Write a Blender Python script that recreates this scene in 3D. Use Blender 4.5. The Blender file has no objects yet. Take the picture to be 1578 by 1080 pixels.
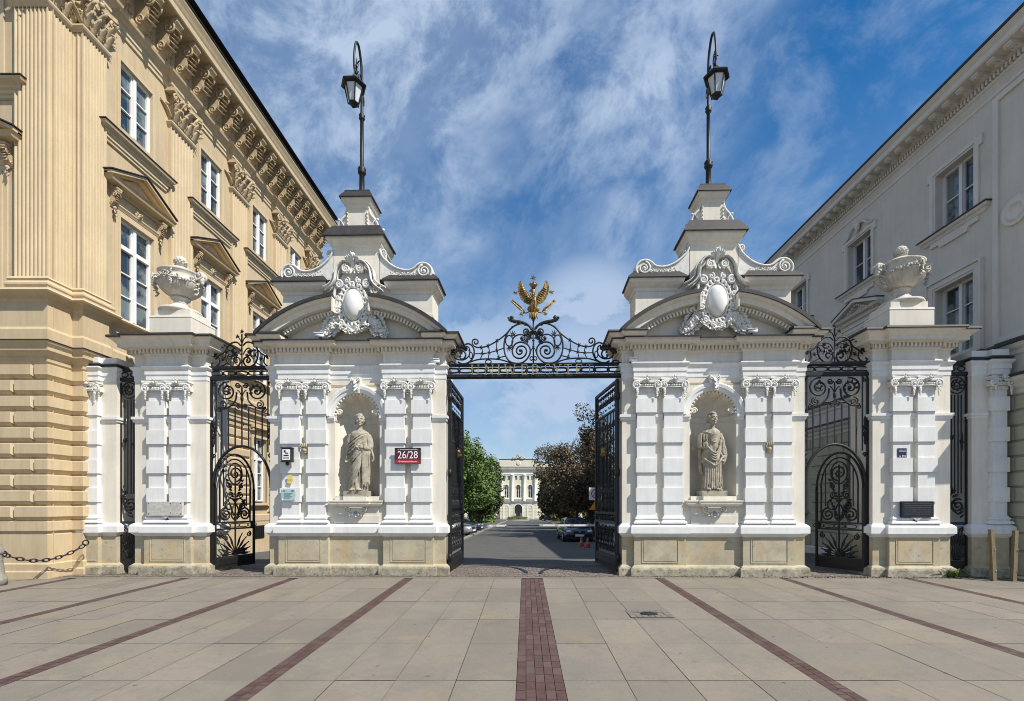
import bpy, bmesh, math, random
from mathutils import Vector, Matrix
R=math.radians; PI=math.pi
random.seed(7)
sc=bpy.context.scene
# ---------------------------------------------------------------- camera, sky, sun, exposure
cam_d=bpy.data.cameras.new('camera'); cam=bpy.data.objects.new('camera',cam_d)
sc.collection.objects.link(cam); sc.camera=cam
cam.location=(0,0,1.667); cam.rotation_euler=(R(90),0,0)
cam_d.sensor_width=36; cam_d.lens=17.0; cam_d.clip_end=3000; cam_d.clip_start=.05
cam_d.shift_x=-21/1578; cam_d.shift_y=236/1578
SUN_EL=48; SUN_AZ=123            # azimuth clockwise from +Y
world=bpy.data.worlds.new('World'); sc.world=world; world.use_nodes=True
wn=world.node_tree.nodes; wl=world.node_tree.links
bg=wn['Background']; bg.inputs['Strength'].default_value=.06
sky=wn.new('ShaderNodeTexSky'); sky.sky_type='NISHITA'; sky.sun_disc=False
sky.sun_elevation=R(SUN_EL); sky.sun_rotation=R(SUN_AZ); sky.air_density=1.15; sky.dust_density=.25; sky.ozone_density=4.2
def wnode(t,**k):
    n=wn.new(t)
    for a,b in k.items(): setattr(n,a,b)
    return n
def wmath(op,a,b=None):
    n=wn.new('ShaderNodeMath'); n.operation=op
    for i,q in enumerate((a,b)):
        if q is None: continue
        if isinstance(q,(int,float)): n.inputs[i].default_value=q
        else: wl.new(q,n.inputs[i])
    return n.outputs[0]
tc=wn.new('ShaderNodeTexCoord'); sep=wn.new('ShaderNodeSeparateXYZ'); wl.new(tc.outputs['Generated'],sep.inputs[0])
def cloud(rot,scl,loc,scale,detail,rough,dist,lo,hi):
    mp=wn.new('ShaderNodeMapping'); wl.new(tc.outputs['Generated'],mp.inputs[0])
    mp.vector_type='TEXTURE'; mp.inputs['Rotation'].default_value=(0,R(rot),0); mp.inputs['Scale'].default_value=scl; mp.inputs['Location'].default_value=loc
    n=wn.new('ShaderNodeTexNoise'); wl.new(mp.outputs[0],n.inputs['Vector'])
    n.inputs['Scale'].default_value=scale; n.inputs['Detail'].default_value=detail; n.inputs['Roughness'].default_value=rough; n.inputs['Distortion'].default_value=dist
    mr=wn.new('ShaderNodeMapRange'); mr.interpolation_type='SMOOTHSTEP'; wl.new(n.outputs[0],mr.inputs[0]); mr.inputs[1].default_value=lo; mr.inputs[2].default_value=hi
    return mr.outputs[0]
def ramp(src,a,b,c=1.0,d=0.0):
    m=wn.new('ShaderNodeMapRange'); m.interpolation_type='SMOOTHSTEP'; wl.new(src,m.inputs[0]); m.inputs[1].default_value=a; m.inputs[2].default_value=b; m.inputs[3].default_value=c; m.inputs[4].default_value=d; return m.outputs[0]
c1=cloud(38,(1,1,1.7),(.35,.2,.1),2.3,10,.58,.25,.36,.60)       # broad veils
c2=cloud(40,(1,1,1.5),(2.1,1.7,.3),9.5,10,.66,.3,.37,.62)     # mottled flakes
c3=cloud(0,(1,1,.7),(3.3,2.1,1.2),4.6,10,.6,.15,.47,.60)       # low cumulus
c4=cloud(50,(1,1,2.2),(5.3,.4,2.2),6.0,10,.66,.3,.46,.72)      # thin wisps
band=wmath('SUBTRACT',sep.outputs[0],wmath('MULTIPLY',sep.outputs[2],.45))
mask=ramp(band,-.08,.14,1.0,.0)
hz=ramp(sep.outputs[2],.70,.05,0.03,.50)
veil=wmath('MULTIPLY',wmath('ADD',wmath('MULTIPLY',c1,.34),wmath('MULTIPLY',c2,wmath('ADD',wmath('MULTIPLY',c1,.50),.16))),mask)
wisp=wmath('MULTIPLY',wmath('MULTIPLY',c4,.36),ramp(sep.outputs[0],-.1,.3,.3,1.0))
cum=wmath('MULTIPLY',wmath('MULTIPLY',c3,ramp(sep.outputs[2],.44,.30,0.0,1.0)),.80)
vd=wn.new('ShaderNodeVectorMath'); vd.operation='DOT_PRODUCT'; wl.new(tc.outputs['Generated'],vd.inputs[0]); vd.inputs[1].default_value=Vector((.125,.925,.325)).normalized()
c5=cloud(0,(1.4,1,.7),(1.3,.7,3.2),7.0,10,.6,.2,.40,.56)      # a small cumulus low to the right
cum=wmath('MAXIMUM',cum,wmath('MULTIPLY',wmath('MULTIPLY',c5,ramp(vd.outputs["Value"],.986,.9975,0.0,1.0)),.85))
tot=wmath('MAXIMUM',wmath('MAXIMUM',veil,wisp),cum)
tot=wmath('MINIMUM',wmath('ADD',tot,wmath('MULTIPLY',hz,wmath('SUBTRACT',1.0,tot))),.95)
hs=wn.new('ShaderNodeHueSaturation'); hs.inputs['Saturation'].default_value=1.42; hs.inputs['Value'].default_value=1.62; wl.new(sky.outputs[0],hs.inputs['Color'])
mx=wn.new('ShaderNodeMix'); mx.data_type='RGBA'; wl.new(tot,mx.inputs[0]); wl.new(hs.outputs[0],mx.inputs[6]); mx.inputs[7].default_value=(6.9,8.5,11.0,1)
wl.new(mx.outputs[2],bg.inputs['Color'])
sd=bpy.data.lights.new('sun','SUN'); sd.energy=5.0; sd.angle=R(.5); sd.color=(1,.95,.86)
sun=bpy.data.objects.new('sun',sd); sc.collection.objects.link(sun)
sv=Vector((math.sin(R(SUN_AZ))*math.cos(R(SUN_EL)),math.cos(R(SUN_AZ))*math.cos(R(SUN_EL)),math.sin(R(SUN_EL))))
sun.rotation_euler=sv.to_track_quat('Z','Y').to_euler(); sun.location=(20,-20,30)
sc.view_settings.view_transform='Standard'; sc.view_settings.look='None'; sc.view_settings.exposure=0.30; sc.view_settings.gamma=1
sc.cycles.use_denoising=True; sc.cycles.pixel_filter_type='BLACKMAN_HARRIS'; sc.cycles.filter_width=1.0; sc.cycles.max_bounces=6; sc.cycles.diffuse_bounces=3
# ---------------------------------------------------------------- materials
def mat(name,col,rough=.85,var=.12,scale=3.0,bump=.15,bscale=60,metal=0,spots=None,spec=None,coat=0):
    m=bpy.data.materials.new(name); m.use_nodes=True; n=m.node_tree.nodes; l=m.node_tree.links
    b=n['Principled BSDF']; b.inputs['Roughness'].default_value=rough; b.inputs['Metallic'].default_value=metal
    if spec is not None: b.inputs['Specular IOR Level'].default_value=spec
    if coat: b.inputs['Coat Weight'].default_value=coat; b.inputs['Coat Roughness'].default_value=.08
    g=n.new('ShaderNodeNewGeometry')
    t=n.new('ShaderNodeTexNoise'); l.new(g.outputs['Position'],t.inputs['Vector']); t.inputs['Scale'].default_value=scale; t.inputs['Detail'].default_value=8; t.inputs['Roughness'].default_value=.65
    cr=n.new('ShaderNodeValToRGB'); l.new(t.outputs[0],cr.inputs[0])
    e=cr.color_ramp.elements; e[0].position=.3; e[1].position=.7
    e[0].color=(*[c*(1-var) for c in col],1); e[1].color=(*[min(1,c*(1+var*.7)) for c in col],1)
    out=cr.outputs[0]
    if spots:
        for (sc_,lo,hi,scol,st) in spots:
            t2=n.new('ShaderNodeTexNoise'); l.new(g.outputs['Position'],t2.inputs['Vector']); t2.inputs['Scale'].default_value=sc_; t2.inputs['Detail'].default_value=10; t2.inputs['Roughness'].default_value=.7
            mr=n.new('ShaderNodeMapRange'); l.new(t2.outputs[0],mr.inputs[0]); mr.inputs[1].default_value=lo; mr.inputs[2].default_value=hi; mr.inputs[4].default_value=st
            mi=n.new('ShaderNodeMix'); mi.data_type='RGBA'; l.new(mr.outputs[0],mi.inputs[0]); l.new(out,mi.inputs[6]); mi.inputs[7].default_value=(*scol,1)
            out=mi.outputs[2]
    l.new(out,b.inputs['Base Color'])
    if bump:
        t3=n.new('ShaderNodeTexNoise'); l.new(g.outputs['Position'],t3.inputs['Vector']); t3.inputs['Scale'].default_value=bscale; t3.inputs['Detail'].default_value=5
        bp=n.new('ShaderNodeBump'); bp.inputs['Strength'].default_value=bump; bp.inputs['Distance'].default_value=.01; l.new(t3.outputs[0],bp.inputs['Height']); l.new(bp.outputs[0],b.inputs['Normal'])
    return m
def streaked(name,col,streak,st=.35,rough=.9):
    m=mat(name,col,rough,.09,1.3,.12,50); n=m.node_tree.nodes; l=m.node_tree.links; b=n['Principled BSDF']
    src=b.inputs['Base Color'].links[0].from_socket
    g=n.new('ShaderNodeNewGeometry'); mp=n.new('ShaderNodeMapping'); l.new(g.outputs['Position'],mp.inputs[0]); mp.inputs['Scale'].default_value=(5,5,.45)
    t=n.new('ShaderNodeTexNoise'); l.new(mp.outputs[0],t.inputs['Vector']); t.inputs['Scale'].default_value=1.6; t.inputs['Detail'].default_value=9; t.inputs['Roughness'].default_value=.7
    mr=n.new('ShaderNodeMapRange'); l.new(t.outputs[0],mr.inputs[0]); mr.inputs[1].default_value=.44; mr.inputs[2].default_value=.74; mr.inputs[4].default_value=st*1.25
    mi=n.new('ShaderNodeMix'); mi.data_type='RGBA'; l.new(mr.outputs[0],mi.inputs[0]); l.new(src,mi.inputs[6]); mi.inputs[7].default_value=(*streak,1)
    l.new(mi.outputs[2],b.inputs['Base Color'])
    return m
M={}
M['cream']=streaked('cream_stucco',(.71,.66,.56),(.50,.455,.37),.4)
M['white']=streaked('white_stucco',(.73,.725,.70),(.50,.475,.42),.35)
M['ochre']=streaked('ochre_stucco',(.535,.42,.262),(.39,.285,.17),.5)
M['ochre_light']=streaked('ochre_light_stucco',(.575,.46,.295),(.43,.32,.195),.45)
M['ochre_orn']=mat('ochre_ornament',(.48,.375,.235),.9,.25,9,.4,40,spots=[(14,.5,.7,(.33,.26,.17),.5)])
M['grey']=streaked('grey_stucco',(.57,.535,.465),(.44,.41,.35),.3)
M['greylight']=streaked('grey_trim',(.62,.59,.53),(.48,.455,.40),.3)
M['olive']=streaked('olive_stone',(.40,.38,.275),(.36,.34,.25),.4)
M['sand']=mat('sandstone',(.45,.395,.28),.92,.22,2.2,.35,45,spots=[(1.7,.48,.66,(.50,.33,.12),.5),(3.5,.50,.70,(.28,.245,.17),.6),(11,.58,.68,(.15,.13,.09),.65)])
M['sandfoot']=mat('weathered_foot_stone',(.39,.35,.255),.95,.3,4,.6,30,spots=[(6,.46,.62,(.15,.14,.10),.7),(14,.56,.64,(.06,.055,.04),.8)])
M['statue']=mat('statue_stone',(.38,.34,.265),.9,.3,6,.6,60,spots=[(7,.48,.62,(.16,.135,.095),.65)])
M['urn']=mat('urn_stone',(.56,.525,.455),.9,.2,7,.45,60,spots=[(9,.52,.7,(.33,.30,.25),.5)])
M['plaster']=mat('ornament_plaster',(.68,.665,.62),.85,.18,9,.25,60,spots=[(8,.50,.70,(.38,.35,.30),.5)])
M['lead']=mat('dark_sheet_metal',(.032,.027,.025),.62,.3,4,.1,30,spots=[(5,.5,.7,(.075,.062,.055),.5)])
M['iron']=mat('black_iron',(.012,.012,.013),.52,.3,20,.2,90,metal=.2,spec=.5)
M['gold']=mat('old_gold',(.36,.24,.085),.5,.5,14,.3,60,metal=.7,spots=[(12,.46,.62,(.05,.035,.015),.85)])
M['goldpaint']=mat('gold_letter',(.40,.32,.17),.4,.2,20,.05,60,metal=.5)
M['frame_white']=mat('white_paint',(.80,.80,.79),.5,.05,5,.05)
M['frame_grey']=mat('grey_window_paint',(.62,.62,.61),.5,.05,5,.05)
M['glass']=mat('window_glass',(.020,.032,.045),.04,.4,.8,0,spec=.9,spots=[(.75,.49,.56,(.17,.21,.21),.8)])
M['dark']=mat('dark_interior',(.02,.02,.02),.9,.1,3,0)
M['curtain']=mat('curtain',(.42,.44,.45),.9,.15,8,0)
M['asphalt']=mat('asphalt',(.085,.083,.078),.92,.2,1.2,.5,120,spots=[(3,.5,.7,(.14,.135,.125),.5)])
M['kerb']=mat('kerb_stone',(.30,.28,.25),.9,.2,5,.3,60)
M['soil']=mat('soil_ground',(.10,.085,.06),1,.3,2,.4,30)
M['grass']=mat('lawn',(.06,.10,.025),1,.4,3,.4,60)
M['bark']=mat('bark',(.06,.045,.035),.95,.3,12,.6,40)
M['leaf']=mat('green_leaf',(.105,.175,.032),.6,.45,1.6,0)
M['leaf2']=mat('olive_green_leaf',(.085,.115,.03),.6,.45,1.6,0)
M['copper']=mat('copper_leaf',(.115,.080,.040),.6,.5,1.6,0)
M['bronzeleaf']=mat('bronze_green_leaf',(.105,.09,.038),.6,.5,1.6,0)
M['lampglass']=mat('milk_glass',(.62,.66,.68),.2,.08,6,0)
M['red']=mat('sign_red',(.42,.018,.02),.35,.06,8,0)
M['maroon']=mat('sign_maroon',(.10,.012,.016),.35,.1,8,0)
M['navy']=mat('sign_navy',(.012,.014,.055),.4,.1,8,0)
M['signwhite']=mat('sign_white',(.82,.82,.80),.5,.04,8,0)
M['black']=mat('black_paint',(.015,.015,.016),.5,.2,8,0)
M['tablet']=mat('pale_stone_tablet',(.50,.48,.43),.8,.3,16,.3,80,spots=[(30,.52,.66,(.26,.24,.21),.5)])
M['tabletdark']=mat('dark_bronze_tablet',(.022,.026,.034),.4,.4,30,.5,90,metal=.4)
M['wood']=mat('weathered_wood',(.20,.155,.085),.85,.3,12,.4,50)
M['granite']=mat('granite',(.30,.28,.24),.9,.3,14,.5,60,spots=[(20,.52,.66,(.12,.11,.09),.6)])
M['orange']=mat('orange_paint',(.75,.28,.03),.5,.08,8,0)
M['conered_shaded']=mat('cone_red_shaded',(.38,.03,.015),.5,.08,8,0)  # red darkened, the shade over the cones is put into the colour
M['carblue']=mat('car_paint_blue',(.008,.012,.035),.25,.1,4,0,coat=1)
M['carblack']=mat('car_paint_black',(.012,.012,.014),.28,.1,4,0,coat=1)
M['carsilver']=mat('car_paint_silver',(.42,.43,.45),.3,.1,4,0,metal=.5,coat=.8)
M['rubber']=mat('tyre_rubber',(.02,.02,.02),.9,.1,4,0)
M['chrome']=mat('chrome',(.75,.76,.78),.15,.05,4,0,metal=1)
M['chrome2']=mat('worn_bronze_relief',(.10,.10,.11),.5,.3,30,0,metal=.4)
M['lens']=mat('lamp_lens',(.75,.78,.82),.08,.05,4,0)
M['skin']=mat('skin',(.50,.32,.22),.6,.08,20,0)
M['cloth1']=mat('blue_cloth',(.10,.14,.28),.9,.1,20,0)
M['cloth2']=mat('pale_cloth',(.62,.60,.58),.9,.1,20,0)
M['trousers']=mat('dark_trousers',(.04,.04,.05),.9,.1,20,0)
M['yellowpaper']=mat('yellow_sticker',(.72,.60,.16),.7,.25,60,0)
M['plexi']=mat('plexiglass',(.36,.52,.50),.1,.15,14,0,spec=.8)
M['palace']=mat('palace_cream',(.74,.69,.52),.9,.12,.6,0)
M['palacewhite']=mat('palace_white',(.80,.78,.70),.9,.1,.6,0)
# ---------------------------------------------------------------- mesh helpers
C=sc.collection
def tag(o,label=None,cat=None,group=None,kind=None):
    if label: o['label']=label
    if cat: o['category']=cat
    if group: o['group']=group
    if kind: o['kind']=kind
    return o
class MB:
    def __init__(s): s.v=[]; s.f=[]; s.sm=[]
    def add(s,vs,fs,smooth=False):
        k=len(s.v); s.v.extend([tuple(v) for v in vs])
        for f in fs: s.f.append(tuple(i+k for i in f)); s.sm.append(smooth)
    def box(s,x0,x1,y0,y1,z0,z1):
        s.add([(x0,y0,z0),(x1,y0,z0),(x1,y1,z0),(x0,y1,z0),(x0,y0,z1),(x1,y0,z1),(x1,y1,z1),(x0,y1,z1)],
              [(0,3,2,1),(4,5,6,7),(0,1,5,4),(1,2,6,5),(2,3,7,6),(3,0,4,7)])
    def bev(s,x0,x1,yb,yf,z0,z1,b,bz=None):     # bevelled block: back plane yb, front yf (towards -y)
        bz=b if bz is None else bz
        s.add([(x0,yb,z0),(x1,yb,z0),(x1,yb,z1),(x0,yb,z1),(x0+b,yf,z0+bz),(x1-b,yf,z0+bz),(x1-b,yf,z1-bz),(x0+b,yf,z1-bz)],
              [(4,5,6,7),(0,1,5,4),(1,2,6,5),(2,3,7,6),(3,0,4,7)])
    def hip(s,x0,x1,y0,y1,z0,ins,z1):           # sloped roof slab
        s.add([(x0,y0,z0),(x1,y0,z0),(x1,y1,z0),(x0,y1,z0),(x0+ins,y0+ins,z1),(x1-ins,y0+ins,z1),(x1-ins,y1-ins,z1),(x0+ins,y1-ins,z1)],
              [(0,3,2,1),(4,5,6,7),(0,1,5,4),(1,2,6,5),(2,3,7,6),(3,0,4,7)])
    def prism(s,poly,y0,y1,smooth=False):       # polygon in xz, extruded along y
        n=len(poly)
        vs=[(x,y0,z) for x,z in poly]+[(x,y1,z) for x,z in poly]
        s.add(vs,[tuple(range(n)),tuple(range(2*n-1,n-1,-1))]+[(i,(i+1)%n,(i+1)%n+n,i+n) for i in range(n)],smooth)
    def prismz(s,poly,z0,z1):
        n=len(poly)
        vs=[(x,y,z0) for x,y in poly]+[(x,y,z1) for x,y in poly]
        s.add(vs,[tuple(range(n)),tuple(range(2*n-1,n-1,-1))]+[(i,(i+1)%n,(i+1)%n+n,i+n) for i in range(n)])
    def mould(s,path,prof,closed=False):        # path in plan, outward = right of travel; prof=(out,z)
        n=len(path); rows=[]
        for i,(x,y) in enumerate(path):
            dn=[]
            if i>0 or closed:
                a=path[i-1]; d=Vector((x-a[0],y-a[1])).normalized(); dn.append(Vector((d.y,-d.x)))
            if i<n-1 or closed:
                b=path[(i+1)%n]; d=Vector((b[0]-x,b[1]-y)).normalized(); dn.append(Vector((d.y,-d.x)))
            if len(dn)==2:
                m=(dn[0]+dn[1]); m=m/m.length; k=1/max(.2,m.dot(dn[0])); m=m*k
            else: m=dn[0]
            rows.append([(x+m.x*o,y+m.y*o,z) for o,z in prof])
        k=len(prof); vs=[p for r in rows for p in r]; fs=[]
        for i in range(n if closed else n-1):
            j=(i+1)%n
            for q in range(k-1): fs.append((i*k+q,j*k+q,j*k+q+1,i*k+q+1))
        if not closed: fs.append(tuple(range(k))); fs.append(tuple(range((n-1)*k+k-1,(n-1)*k-1,-1)))
        s.add(vs,fs)
    def arc(s,cx,cz,Rr,a0,a1,prof,n=24):        # prof=(radial offset, y) closed loop; angle from +x
        k=len(prof); vs=[]; fs=[]
        for i in range(n+1):
            a=a0+(a1-a0)*i/n
            for ro,y in prof: vs.append((cx+(Rr+ro)*math.cos(a),y,cz+(Rr+ro)*math.sin(a)))
        for i in range(n):
            for q in range(k): fs.append((i*k+q,i*k+(q+1)%k,(i+1)*k+(q+1)%k,(i+1)*k+q))
        fs.append(tuple(range(k))); fs.append(tuple(range(n*k+k-1,n*k-1,-1)))
        s.add(vs,fs)
    def lathe(s,prof,c=(0,0,0),n=16,sx=1,sy=1,flute=0,fa=.05):
        vs=[];fs=[];k=len(prof)
        for i in range(n):
            a=2*PI*i/n
            for j,(r,z) in enumerate(prof):
                f=1
                if flute: f=1+fa*math.cos(flute*a)
                vs.append((c[0]+r*f*math.cos(a)*sx,c[1]+r*f*math.sin(a)*sy,c[2]+z))
        for i in range(n):
            j=(i+1)%n
            for q in range(k-1): fs.append((i*k+q,j*k+q,j*k+q+1,i*k+q+1))
        s.add(vs,fs,True)
    def tube(s,pts,r,n=5,closed=False,flat=1.0,cap=True):
        pts=[Vector(p) for p in pts]; m=len(pts)
        if m<2: return
        rr=r if isinstance(r,(list,tuple)) else [r]*m
        t0=(pts[1]-pts[0]).normalized(); up=Vector((0,1,0)) if abs(t0.y)<.9 else Vector((1,0,0))
        vs=[];fs=[]
        for i,p in enumerate(pts):
            if closed: t=(pts[(i+1)%m]-pts[i-1])
            else: t=pts[min(i+1,m-1)]-pts[max(i-1,0)]
            if t.length<1e-9: t=Vector((0,0,1))
            t.normalize(); b=t.cross(up)
            if b.length<1e-4: b=t.cross(Vector((1,0,.1)))
            b.normalize(); u2=b.cross(t).normalized(); up=u2
            for j in range(n):
                a=2*PI*j/n+PI/n
                vs.append(p+b*(math.cos(a)*rr[i])+u2*(math.sin(a)*rr[i]*flat))
        for i in range(m if closed else m-1):
            k=(i+1)%m
            for j in range(n): fs.append((i*n+j,i*n+(j+1)%n,k*n+(j+1)%n,k*n+j))
        if not closed and cap: fs.append(tuple(range(n))); fs.append(tuple(range((m-1)*n+n-1,(m-1)*n-1,-1)))
        s.add(vs,fs,n>4)
    def ball(s,c,r,n=8,m=5):
        if not isinstance(r,(list,tuple)): r=(r,r,r)
        vs=[(c[0],c[1],c[2]-r[2])];fs=[]
        for i in range(1,m):
            p=-PI/2+PI*i/m
            for j in range(n):
                a=2*PI*j/n; vs.append((c[0]+r[0]*math.cos(p)*math.cos(a),c[1]+r[1]*math.cos(p)*math.sin(a),c[2]+r[2]*math.sin(p)))
        vs.append((c[0],c[1],c[2]+r[2])); L=len(vs)-1
        for j in range(n):
            fs.append((0,1+(j+1)%n,1+j)); fs.append((L,1+(m-2)*n+j,1+(m-2)*n+(j+1)%n))
        for i in range(m-2):
            for j in range(n): fs.append((1+i*n+j,1+i*n+(j+1)%n,1+(i+1)*n+(j+1)%n,1+(i+1)*n+j))
        s.add(vs,fs,True)
    def leaf(s,p,d,L,w,up=(0,-1,0),curl=.3,seg=4,th=.25):   # thick curled leaf, from p along d
        p=Vector(p); d=Vector(d).normalized(); u=Vector(up); u=(u-d*u.dot(d)).normalized(); b=d.cross(u)
        pts=[];rr=[]
        for i in range(seg+1):
            t=i/seg; pts.append(p+d*(L*t)+u*(curl*L*t*t)); rr.append(max(.002,w*math.sin(PI*(.15+.8*t))))
        vs=[];fs=[];n=6
        for i,q in enumerate(pts):
            for j in range(n):
                a=2*PI*j/n; vs.append(q+b*(math.cos(a)*rr[i])+u*(math.sin(a)*rr[i]*th))
        for i in range(seg):
            for j in range(n): fs.append((i*n+j,i*n+(j+1)%n,(i+1)*n+(j+1)%n,(i+1)*n+j))
        fs.append(tuple(range(n))); fs.append(tuple(range(seg*n+n-1,seg*n-1,-1)))
        s.add(vs,fs,True)
    def xf(s,m):
        s.v=[tuple(m@Vector(v)) for v in s.v]; return s
    def mirror(s):                              # append x-mirrored copy
        k=len(s.v); s.v+= [(-x,y,z) for x,y,z in s.v]
        nf=[tuple(i+k for i in reversed(f)) for f in s.f]; s.f+=nf; s.sm+=list(s.sm); return s
    def build(s,name,m,parent=None,label=None,remesh=0,fix=True):
        me=bpy.data.meshes.new(name); me.from_pydata(s.v,[],s.f)
        me.polygons.foreach_set('use_smooth',s.sm)
        if fix:
            b=bmesh.new(); b.from_mesh(me); bmesh.ops.recalc_face_normals(b,faces=b.faces[:]); b.to_mesh(me); b.free()
        me.materials.append(M[m] if isinstance(m,str) else m)
        o=bpy.data.objects.new(name,me); C.objects.link(o)
        if parent is not None: o.parent=parent
        if label: o['label']=label
        if remesh:
            r=o.modifiers.new('remesh','REMESH'); r.mode='VOXEL'; r.voxel_size=remesh; r.use_smooth_shade=True
            sm=o.modifiers.new('smooth','SMOOTH'); sm.iterations=2; sm.factor=.5
        return o
def thing(name,label,cat,loc=(0,0,0),rz=0,group=None):
    o=bpy.data.objects.new(name,None); C.objects.link(o); o.empty_display_size=.2
    o.location=loc; o.rotation_euler=(0,0,rz); return tag(o,label,cat,group)
def dup(o,parent=None,loc=None,rz=None,label=None,scale=None):
    c=o.copy(); C.objects.link(c)
    if parent is not None: c.parent=parent
    if loc is not None: c.location=loc
    if rz is not None: c.rotation_euler=(0,0,rz)
    if scale is not None: c.scale=scale
    if label: c['label']=label
    for ch in kids.get(o.name,[]) or [x for x in bpy.data.objects if x.parent==o]: dup(ch,c)
    return c
kids={}
def cr(pts,k=6,closed=False):                   # Catmull-Rom through points
    P=[Vector(p) for p in pts]; n=len(P); out=[]
    for i in range(n if closed else n-1):
        if closed: a,b,c_,d=P[i-1],P[i],P[(i+1)%n],P[(i+2)%n]
        else: a=P[max(i-1,0)];b=P[i];c_=P[i+1];d=P[min(i+2,n-1)]
        for j in range(k):
            t=j/k; out.append(.5*((2*b)+(c_-a)*t+(2*a-5*b+4*c_-d)*t*t+(3*b-a-3*c_+d)*t**3))
    if not closed: out.append(P[-1])
    return out
def spiral(cx,cz,r0,r1,a0,turns,y=0,n=None):    # degrees, turns signed
    n=n or max(8,int(abs(turns)*16)); out=[]
    for i in range(n+1):
        t=i/n; r=r0+(r1-r0)*t; a=R(a0)+turns*2*PI*t
        out.append((cx+r*math.cos(a),y,cz+r*math.sin(a)))
    return out
def text_mb(s,size,depth=.004,align='CENTER',sx=1):
    cu=bpy.data.curves.new('t','FONT'); cu.body=s; cu.size=size; cu.extrude=depth; cu.align_x=align; cu.align_y='CENTER'; cu.resolution_u=3
    o=bpy.data.objects.new('t',cu); C.objects.link(o)
    dg=bpy.context.evaluated_depsgraph_get(); me=o.evaluated_get(dg).to_mesh()
    b=MB(); b.add([(v.co.x*sx,-v.co.z,v.co.y) for v in me.vertices],[tuple(p.vertices) for p in me.polygons])
    o.evaluated_get(dg).to_mesh_clear(); bpy.data.objects.remove(o); bpy.data.curves.remove(cu)
    return b
T=Matrix.Translation
def merge(b,m):
    k=len(b.v); b.v+=m.v; b.f+=[tuple(i+k for i in f) for f in m.f]; b.sm+=m.sm
def structure(o): o['kind']='structure'; return o
# gate frame: u along the gate, v away from the camera
GA=R(1.54); GX,GY=.18,11.3
def G(u,v,z=0): return (GX+u*math.cos(GA)+v*math.sin(GA),GY-u*math.sin(GA)+v*math.cos(GA),z)
# ================================================================ ground
def gz(y):
    if y<11.1: return -.19+.0171*y
    if y<12.5: return 0.0
    if y<28.4: return -.0365*(y-12.5)
    if y<125: return -.58-.01885*(y-28.4)
    return -2.4
def sheet(name,m,x0,x1,ys,dz,label=None):
    b=MB(); vs=[];fs=[]
    for y in ys: vs+= [(x0,y,gz(y)+dz),(x1,y,gz(y)+dz)]
    for i in range(len(ys)-1): fs.append((2*i,2*i+1,2*i+3,2*i+2))
    b.add(vs,fs); return structure(b.build(name,m))
YS=[11.1,12.5,16,20,24,28.4,60,125]
sheet('ground','soil',-1500,1500,[-300,0,11.1,12.5,28.4,125,2400],-.03)
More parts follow.
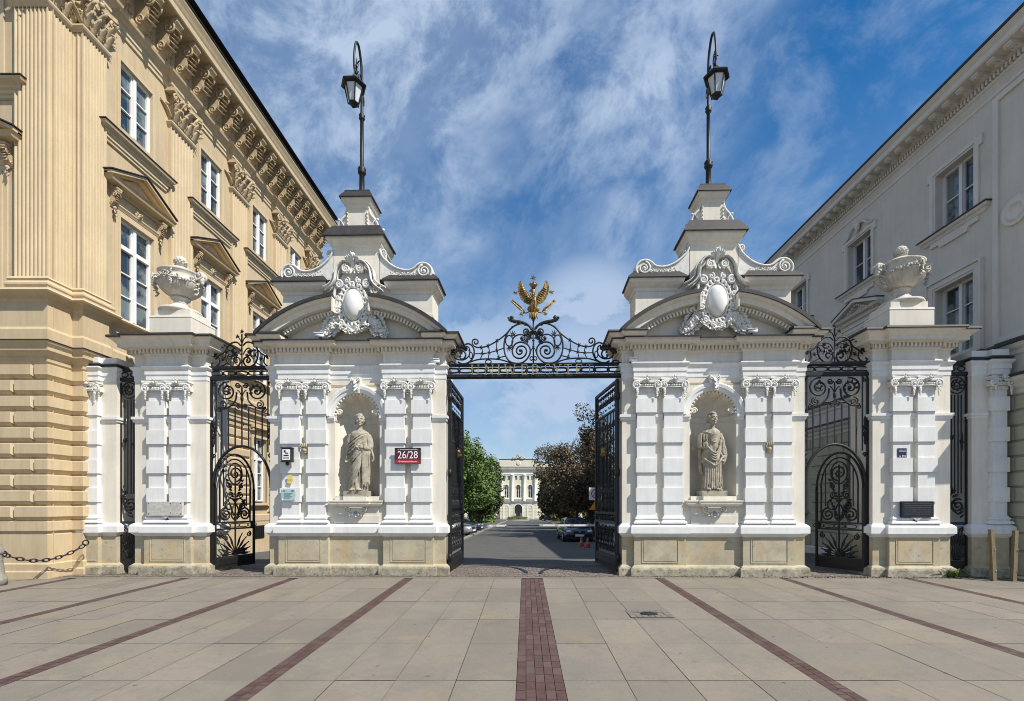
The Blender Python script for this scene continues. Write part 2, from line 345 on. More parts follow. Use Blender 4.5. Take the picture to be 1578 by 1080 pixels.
# paving slabs: each one a quad with its own tone, dark joint sheet below
def slabmat():
    m=bpy.data.materials.new('paving_slab'); m.use_nodes=True; n=m.node_tree.nodes; l=m.node_tree.links; b=n['Principled BSDF']; b.inputs['Roughness'].default_value=.82
    at=n.new('ShaderNodeAttribute'); at.attribute_name='tone'; g=n.new('ShaderNodeNewGeometry')
    cr_=n.new('ShaderNodeValToRGB'); l.new(at.outputs['Fac'],cr_.inputs[0]); e=cr_.color_ramp.elements
    e[0].color=(.165,.142,.112,1); e[1].color=(.238,.203,.156,1)
    for p,c in ((.25,(.195,.168,.134,1)),(.45,(.210,.185,.139,1)),(.65,(.205,.174,.145,1)),(.85,(.221,.189,.145,1))):
        q=e.new(p); q.color=c
    def mixnoise(src,scale,lo,hi,col,st,mode='MIX'):
        t=n.new('ShaderNodeTexNoise'); l.new(g.outputs['Position'],t.inputs['Vector']); t.inputs['Scale'].default_value=scale; t.inputs['Detail'].default_value=10; t.inputs['Roughness'].default_value=.72
        mr=n.new('ShaderNodeMapRange'); l.new(t.outputs[0],mr.inputs[0]); mr.inputs[1].default_value=lo; mr.inputs[2].default_value=hi; mr.inputs[4].default_value=st
        mi=n.new('ShaderNodeMix'); mi.data_type='RGBA'; mi.blend_type=mode; l.new(mr.outputs[0],mi.inputs[0]); l.new(src,mi.inputs[6]); mi.inputs[7].default_value=col; return mi.outputs[2]
    o=mixnoise(cr_.outputs[0],.9,.5,.72,(.26,.195,.10,1),.6)
    o=mixnoise(o,2.3,.50,.75,(.125,.11,.092,1),.6)
    o=mixnoise(o,14,.45,.75,(.15,.132,.108,1),.5)
    o=mixnoise(o,.55,.48,.60,(.145,.130,.108,1),.55)
    o=mixnoise(o,.95,.60,.66,(.085,.075,.062,1),.35)
    o=mixnoise(o,5.5,.60,.72,(.095,.082,.068,1),.6)
    o=mixnoise(o,1.4,.56,.66,(.26,.225,.155,1),.4)
    o=mixnoise(o,90,.45,.7,(.29,.26,.22,1),.5)
    o=mixnoise(o,70,.58,.68,(.10,.09,.08,1),.5)
    v=n.new('ShaderNodeTexVoronoi'); l.new(g.outputs['Position'],v.inputs['Vector']); v.inputs['Scale'].default_value=3.1; v.inputs['Randomness'].default_value=1
    mr=n.new('ShaderNodeMapRange'); l.new(v.outputs['Distance'],mr.inputs[0]); mr.inputs[1].default_value=.05; mr.inputs[2].default_value=.085; mr.inputs[3].default_value=.7; mr.inputs[4].default_value=0
    mi=n.new('ShaderNodeMix'); mi.data_type='RGBA'; l.new(mr.outputs[0],mi.inputs[0]); l.new(o,mi.inputs[6]); mi.inputs[7].default_value=(.07,.062,.055,1)
    l.new(mi.outputs[2],b.inputs['Base Color'])
    t=n.new('ShaderNodeTexNoise'); l.new(g.outputs['Position'],t.inputs['Vector']); t.inputs['Scale'].default_value=120; bp=n.new('ShaderNodeBump'); bp.inputs['Strength'].default_value=.3; bp.inputs['Distance'].default_value=.004
    l.new(t.outputs[0],bp.inputs['Height']); l.new(bp.outputs[0],b.inputs['Normal'])
    return m
M['slab']=slabmat()
def brickmat():
    m=mat('clinker_brick',(.082,.042,.037),.85,.3,9,.3,70); n=m.node_tree.nodes; l=m.node_tree.links; b=n['Principled BSDF']
    at=n.new('ShaderNodeAttribute'); at.attribute_name='tone'; src=b.inputs['Base Color'].links[0].from_socket
    mi=n.new('ShaderNodeMix'); mi.data_type='RGBA'; l.new(at.outputs['Fac'],mi.inputs[0]); l.new(src,mi.inputs[6]); mi.inputs[7].default_value=(.105,.068,.056,1); l.new(mi.outputs[2],b.inputs['Base Color']); return m
M['brick']=brickmat(); M['joint']=mat('joint_sand',(.07,.058,.043),1,.4,14,.2,60)
M['cobble']=mat('granite_setts',(.20,.17,.145),.9,.3,9,.3,60)
def quads(name,items,m):        # items (x0,x1,y0,y1,tone) laid on the plaza plane with dz
    me=bpy.data.meshes.new(name); vs=[];fs=[];tn=[]
    for x0,x1,y0,y1,t,dz in items:
        k=len(vs); vs+=[(x0,y0,gz(y0)+dz),(x1,y0,gz(y0)+dz),(x1,y1,gz(y1)+dz),(x0,y1,gz(y1)+dz)]; fs.append((k,k+1,k+2,k+3)); tn.append(t)
    me.from_pydata(vs,[],fs); a=me.attributes.new('tone','FLOAT','FACE'); a.data.foreach_set('value',tn)
    me.materials.append(M[m]); o=bpy.data.objects.new(name,me); C.objects.link(o); return structure(o)
sheet('paving_joints','joint',-60,60,[-25,0,10.97],-.012)
BANDS=[(-.09,.38)]+[(a,a+.2) for a in (-2.72,-5.3,-7.73,-10.25,-12.9,-15.5,-18,-20.5)]+[(a,a+.2) for a in (2.9,5.68,8.45,11.1,13.7,16.3,18.9)]
BANDS.sort(); it=[]; rj=random.Random(3)
ys=[10.85-1.2*k for k in range(28)]
for i in range(len(BANDS)-1):
    a,b_=BANDS[i][1],BANDS[i+1][0]; n=round((b_-a)/.6); w=(b_-a)/n
    for j in range(n):
        for k in range(len(ys)-1):
            g1=.0028+rj.random()*.001; it.append((a+j*w+g1,a+(j+1)*w-g1,ys[k+1]+g1+rj.uniform(-.002,.003),ys[k]-g1,rj.random(),rj.uniform(-.002,.002)))
it+= [(BANDS[0][0]-.6*(j+1)+.005,BANDS[0][0]-.6*j-.005,ys[k+1]+.005,ys[k]-.005,rj.random(),0) for j in range(20) for k in range(len(ys)-1)]
it+= [(BANDS[-1][1]+.6*j+.005,BANDS[-1][1]+.6*(j+1)-.005,ys[k+1]+.005,ys[k]-.005,rj.random(),0) for j in range(20) for k in range(len(ys)-1)]
quads('plaza_paving',it,'slab')
it=[]
for a,b_ in BANDS:
    n=5 if b_-a>.4 else 2; w=(b_-a)/n
    if a<-11 or a>12: continue
    for j in range(n):
        y=10.85-rj.random()*.1
        while y>-1:
            L=.1 if n==2 else .2
            it.append((a+j*w+.003,a+(j+1)*w-.003,y-L+.003,y-.003,rj.random()**2,.001)); y-=L
quads('brick_bands',it,'brick')
it=[]; x=-12.5
while x<14:                                   # kerb strip between plaza and gate
    w=.8+rj.random()*.3; it.append((x+.004,x+w-.004,10.87,11.0,rj.random(),.004)); x+=w
quads('edge_strip',it,'slab')
# setts round the gate
it=[]
y=11.01
while y<13.6:
    x=-13+(rj.random()*.1)
    while x<14:
        w=.085+rj.random()*.03
        if y<11.3 or -2.3<x<2.5 or (-8.6<x<-5.9) or (6.1<x<8.2): it.append((x+.006,x+w-.006,y+.006,y+.09,rj.random()*.9,.006+rj.random()*.006))
        x+=w
    y+=.098
M['sett']=mat('setts',(.15,.125,.10),.9,.25,11,.4,50); 
def toned(m,c2):
    n=m.node_tree.nodes; l=m.node_tree.links; b=n['Principled BSDF']; at=n.new('ShaderNodeAttribute'); at.attribute_name='tone'; src=b.inputs['Base Color'].links[0].from_socket
    mi=n.new('ShaderNodeMix'); mi.data_type='RGBA'; l.new(at.outputs['Fac'],mi.inputs[0]); l.new(src,mi.inputs[6]); mi.inputs[7].default_value=(*c2,1); l.new(mi.outputs[2],b.inputs['Base Color'])
toned(M['sett'],(.25,.20,.17))
sheet('sett_bed','joint',-13,14,[10.97,11.1,12.5,13.6],-.008)
quads('cobbled_setts',it,'sett')
# two curved steel door tracks set into the setts
b=MB()
for sx in (-1,1):
    h=G(sx*1.98,.15)
    for k in range(24):
        a0=R(k*88/24); a1=R((k+1)*88/24)
        q=[]
        for a,r in ((a0,1.76),(a0,1.86),(a1,1.86),(a1,1.76)):
            q.append((h[0]-sx*r*math.cos(a),h[1]+r*math.sin(a),gz(h[1]+r*math.sin(a))+.022))
        b.add(q,[(0,1,2,3)])
structure(b.build('door_track','iron'))
structure_objs=sheet('road','asphalt',-3.9,4.1,[13.6,16,20,24,28.4,60,112],.0)
sheet('courtyard_pavement','asphalt',-60,-4.05,[13.6,16,20,24,28.4,60,125],-.012)
sheet('courtyard_pavement','asphalt',4.25,60,[13.6,16,20,24,28.4,60,125],-.012)
sheet('courtyard_pavement','asphalt',-60,60,[112,118,125,128],.004)
sheet('courtyard_pavement','asphalt',-60,-13,[11,11.1,12.5,13.6],-.012)
for x0,x1 in ((-4.05,-3.9),(4.1,4.25)):
    b=MB()
    for y in [13.6+1.0*i for i in range(98)]:
        y1=y+.985; vs=[(x0,y,gz(y)-.1),(x1,y,gz(y)-.1),(x1,y1,gz(y1)-.1),(x0,y1,gz(y1)-.1)]
        vs+=[(p[0],p[1],p[2]+.22) for p in vs]
        b.add(vs,[(4,5,6,7),(0,1,5,4),(1,2,6,5),(2,3,7,6),(3,0,4,7)])
    structure(b.build('kerb','kerb'))
for x0,x1 in ((-7.6,-5.2),(5.2,7.6)): sheet('tree_verge','soil',x0,x1,[22,28.4,60,110],.005)
# manhole in the plaza: iron lid, granite frame cut into the paving
M['kerbdark']=mat('worn_granite_blocks',(.17,.15,.125),.9,.3,8,.3,60)
def drain(x,y,s,lab):
    r=thing('manhole_cover',lab,'manhole cover',(x,y,gz(y)+.004))
    b=MB(); 
    for i in range(7):
        for j in (-1,1):
            b.box(-.42+i*.122,-.42+i*.122+.11,j*.2-.1,j*.2+.1,0,.006)
    b.box(-.42,-.3,-.09,.09,0,.006); b.box(.3,.42,-.09,.09,0,.006)
    b.xf(Matrix.Diagonal((s,s,1,1))); b.build('frame','kerbdark',r)
    b=MB(); b.lathe([(0,.012),(.13,.012),(.17,.010),(.17,0)],n=20); 
    for k in range(6):
        a=k*PI/3; b.box(.09*math.cos(a)-.012,.09*math.cos(a)+.012,.09*math.sin(a)-.012,.09*math.sin(a)+.012,.012,.016)
    b.xf(Matrix.Diagonal((s,s,1,1))); b.build('lid','iron',r); return r
drain(1.93,1382.7/(947-764),.78,'small iron manhole cover set in broken paving right of the red centre strip')
# ================================================================ shared ornament pieces
def ionic(w,d=.14,h=.32):        # capital for white pilasters, centre x=0, z from 0, front at y=-d
    b=MB(); b.box(-w*.52,w*.52,-d*.8,0,-.02,h*.62)
    # abacus, concave
    n=9; pts=[(-w*.74,0)]+[(-w*.74+w*1.48*i/n,-(d+.05)+.05*math.sin(PI*i/n)) for i in range(n+1)]+[(w*.74,0)]
    b.prismz(pts,h*.80,h*.95); b.prismz([(x*.93,y*.93) for x,y in pts],h*.70,h*.80)
    for s in (-1,1):
        cx_=s*w*.56; cz_=h*.40
        sp=spiral(cx_,cz_,.095,.012,90,-s*1.9,y=-d-.02,n=30)
        b.tube([(0,-d-.01,h*.66),(s*w*.3,-d-.015,h*.70)]+sp,[.024]*2+[.026-.012*i/31 for i in range(31)],6)
        b.ball((cx_,-d-.03,cz_),.03)
        b.box(cx_-.06,cx_+.06,-d,0,cz_-.06,cz_+.06)
        # drop of leaves
        for k in range(4): b.leaf((cx_-s*.02+s*.02*(k%2),-d-.03,cz_-.07-.05*k),(s*.3*(-1)**k,-.3,-1),.10-.012*k,.035-.004*k,curl=-.2)
        for k in range(3): b.ball((cx_+s*.055,-d+.01,cz_-.05-.055*k),.026-.004*k,6,4)
    for k in range(5):
        a=-PI*.5+(k-2)*.5; b.leaf((0,-d-.03,h*.80),(math.sin((k-2)*.75),-.35,math.cos((k-2)*.75)),.10,.03,curl=.2)
    b.ball((0,-d-.06,h*.80),.035)
    for k in range(9): b.ball((-w*.36+w*.09*k,-d-.015,h*.40),(.018,.02,.028),6,4)
    b.tube([(-w*.45,-d-.01,h*.28),(w*.45,-d-.01,h*.28)],.016,6)
    for s in (-1,1):
        for k in range(4): b.leaf((s*(.03+.05*k),-d-.02,h*.55),(s*1,-.2,.35),.08,.022,curl=.1)
    return b
def corinthian(w,d,h):
    b=MB(); n=10
    b.box(-w*.46,w*.46,-d,0,-.02,h*.9)
    pts=[(-w*.66,0)]+[(-w*.66+w*1.32*i/n,-(d+.18)+.09*math.sin(PI*i/n)) for i in range(n+1)]+[(w*.66,0)]
    b.prismz(pts,h*.88,h*.99)
    for row,(z0,L,cnt,cu) in enumerate(((0,.36,4,.45),(.22,.40,3,.55))):
        for k in range(cnt):
            x=(-w*.40+w*.8*k/(cnt-1)); dx=(k/(cnt-1)-.5)*.25
            b.leaf((x,-d-.01,z0*h),(dx,-.12,1),L*h*1.25,w*.13,curl=cu,seg=5,th=.35)
            for s in (-1,1): b.leaf((x+s*w*.03,-d-.04,z0*h+L*h*.35),(s*.7,-.3,1),L*h*.5,w*.045,curl=.4,seg=3)
            b.ball((x+dx*.2,-d-.02-cu*L*h*1.1,z0*h+L*h*1.1),(w*.07,w*.07,w*.05),7,5)
    for s in (-1,1):
        for xx,ro in ((s*w*.50,.115),(s*w*.15,.075)):
            sp=spiral(xx,h*.74,ro*w*1.1,.01,90,-s*1.6 if xx==s*w*.50 else s*1.6,y=-d-.13,n=22)
            b.tube([(s*w*.3,-d-.03,h*.45)]+sp,[.03]+[.032-.014*i/22 for i in range(23)],6)
        for k in range(3): b.leaf((s*w*.5,-d-.05,h*(.62-.16*k)),(s*.8,-.5,.25),w*.22,w*.06,curl=.5)
        b.leaf((s*w*.46,-d*.3,.1*h),(s*.4,0,1),h*.5,w*.1,up=(s,0,0),curl=.5); b.ball((s*w*.62,-d*.5,h*.5),(.05,.06,.04))
    b.ball((0,-d-.16,h*.90),(.07,.06,.07)); 
    for k in range(6): b.leaf((0,-d-.14,h*.90),(math.cos(k*PI/3),-.4,math.sin(k*PI/3)),.11,.035,curl=.2)
    return b
def modillion(w,p,h):            # S bracket: top at z=0, wall y=0, front -p
    b=MB(); prof=[]
    n=14
    top=[(0,0),(-p,0),(-p,-h*.10)]
    for i in range(n+1):
        t=i/n; y=-p*(.98-.80*t)+p*.13*math.sin(2*PI*t); z=-h*(.12+.80*t); top.append((y,z))
    top+= [(-p*.1,-h),(0,-h)]
    vs=[(-w/2,y,z) for y,z in top]+[(w/2,y,z) for y,z in top]; k=len(top)
    b.add(vs,[tuple(range(k)),tuple(range(2*k-1,k-1,-1))]+[(i,(i+1)%k,(i+1)%k+k,i+k) for i in range(k)])
    for s in (-1,1):                        # side scrolls
        q=[(s*w*.5,y_,z_) for (y_,z_) in [(-p*.62+ r*math.cos(a),-h*.30+r*math.sin(a)) for r,a in [(p*(.30-.25*i/18),PI/2+3*PI*i/18) for i in range(19)]]]
        b.tube(q,w*.10,5)
        q=[(s*w*.5,y_,z_) for (y_,z_) in [(-p*.26+ r*math.cos(a),-h*.80+r*math.sin(a)) for r,a in [(p*(.22-.18*i/18),-PI/2+3*PI*i/18) for i in range(19)]]]
        b.tube(q,w*.09,5)
    for k in range(5):                      # acanthus on the face
        t=.15+.16*k; b.leaf((0,-p*(.98-.80*t)+p*.13*math.sin(2*PI*t)-.01,-h*(.12+.80*t)+.05),(0,-.3,-1),h*.22,w*.42,curl=.6,seg=3)
    b.box(-w*.62,w*.62,-p*1.04,0,0,.045)
    return b
def fluted(b,x0,x1,yf,z0,z1,n,dep,xf=None,cap=.0):   # fluted front face between x0..x1 at y=yf; returns plan polyline drawn as wall
    w=(x1-x0)/(n+.30*(1)); pts=[(x0,yf)]
    fl=.26*w
    for i in range(n):
        a=x0+fl+i*w; r=(w-fl)/2; c=a+r
        for k in range(7):
            t=PI*k/6; pts.append((c-r*math.cos(t),yf+dep*math.sin(t)))
    pts.append((x1,yf)); m=len(pts)
    vs=[(x,y,z0) for x,y in pts]+[(x,y,z1) for x,y in pts]
    b.add(vs,[(i,i+1,i+1+m,i+m) for i in range(m-1)])
# ================================================================ windows
def window(par,xc,z0,z1,w,rec,fm='frame_white',rows=3,transom=None,wall=.0,curt=True,xfm=None,label=None):
    """window opening centre xc, recessed to y=rec behind wall plane 0; parts: frame (> pane, curtain)"""
    f=MB(); t=.055; x0,x1=xc-w/2,xc+w/2
    f.box(x0,x0+t,rec-.06,rec+.02,z0,z1); f.box(x1-t,x1,rec-.06,rec+.02,z0,z1)
    f.box(x0+t,x1-t,rec-.06,rec+.02,z0,z0+t); f.box(x0+t,x1-t,rec-.06,rec+.02,z1-t,z1)
    f.box(xc-.045,xc+.045,rec-.085,rec+.02,z0+t,z1-t)
    tz=[]
    if transom:
        f.box(x0+t,xc-.055,rec-.08,rec+.02,transom-.055,transom+.055); f.box(xc+.055,x1-t,rec-.08,rec+.02,transom-.055,transom+.055)
        segs=[(z0+t,transom-.055,rows),(transom+.055,z1-t,1)]
    else: segs=[(z0+t,z1-t,rows)]
    for a,b_,r_ in segs:
        for k in range(1,r_):
            z=a+(b_-a)*k/r_
            for xa,xb in ((x0+t,xc-.055),(xc+.055,x1-t)): f.box(xa,xb,rec-.045,rec+.005,z-.014,z+.014)
        for xa,xb in ((x0+t,xc-.055),(xc+.055,x1-t)):     # sash edges
            f.box(xa,xa+.022,rec-.05,rec+.004,a,b_); f.box(xb-.022,xb,rec-.05,rec+.004,a,b_)
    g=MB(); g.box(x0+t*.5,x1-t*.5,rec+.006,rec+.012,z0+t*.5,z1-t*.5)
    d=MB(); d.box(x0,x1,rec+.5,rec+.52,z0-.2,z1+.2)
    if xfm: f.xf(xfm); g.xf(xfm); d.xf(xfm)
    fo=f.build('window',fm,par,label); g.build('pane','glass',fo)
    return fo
def wallface(b,x0,x1,z0,z1,y,holes,rec):      # wall sheet with rectangular openings (xa,xb,za,zb), reveals to y=rec
    xs=sorted(set([x0,x1]+[h[0] for h in holes]+[h[1] for h in holes])); zs=sorted(set([z0,z1]+[h[2] for h in holes]+[h[3] for h in holes]))
    for i in range(len(xs)-1):
        for j in range(len(zs)-1):
            xm=(xs[i]+xs[i+1])/2; zm=(zs[j]+zs[j+1])/2
            if any(h[0]<xm<h[1] and h[2]<zm<h[3] for h in holes): continue
            b.add([(xs[i],y,zs[j]),(xs[i+1],y,zs[j]),(xs[i+1],y,zs[j+1]),(xs[i],y,zs[j+1])],[(0,1,2,3)])
    for xa,xb,za,zb in holes:
        r=rec+.03
        b.add([(xa,y,za),(xb,y,za),(xb,y,zb),(xa,y,zb),(xa,r,za),(xb,r,za),(xb,r,zb),(xa,r,zb)],[(0,1,5,4),(1,2,6,5),(2,3,7,6),(3,0,4,7)])
# ================================================================ LEFT PALACE WING (ochre)
LB=thing('palace_wing','ochre stuccoed palace wing left of the gate, fluted pilasters over rusticated ground floor','building',(-10.56,0,gz(11)),R(90))
LZ=gz(11)
PIL=[14.27+2.975*k for k in range(4)]; pilw=.95       # pilaster near edges
YEND=24.6
path=[(10.83,9),(10.83,.15),(11.42,.15),(11.42,-.10),(12.08,-.10),(12.08,0)]
for p in PIL: path+= [(p,0),(p,-.10),(p+pilw,-.10),(p+pilw,0)]
path+= [(YEND,0),(YEND,9)]
path2=[(10.83,9),(10.83,.15),(11.42,.15),(11.42,-.10),(12.75,-.10),(12.75,-.02),(YEND,-.02),(YEND,9)]
cen=[13.17]+[p+pilw+1.0125 for p in PIL[:3]]+[PIL[3]+pilw+.7]
cen=[13.12]+[PIL[i]+pilw+(2.975-pilw)/2 for i in range(3)]
zt=14.3
holes=[]
for c in cen: holes+= [(c-.56,c+.56,6.52,9.12),(c-.54,c+.54,11.5,13.22)]
wb=MB(); wallface(wb,12.08,YEND,5.0,zt,0,holes,.14); 
wb.add([(YEND,0,-.6),(YEND,12,-.6),(YEND,12,16),(YEND,0,16)],[(0,1,2,3)])
fw=MB(); wallface(fw,-12,-.1,-.6,zt,0,[(-1.85-.56,-1.85+.56,6.52,9.12),(-1.85-.54,-1.85+.54,11.5,13.22)],.14)
fw.xf(Matrix(((0,1,0,10.93),(-1,0,0,0),(0,0,1,0),(0,0,0,1)))); k=len(wb.v); wb.v+=fw.v; wb.f+=[tuple(i+k for i in f) for f in fw.f]; wb.sm+=fw.sm
gh=[(c-.5,c+.5,1.7,4.25) for c in cen]
wallface(wb,12.3,YEND,-1.2,5.2,.06,gh,.22)
wallp=wb.build('wall','ochre',LB,fix=False)
# pilasters
def pilaster(x0,x1,yb,side_only=False,corner=False):
    b=MB(); zb,zc=6.74,12.82
    if corner:
        pass
    fluted(b,x0,x1,-.10,zb,zc,7,.030)
    b.add([(x0,-.10,zb),(x0,.02,zb),(x0,.02,zc),(x0,-.10,zc)],[(0,1,2,3)]); b.add([(x1,-.10,zb),(x1,.02,zb),(x1,.02,zc),(x1,-.10,zc)],[(0,1,2,3)])
    return b
for i,p in enumerate(PIL):
    po=pilaster(p,p+pilw,0).build('pilaster','ochre_light',LB,fix=False)
    if i==0: capo=corinthian(pilw*.98,.12,.92).xf(T((p+pilw/2,0,12.94))).build('capital','ochre_orn',po)
    else:
        c=capo.copy(); C.objects.link(c); c.parent=po; c.location=(PIL[i]-PIL[0],0,0)
# corner cluster: side pilaster A (10.83-11.42 at y=.15), B (11.42-12.08 at -.10), front pilaster (on x=10.83)
b=MB(); zb,zc=6.74,12.82
fluted(b,10.83,11.42,.15,zb,zc,7,.025); fluted(b,11.42,12.08,-.10,zb,zc,8,.025)
q=MB(); fluted(q,-.15,.10,0,zb,zc,2,.022); q.xf(Matrix(((0,1,0,11.42),(-1,0,0,0),(0,0,1,0),(0,0,0,1)))); b.v+=[] ; k=len(b.v); b.v+=q.v; b.f+=[tuple(i+k for i in f) for f in q.f]; b.sm+=q.sm
q=MB(); fluted(q,-.90,-.15,0,zb,zc,8,.035); q.xf(Matrix(((0,1,0,10.83),(-1,0,0,0),(0,0,1,0),(0,0,0,1)))); k=len(b.v); b.v+=q.v; b.f+=[tuple(i+k for i in f) for f in q.f]; b.sm+=q.sm
b.add([(10.83,.90,zb),(11,.90,zb),(11,.90,zc),(10.83,.90,zc)],[(0,1,2,3)]); b.add([(12.08,-.10,zb),(12.08,.02,zb),(12.08,.02,zc),(12.08,-.10,zc)],[(0,1,2,3)])
cp=b.build('corner_pilaster','ochre_light',LB,fix=False)
corinthian(.66,.10,.92).xf(T((11.75,0,12.94))).build('capital','ochre_orn',cp)
corinthian(.66,.10,.92).xf(T((11.12,.25,12.94))).build('capital','ochre_orn',cp)
corinthian(.80,.10,.92).xf(Matrix(((0,1,0,10.93),(-1,0,0,.52),(0,0,1,12.94),(0,0,0,1)))).build('capital','ochre_orn',cp)
# bases and astragals along the pilasters
ppaths=[[(10.83,1.0),(10.83,.15),(11.42,.15),(11.42,-.10),(12.08,-.10),(12.08,0)]]+[[(p,0),(p,-.10),(p+pilw,-.10),(p+pilw,0)] for p in PIL]
for pp in ppaths:
    b=MB(); b.mould(pp,[(0,6.40),(.10,6.42),(.10,6.50),(.125,6.53),(.125,6.57),(.10,6.60),(.06,6.62),(.05,6.66),(.075,6.69),(.05,6.73),(.0,6.76)]); b.build('pilaster_base','ochre_light',LB)
    a=MB(); a.mould(pp,[(0,12.80),(.02,12.82),(.05,12.86),(.07,12.90),(.07,12.94),(0,12.97)]); a.build('astragal','ochre_light',LB)
# pedestal band and its cornice
b=MB(); b.mould(path,[(0,5.20),(.08,5.28),(.08,5.55),(.05,5.60),(.03,5.62),(.03,6.14),(.06,6.18),(.08,6.24),(.14,6.27),(.17,6.30),(.21,6.34),(0,6.345)]); b.build('pedestal_band','ochre',LB)
b=MB(); b.mould(path,[(.18,6.346),(.20,6.35),(.22,6.38),(.20,6.41),(.17,6.43),(0,6.44)]); b.build('pedestal_cornice','ochre_light',LB)
# storey cornice over the ground floor
b=MB(); b.mould(path2,[(0,4.66),(.05,4.70),(.05,4.80),(.08,4.83),(.08,4.92),(.12,4.95),(.17,5.02),(.20,5.05),(.20,5.12),(.25,5.19),(.27,5.24),(.10,5.30),(0,5.30)]); b.build('storey_cornice','ochre',LB)
b=MB(); b.mould(path2,[(.05,5.246),(.285,5.246),(.285,5.262),(.10,5.306),(.05,5.306)]); b.build('storey_roof_flashing','lead',LB)
# rustication
b=MB(); rows=[1.29+.352*k for k in range(10)]
def sblock(pth,z0,z1): b.mould(pth,[(0,z0),(.02,z0+.01),(.085,z0+.085),(.085,z1-.03),(0,z1)])
b.mould([(10.83,3),(10.83,.15),(11.42,.15),(11.42,-.10),(12.6,-.10)],[(-.02,-.5),(.0,-.4),(.0,4.7),(-.02,4.72)])
for k,z in enumerate(rows):
    z0,z1=z+.0,z+.352-.02; j=.21 if k%2 else .66
    sblock([(10.83,.15+j),(10.83,.15),(11.42,.15),(11.42,-.10),(12.6,-.10)],z0,z1)
    y=.15+j+.02
    for w in (1.0,1.0,1.0):
        b.mould([(10.83,y+w),(10.83,y+.07)],[(0,z0),(.02,z0+.01),(.085,z0+.085),(.085,z1-.03),(0,z1)]); 
        b.add([(10.83-.085,y+.07,z0+.085),(10.83-.085,y+.07,z1-.03),(10.83,y,z1),(10.83,y,z0)],[(0,1,2,3)])
        y+=w+.035
    # side wall blocks behind the gate
    x=13.0+(.45 if k%2 else 0)
    while x<YEND-.2:
        x1=min(x+.93,YEND)
        cut=[(x,x1)]
        for c in cen:
            nc=[]
            for (p0,p1) in cut:
                if z1>1.62 and z0<4.5 and p1>c-.62 and p0<c+.62:
                    if p0<c-.62: nc.append((p0,c-.62))
                    if p1>c+.62: nc.append((c+.62,p1))
                else: nc.append((p0,p1))
            cut=nc
        for p0,p1 in cut:
            if p1-p0>.12: b.bev(p0,p1,.07,-.01,z0,z1,.05,.06)
        x=x1+.0
b.mould([(10.83,3),(10.83,.15),(11.42,.15),(11.42,-.10),(12.6,-.10)],[(0,1.02),(.055,1.06),(.055,1.26),(0,1.28)])
b.mould([(10.83,3),(10.83,.15),(11.42,.15),(11.42,-.10),(12.45,-.10)],[(0,.99),(.02,.97),(.02,.34),(.05,.31),(.05,.17),(.08,.14),(.08,-.4)])
b.mould([(12.6,.05),(YEND,.05)],[(0,1.26),(.05,1.22),(.05,1.0),(.03,.95),(.03,-1.2)])
b.build('rusticated_base','ochre',LB)
# windows of each bay
def pediment(c,zb,za,hw,pr,par,xfm=None):
    b=MB(); y=-pr
    b.mould([(c-hw,.0),(c-hw,-.02),(c+hw,-.02),(c+hw,.0)],[(0,zb-.16),(.04,zb-.14),(.05,zb-.08),(pr-.06,zb-.05),(pr-.03,zb+.03),(pr,zb+.05),(0,zb+.06)])
    hw2=hw+pr; th=.10
    for s in (-1,1):
        e=(c+s*hw2,zb+.06); t=(c,za); 
        for (dz0,dz1,yy) in ((-.13,-.07,-pr+.12),(-.07,0.0,-pr+.02)):
            vs=[(e[0],yy,e[1]+dz0+.13),(t[0],yy,t[1]+dz0),(t[0],yy,t[1]+dz1),(e[0],yy,e[1]+dz1+.0)]
            vs=[(e[0],yy,e[1]),(t[0],yy,t[1]+dz0),(t[0],yy,t[1]+dz1),(e[0],yy,e[1]+ (0.13+dz1 if dz1<0 else .13)*.6)]
            vs+=[(x,0,z) for x,_,z in vs]; b.add(vs,[(0,1,2,3),(4,7,6,5),(0,1,5,4),(1,2,6,5),(2,3,7,6),(3,0,4,7)])
    b.prism([(c-hw,zb+.06),(c+hw,zb+.06),(c,za-.12)],-.04,.0)
    r=MB()
    for s in (-1,1):
        vs=[(c+s*(hw2+.03),-pr-.02,zb+.145),(c,-pr-.02,za+.005),(c,-pr-.02,za+.03),(c+s*(hw2+.03),-pr-.02,zb+.17)]
        vs+=[(x,.0,z) for x,_,z in vs]; r.add(vs,[(0,1,2,3),(4,7,6,5),(0,1,5,4),(1,2,6,5),(2,3,7,6),(3,0,4,7)])
    if xfm: b.xf(xfm); r.xf(xfm)
    o=b.build('pediment','ochre',par); r.build('pediment_roof','lead',o); return o
def consoles(c,hw,zt_,par,xfm=None):
    for s in (-1,1):
        b=MB(); x=c+s*hw
        merge(b,modillion(.13,.20,.42).xf(T((x,0,zt_))))
        for k in range(3): b.leaf((x,-.08,zt_-.42-.07*k),(.25*(-1)**k,-.2,-1),.12,.04,curl=.1)
        b.ball((x,-.08,zt_-.45),.045)
        if xfm: b.xf(xfm)
        b.build('console','ochre_orn',par)
    b=MB()
    for s in (-1,1): b.tube(spiral(c+s*.07,zt_-.20,.08,.01,90 if s>0 else 90,s*1.3,y=-.07,n=14),.02,5)
    b.leaf((c,-.05,zt_-.34),(0,-.4,1),.2,.06,curl=.3)
    if xfm: b.xf(xfm)
    b.build('shell_ornament','ochre_orn',par)
def archi(b,c,w,z0,z1,steps,ear=0,sill=False):   # stepped architrave round an opening
    for (o0,o1,d) in steps:
        b.box(c-w/2-o1,c-w/2-o0,-d,.0,z0,z1+o1); b.box(c+w/2+o0,c+w/2+o1,-d,.0,z0,z1+o1); b.box(c-w/2-o0,c+w/2+o0,-d,.0,z1+o0,z1+o1)
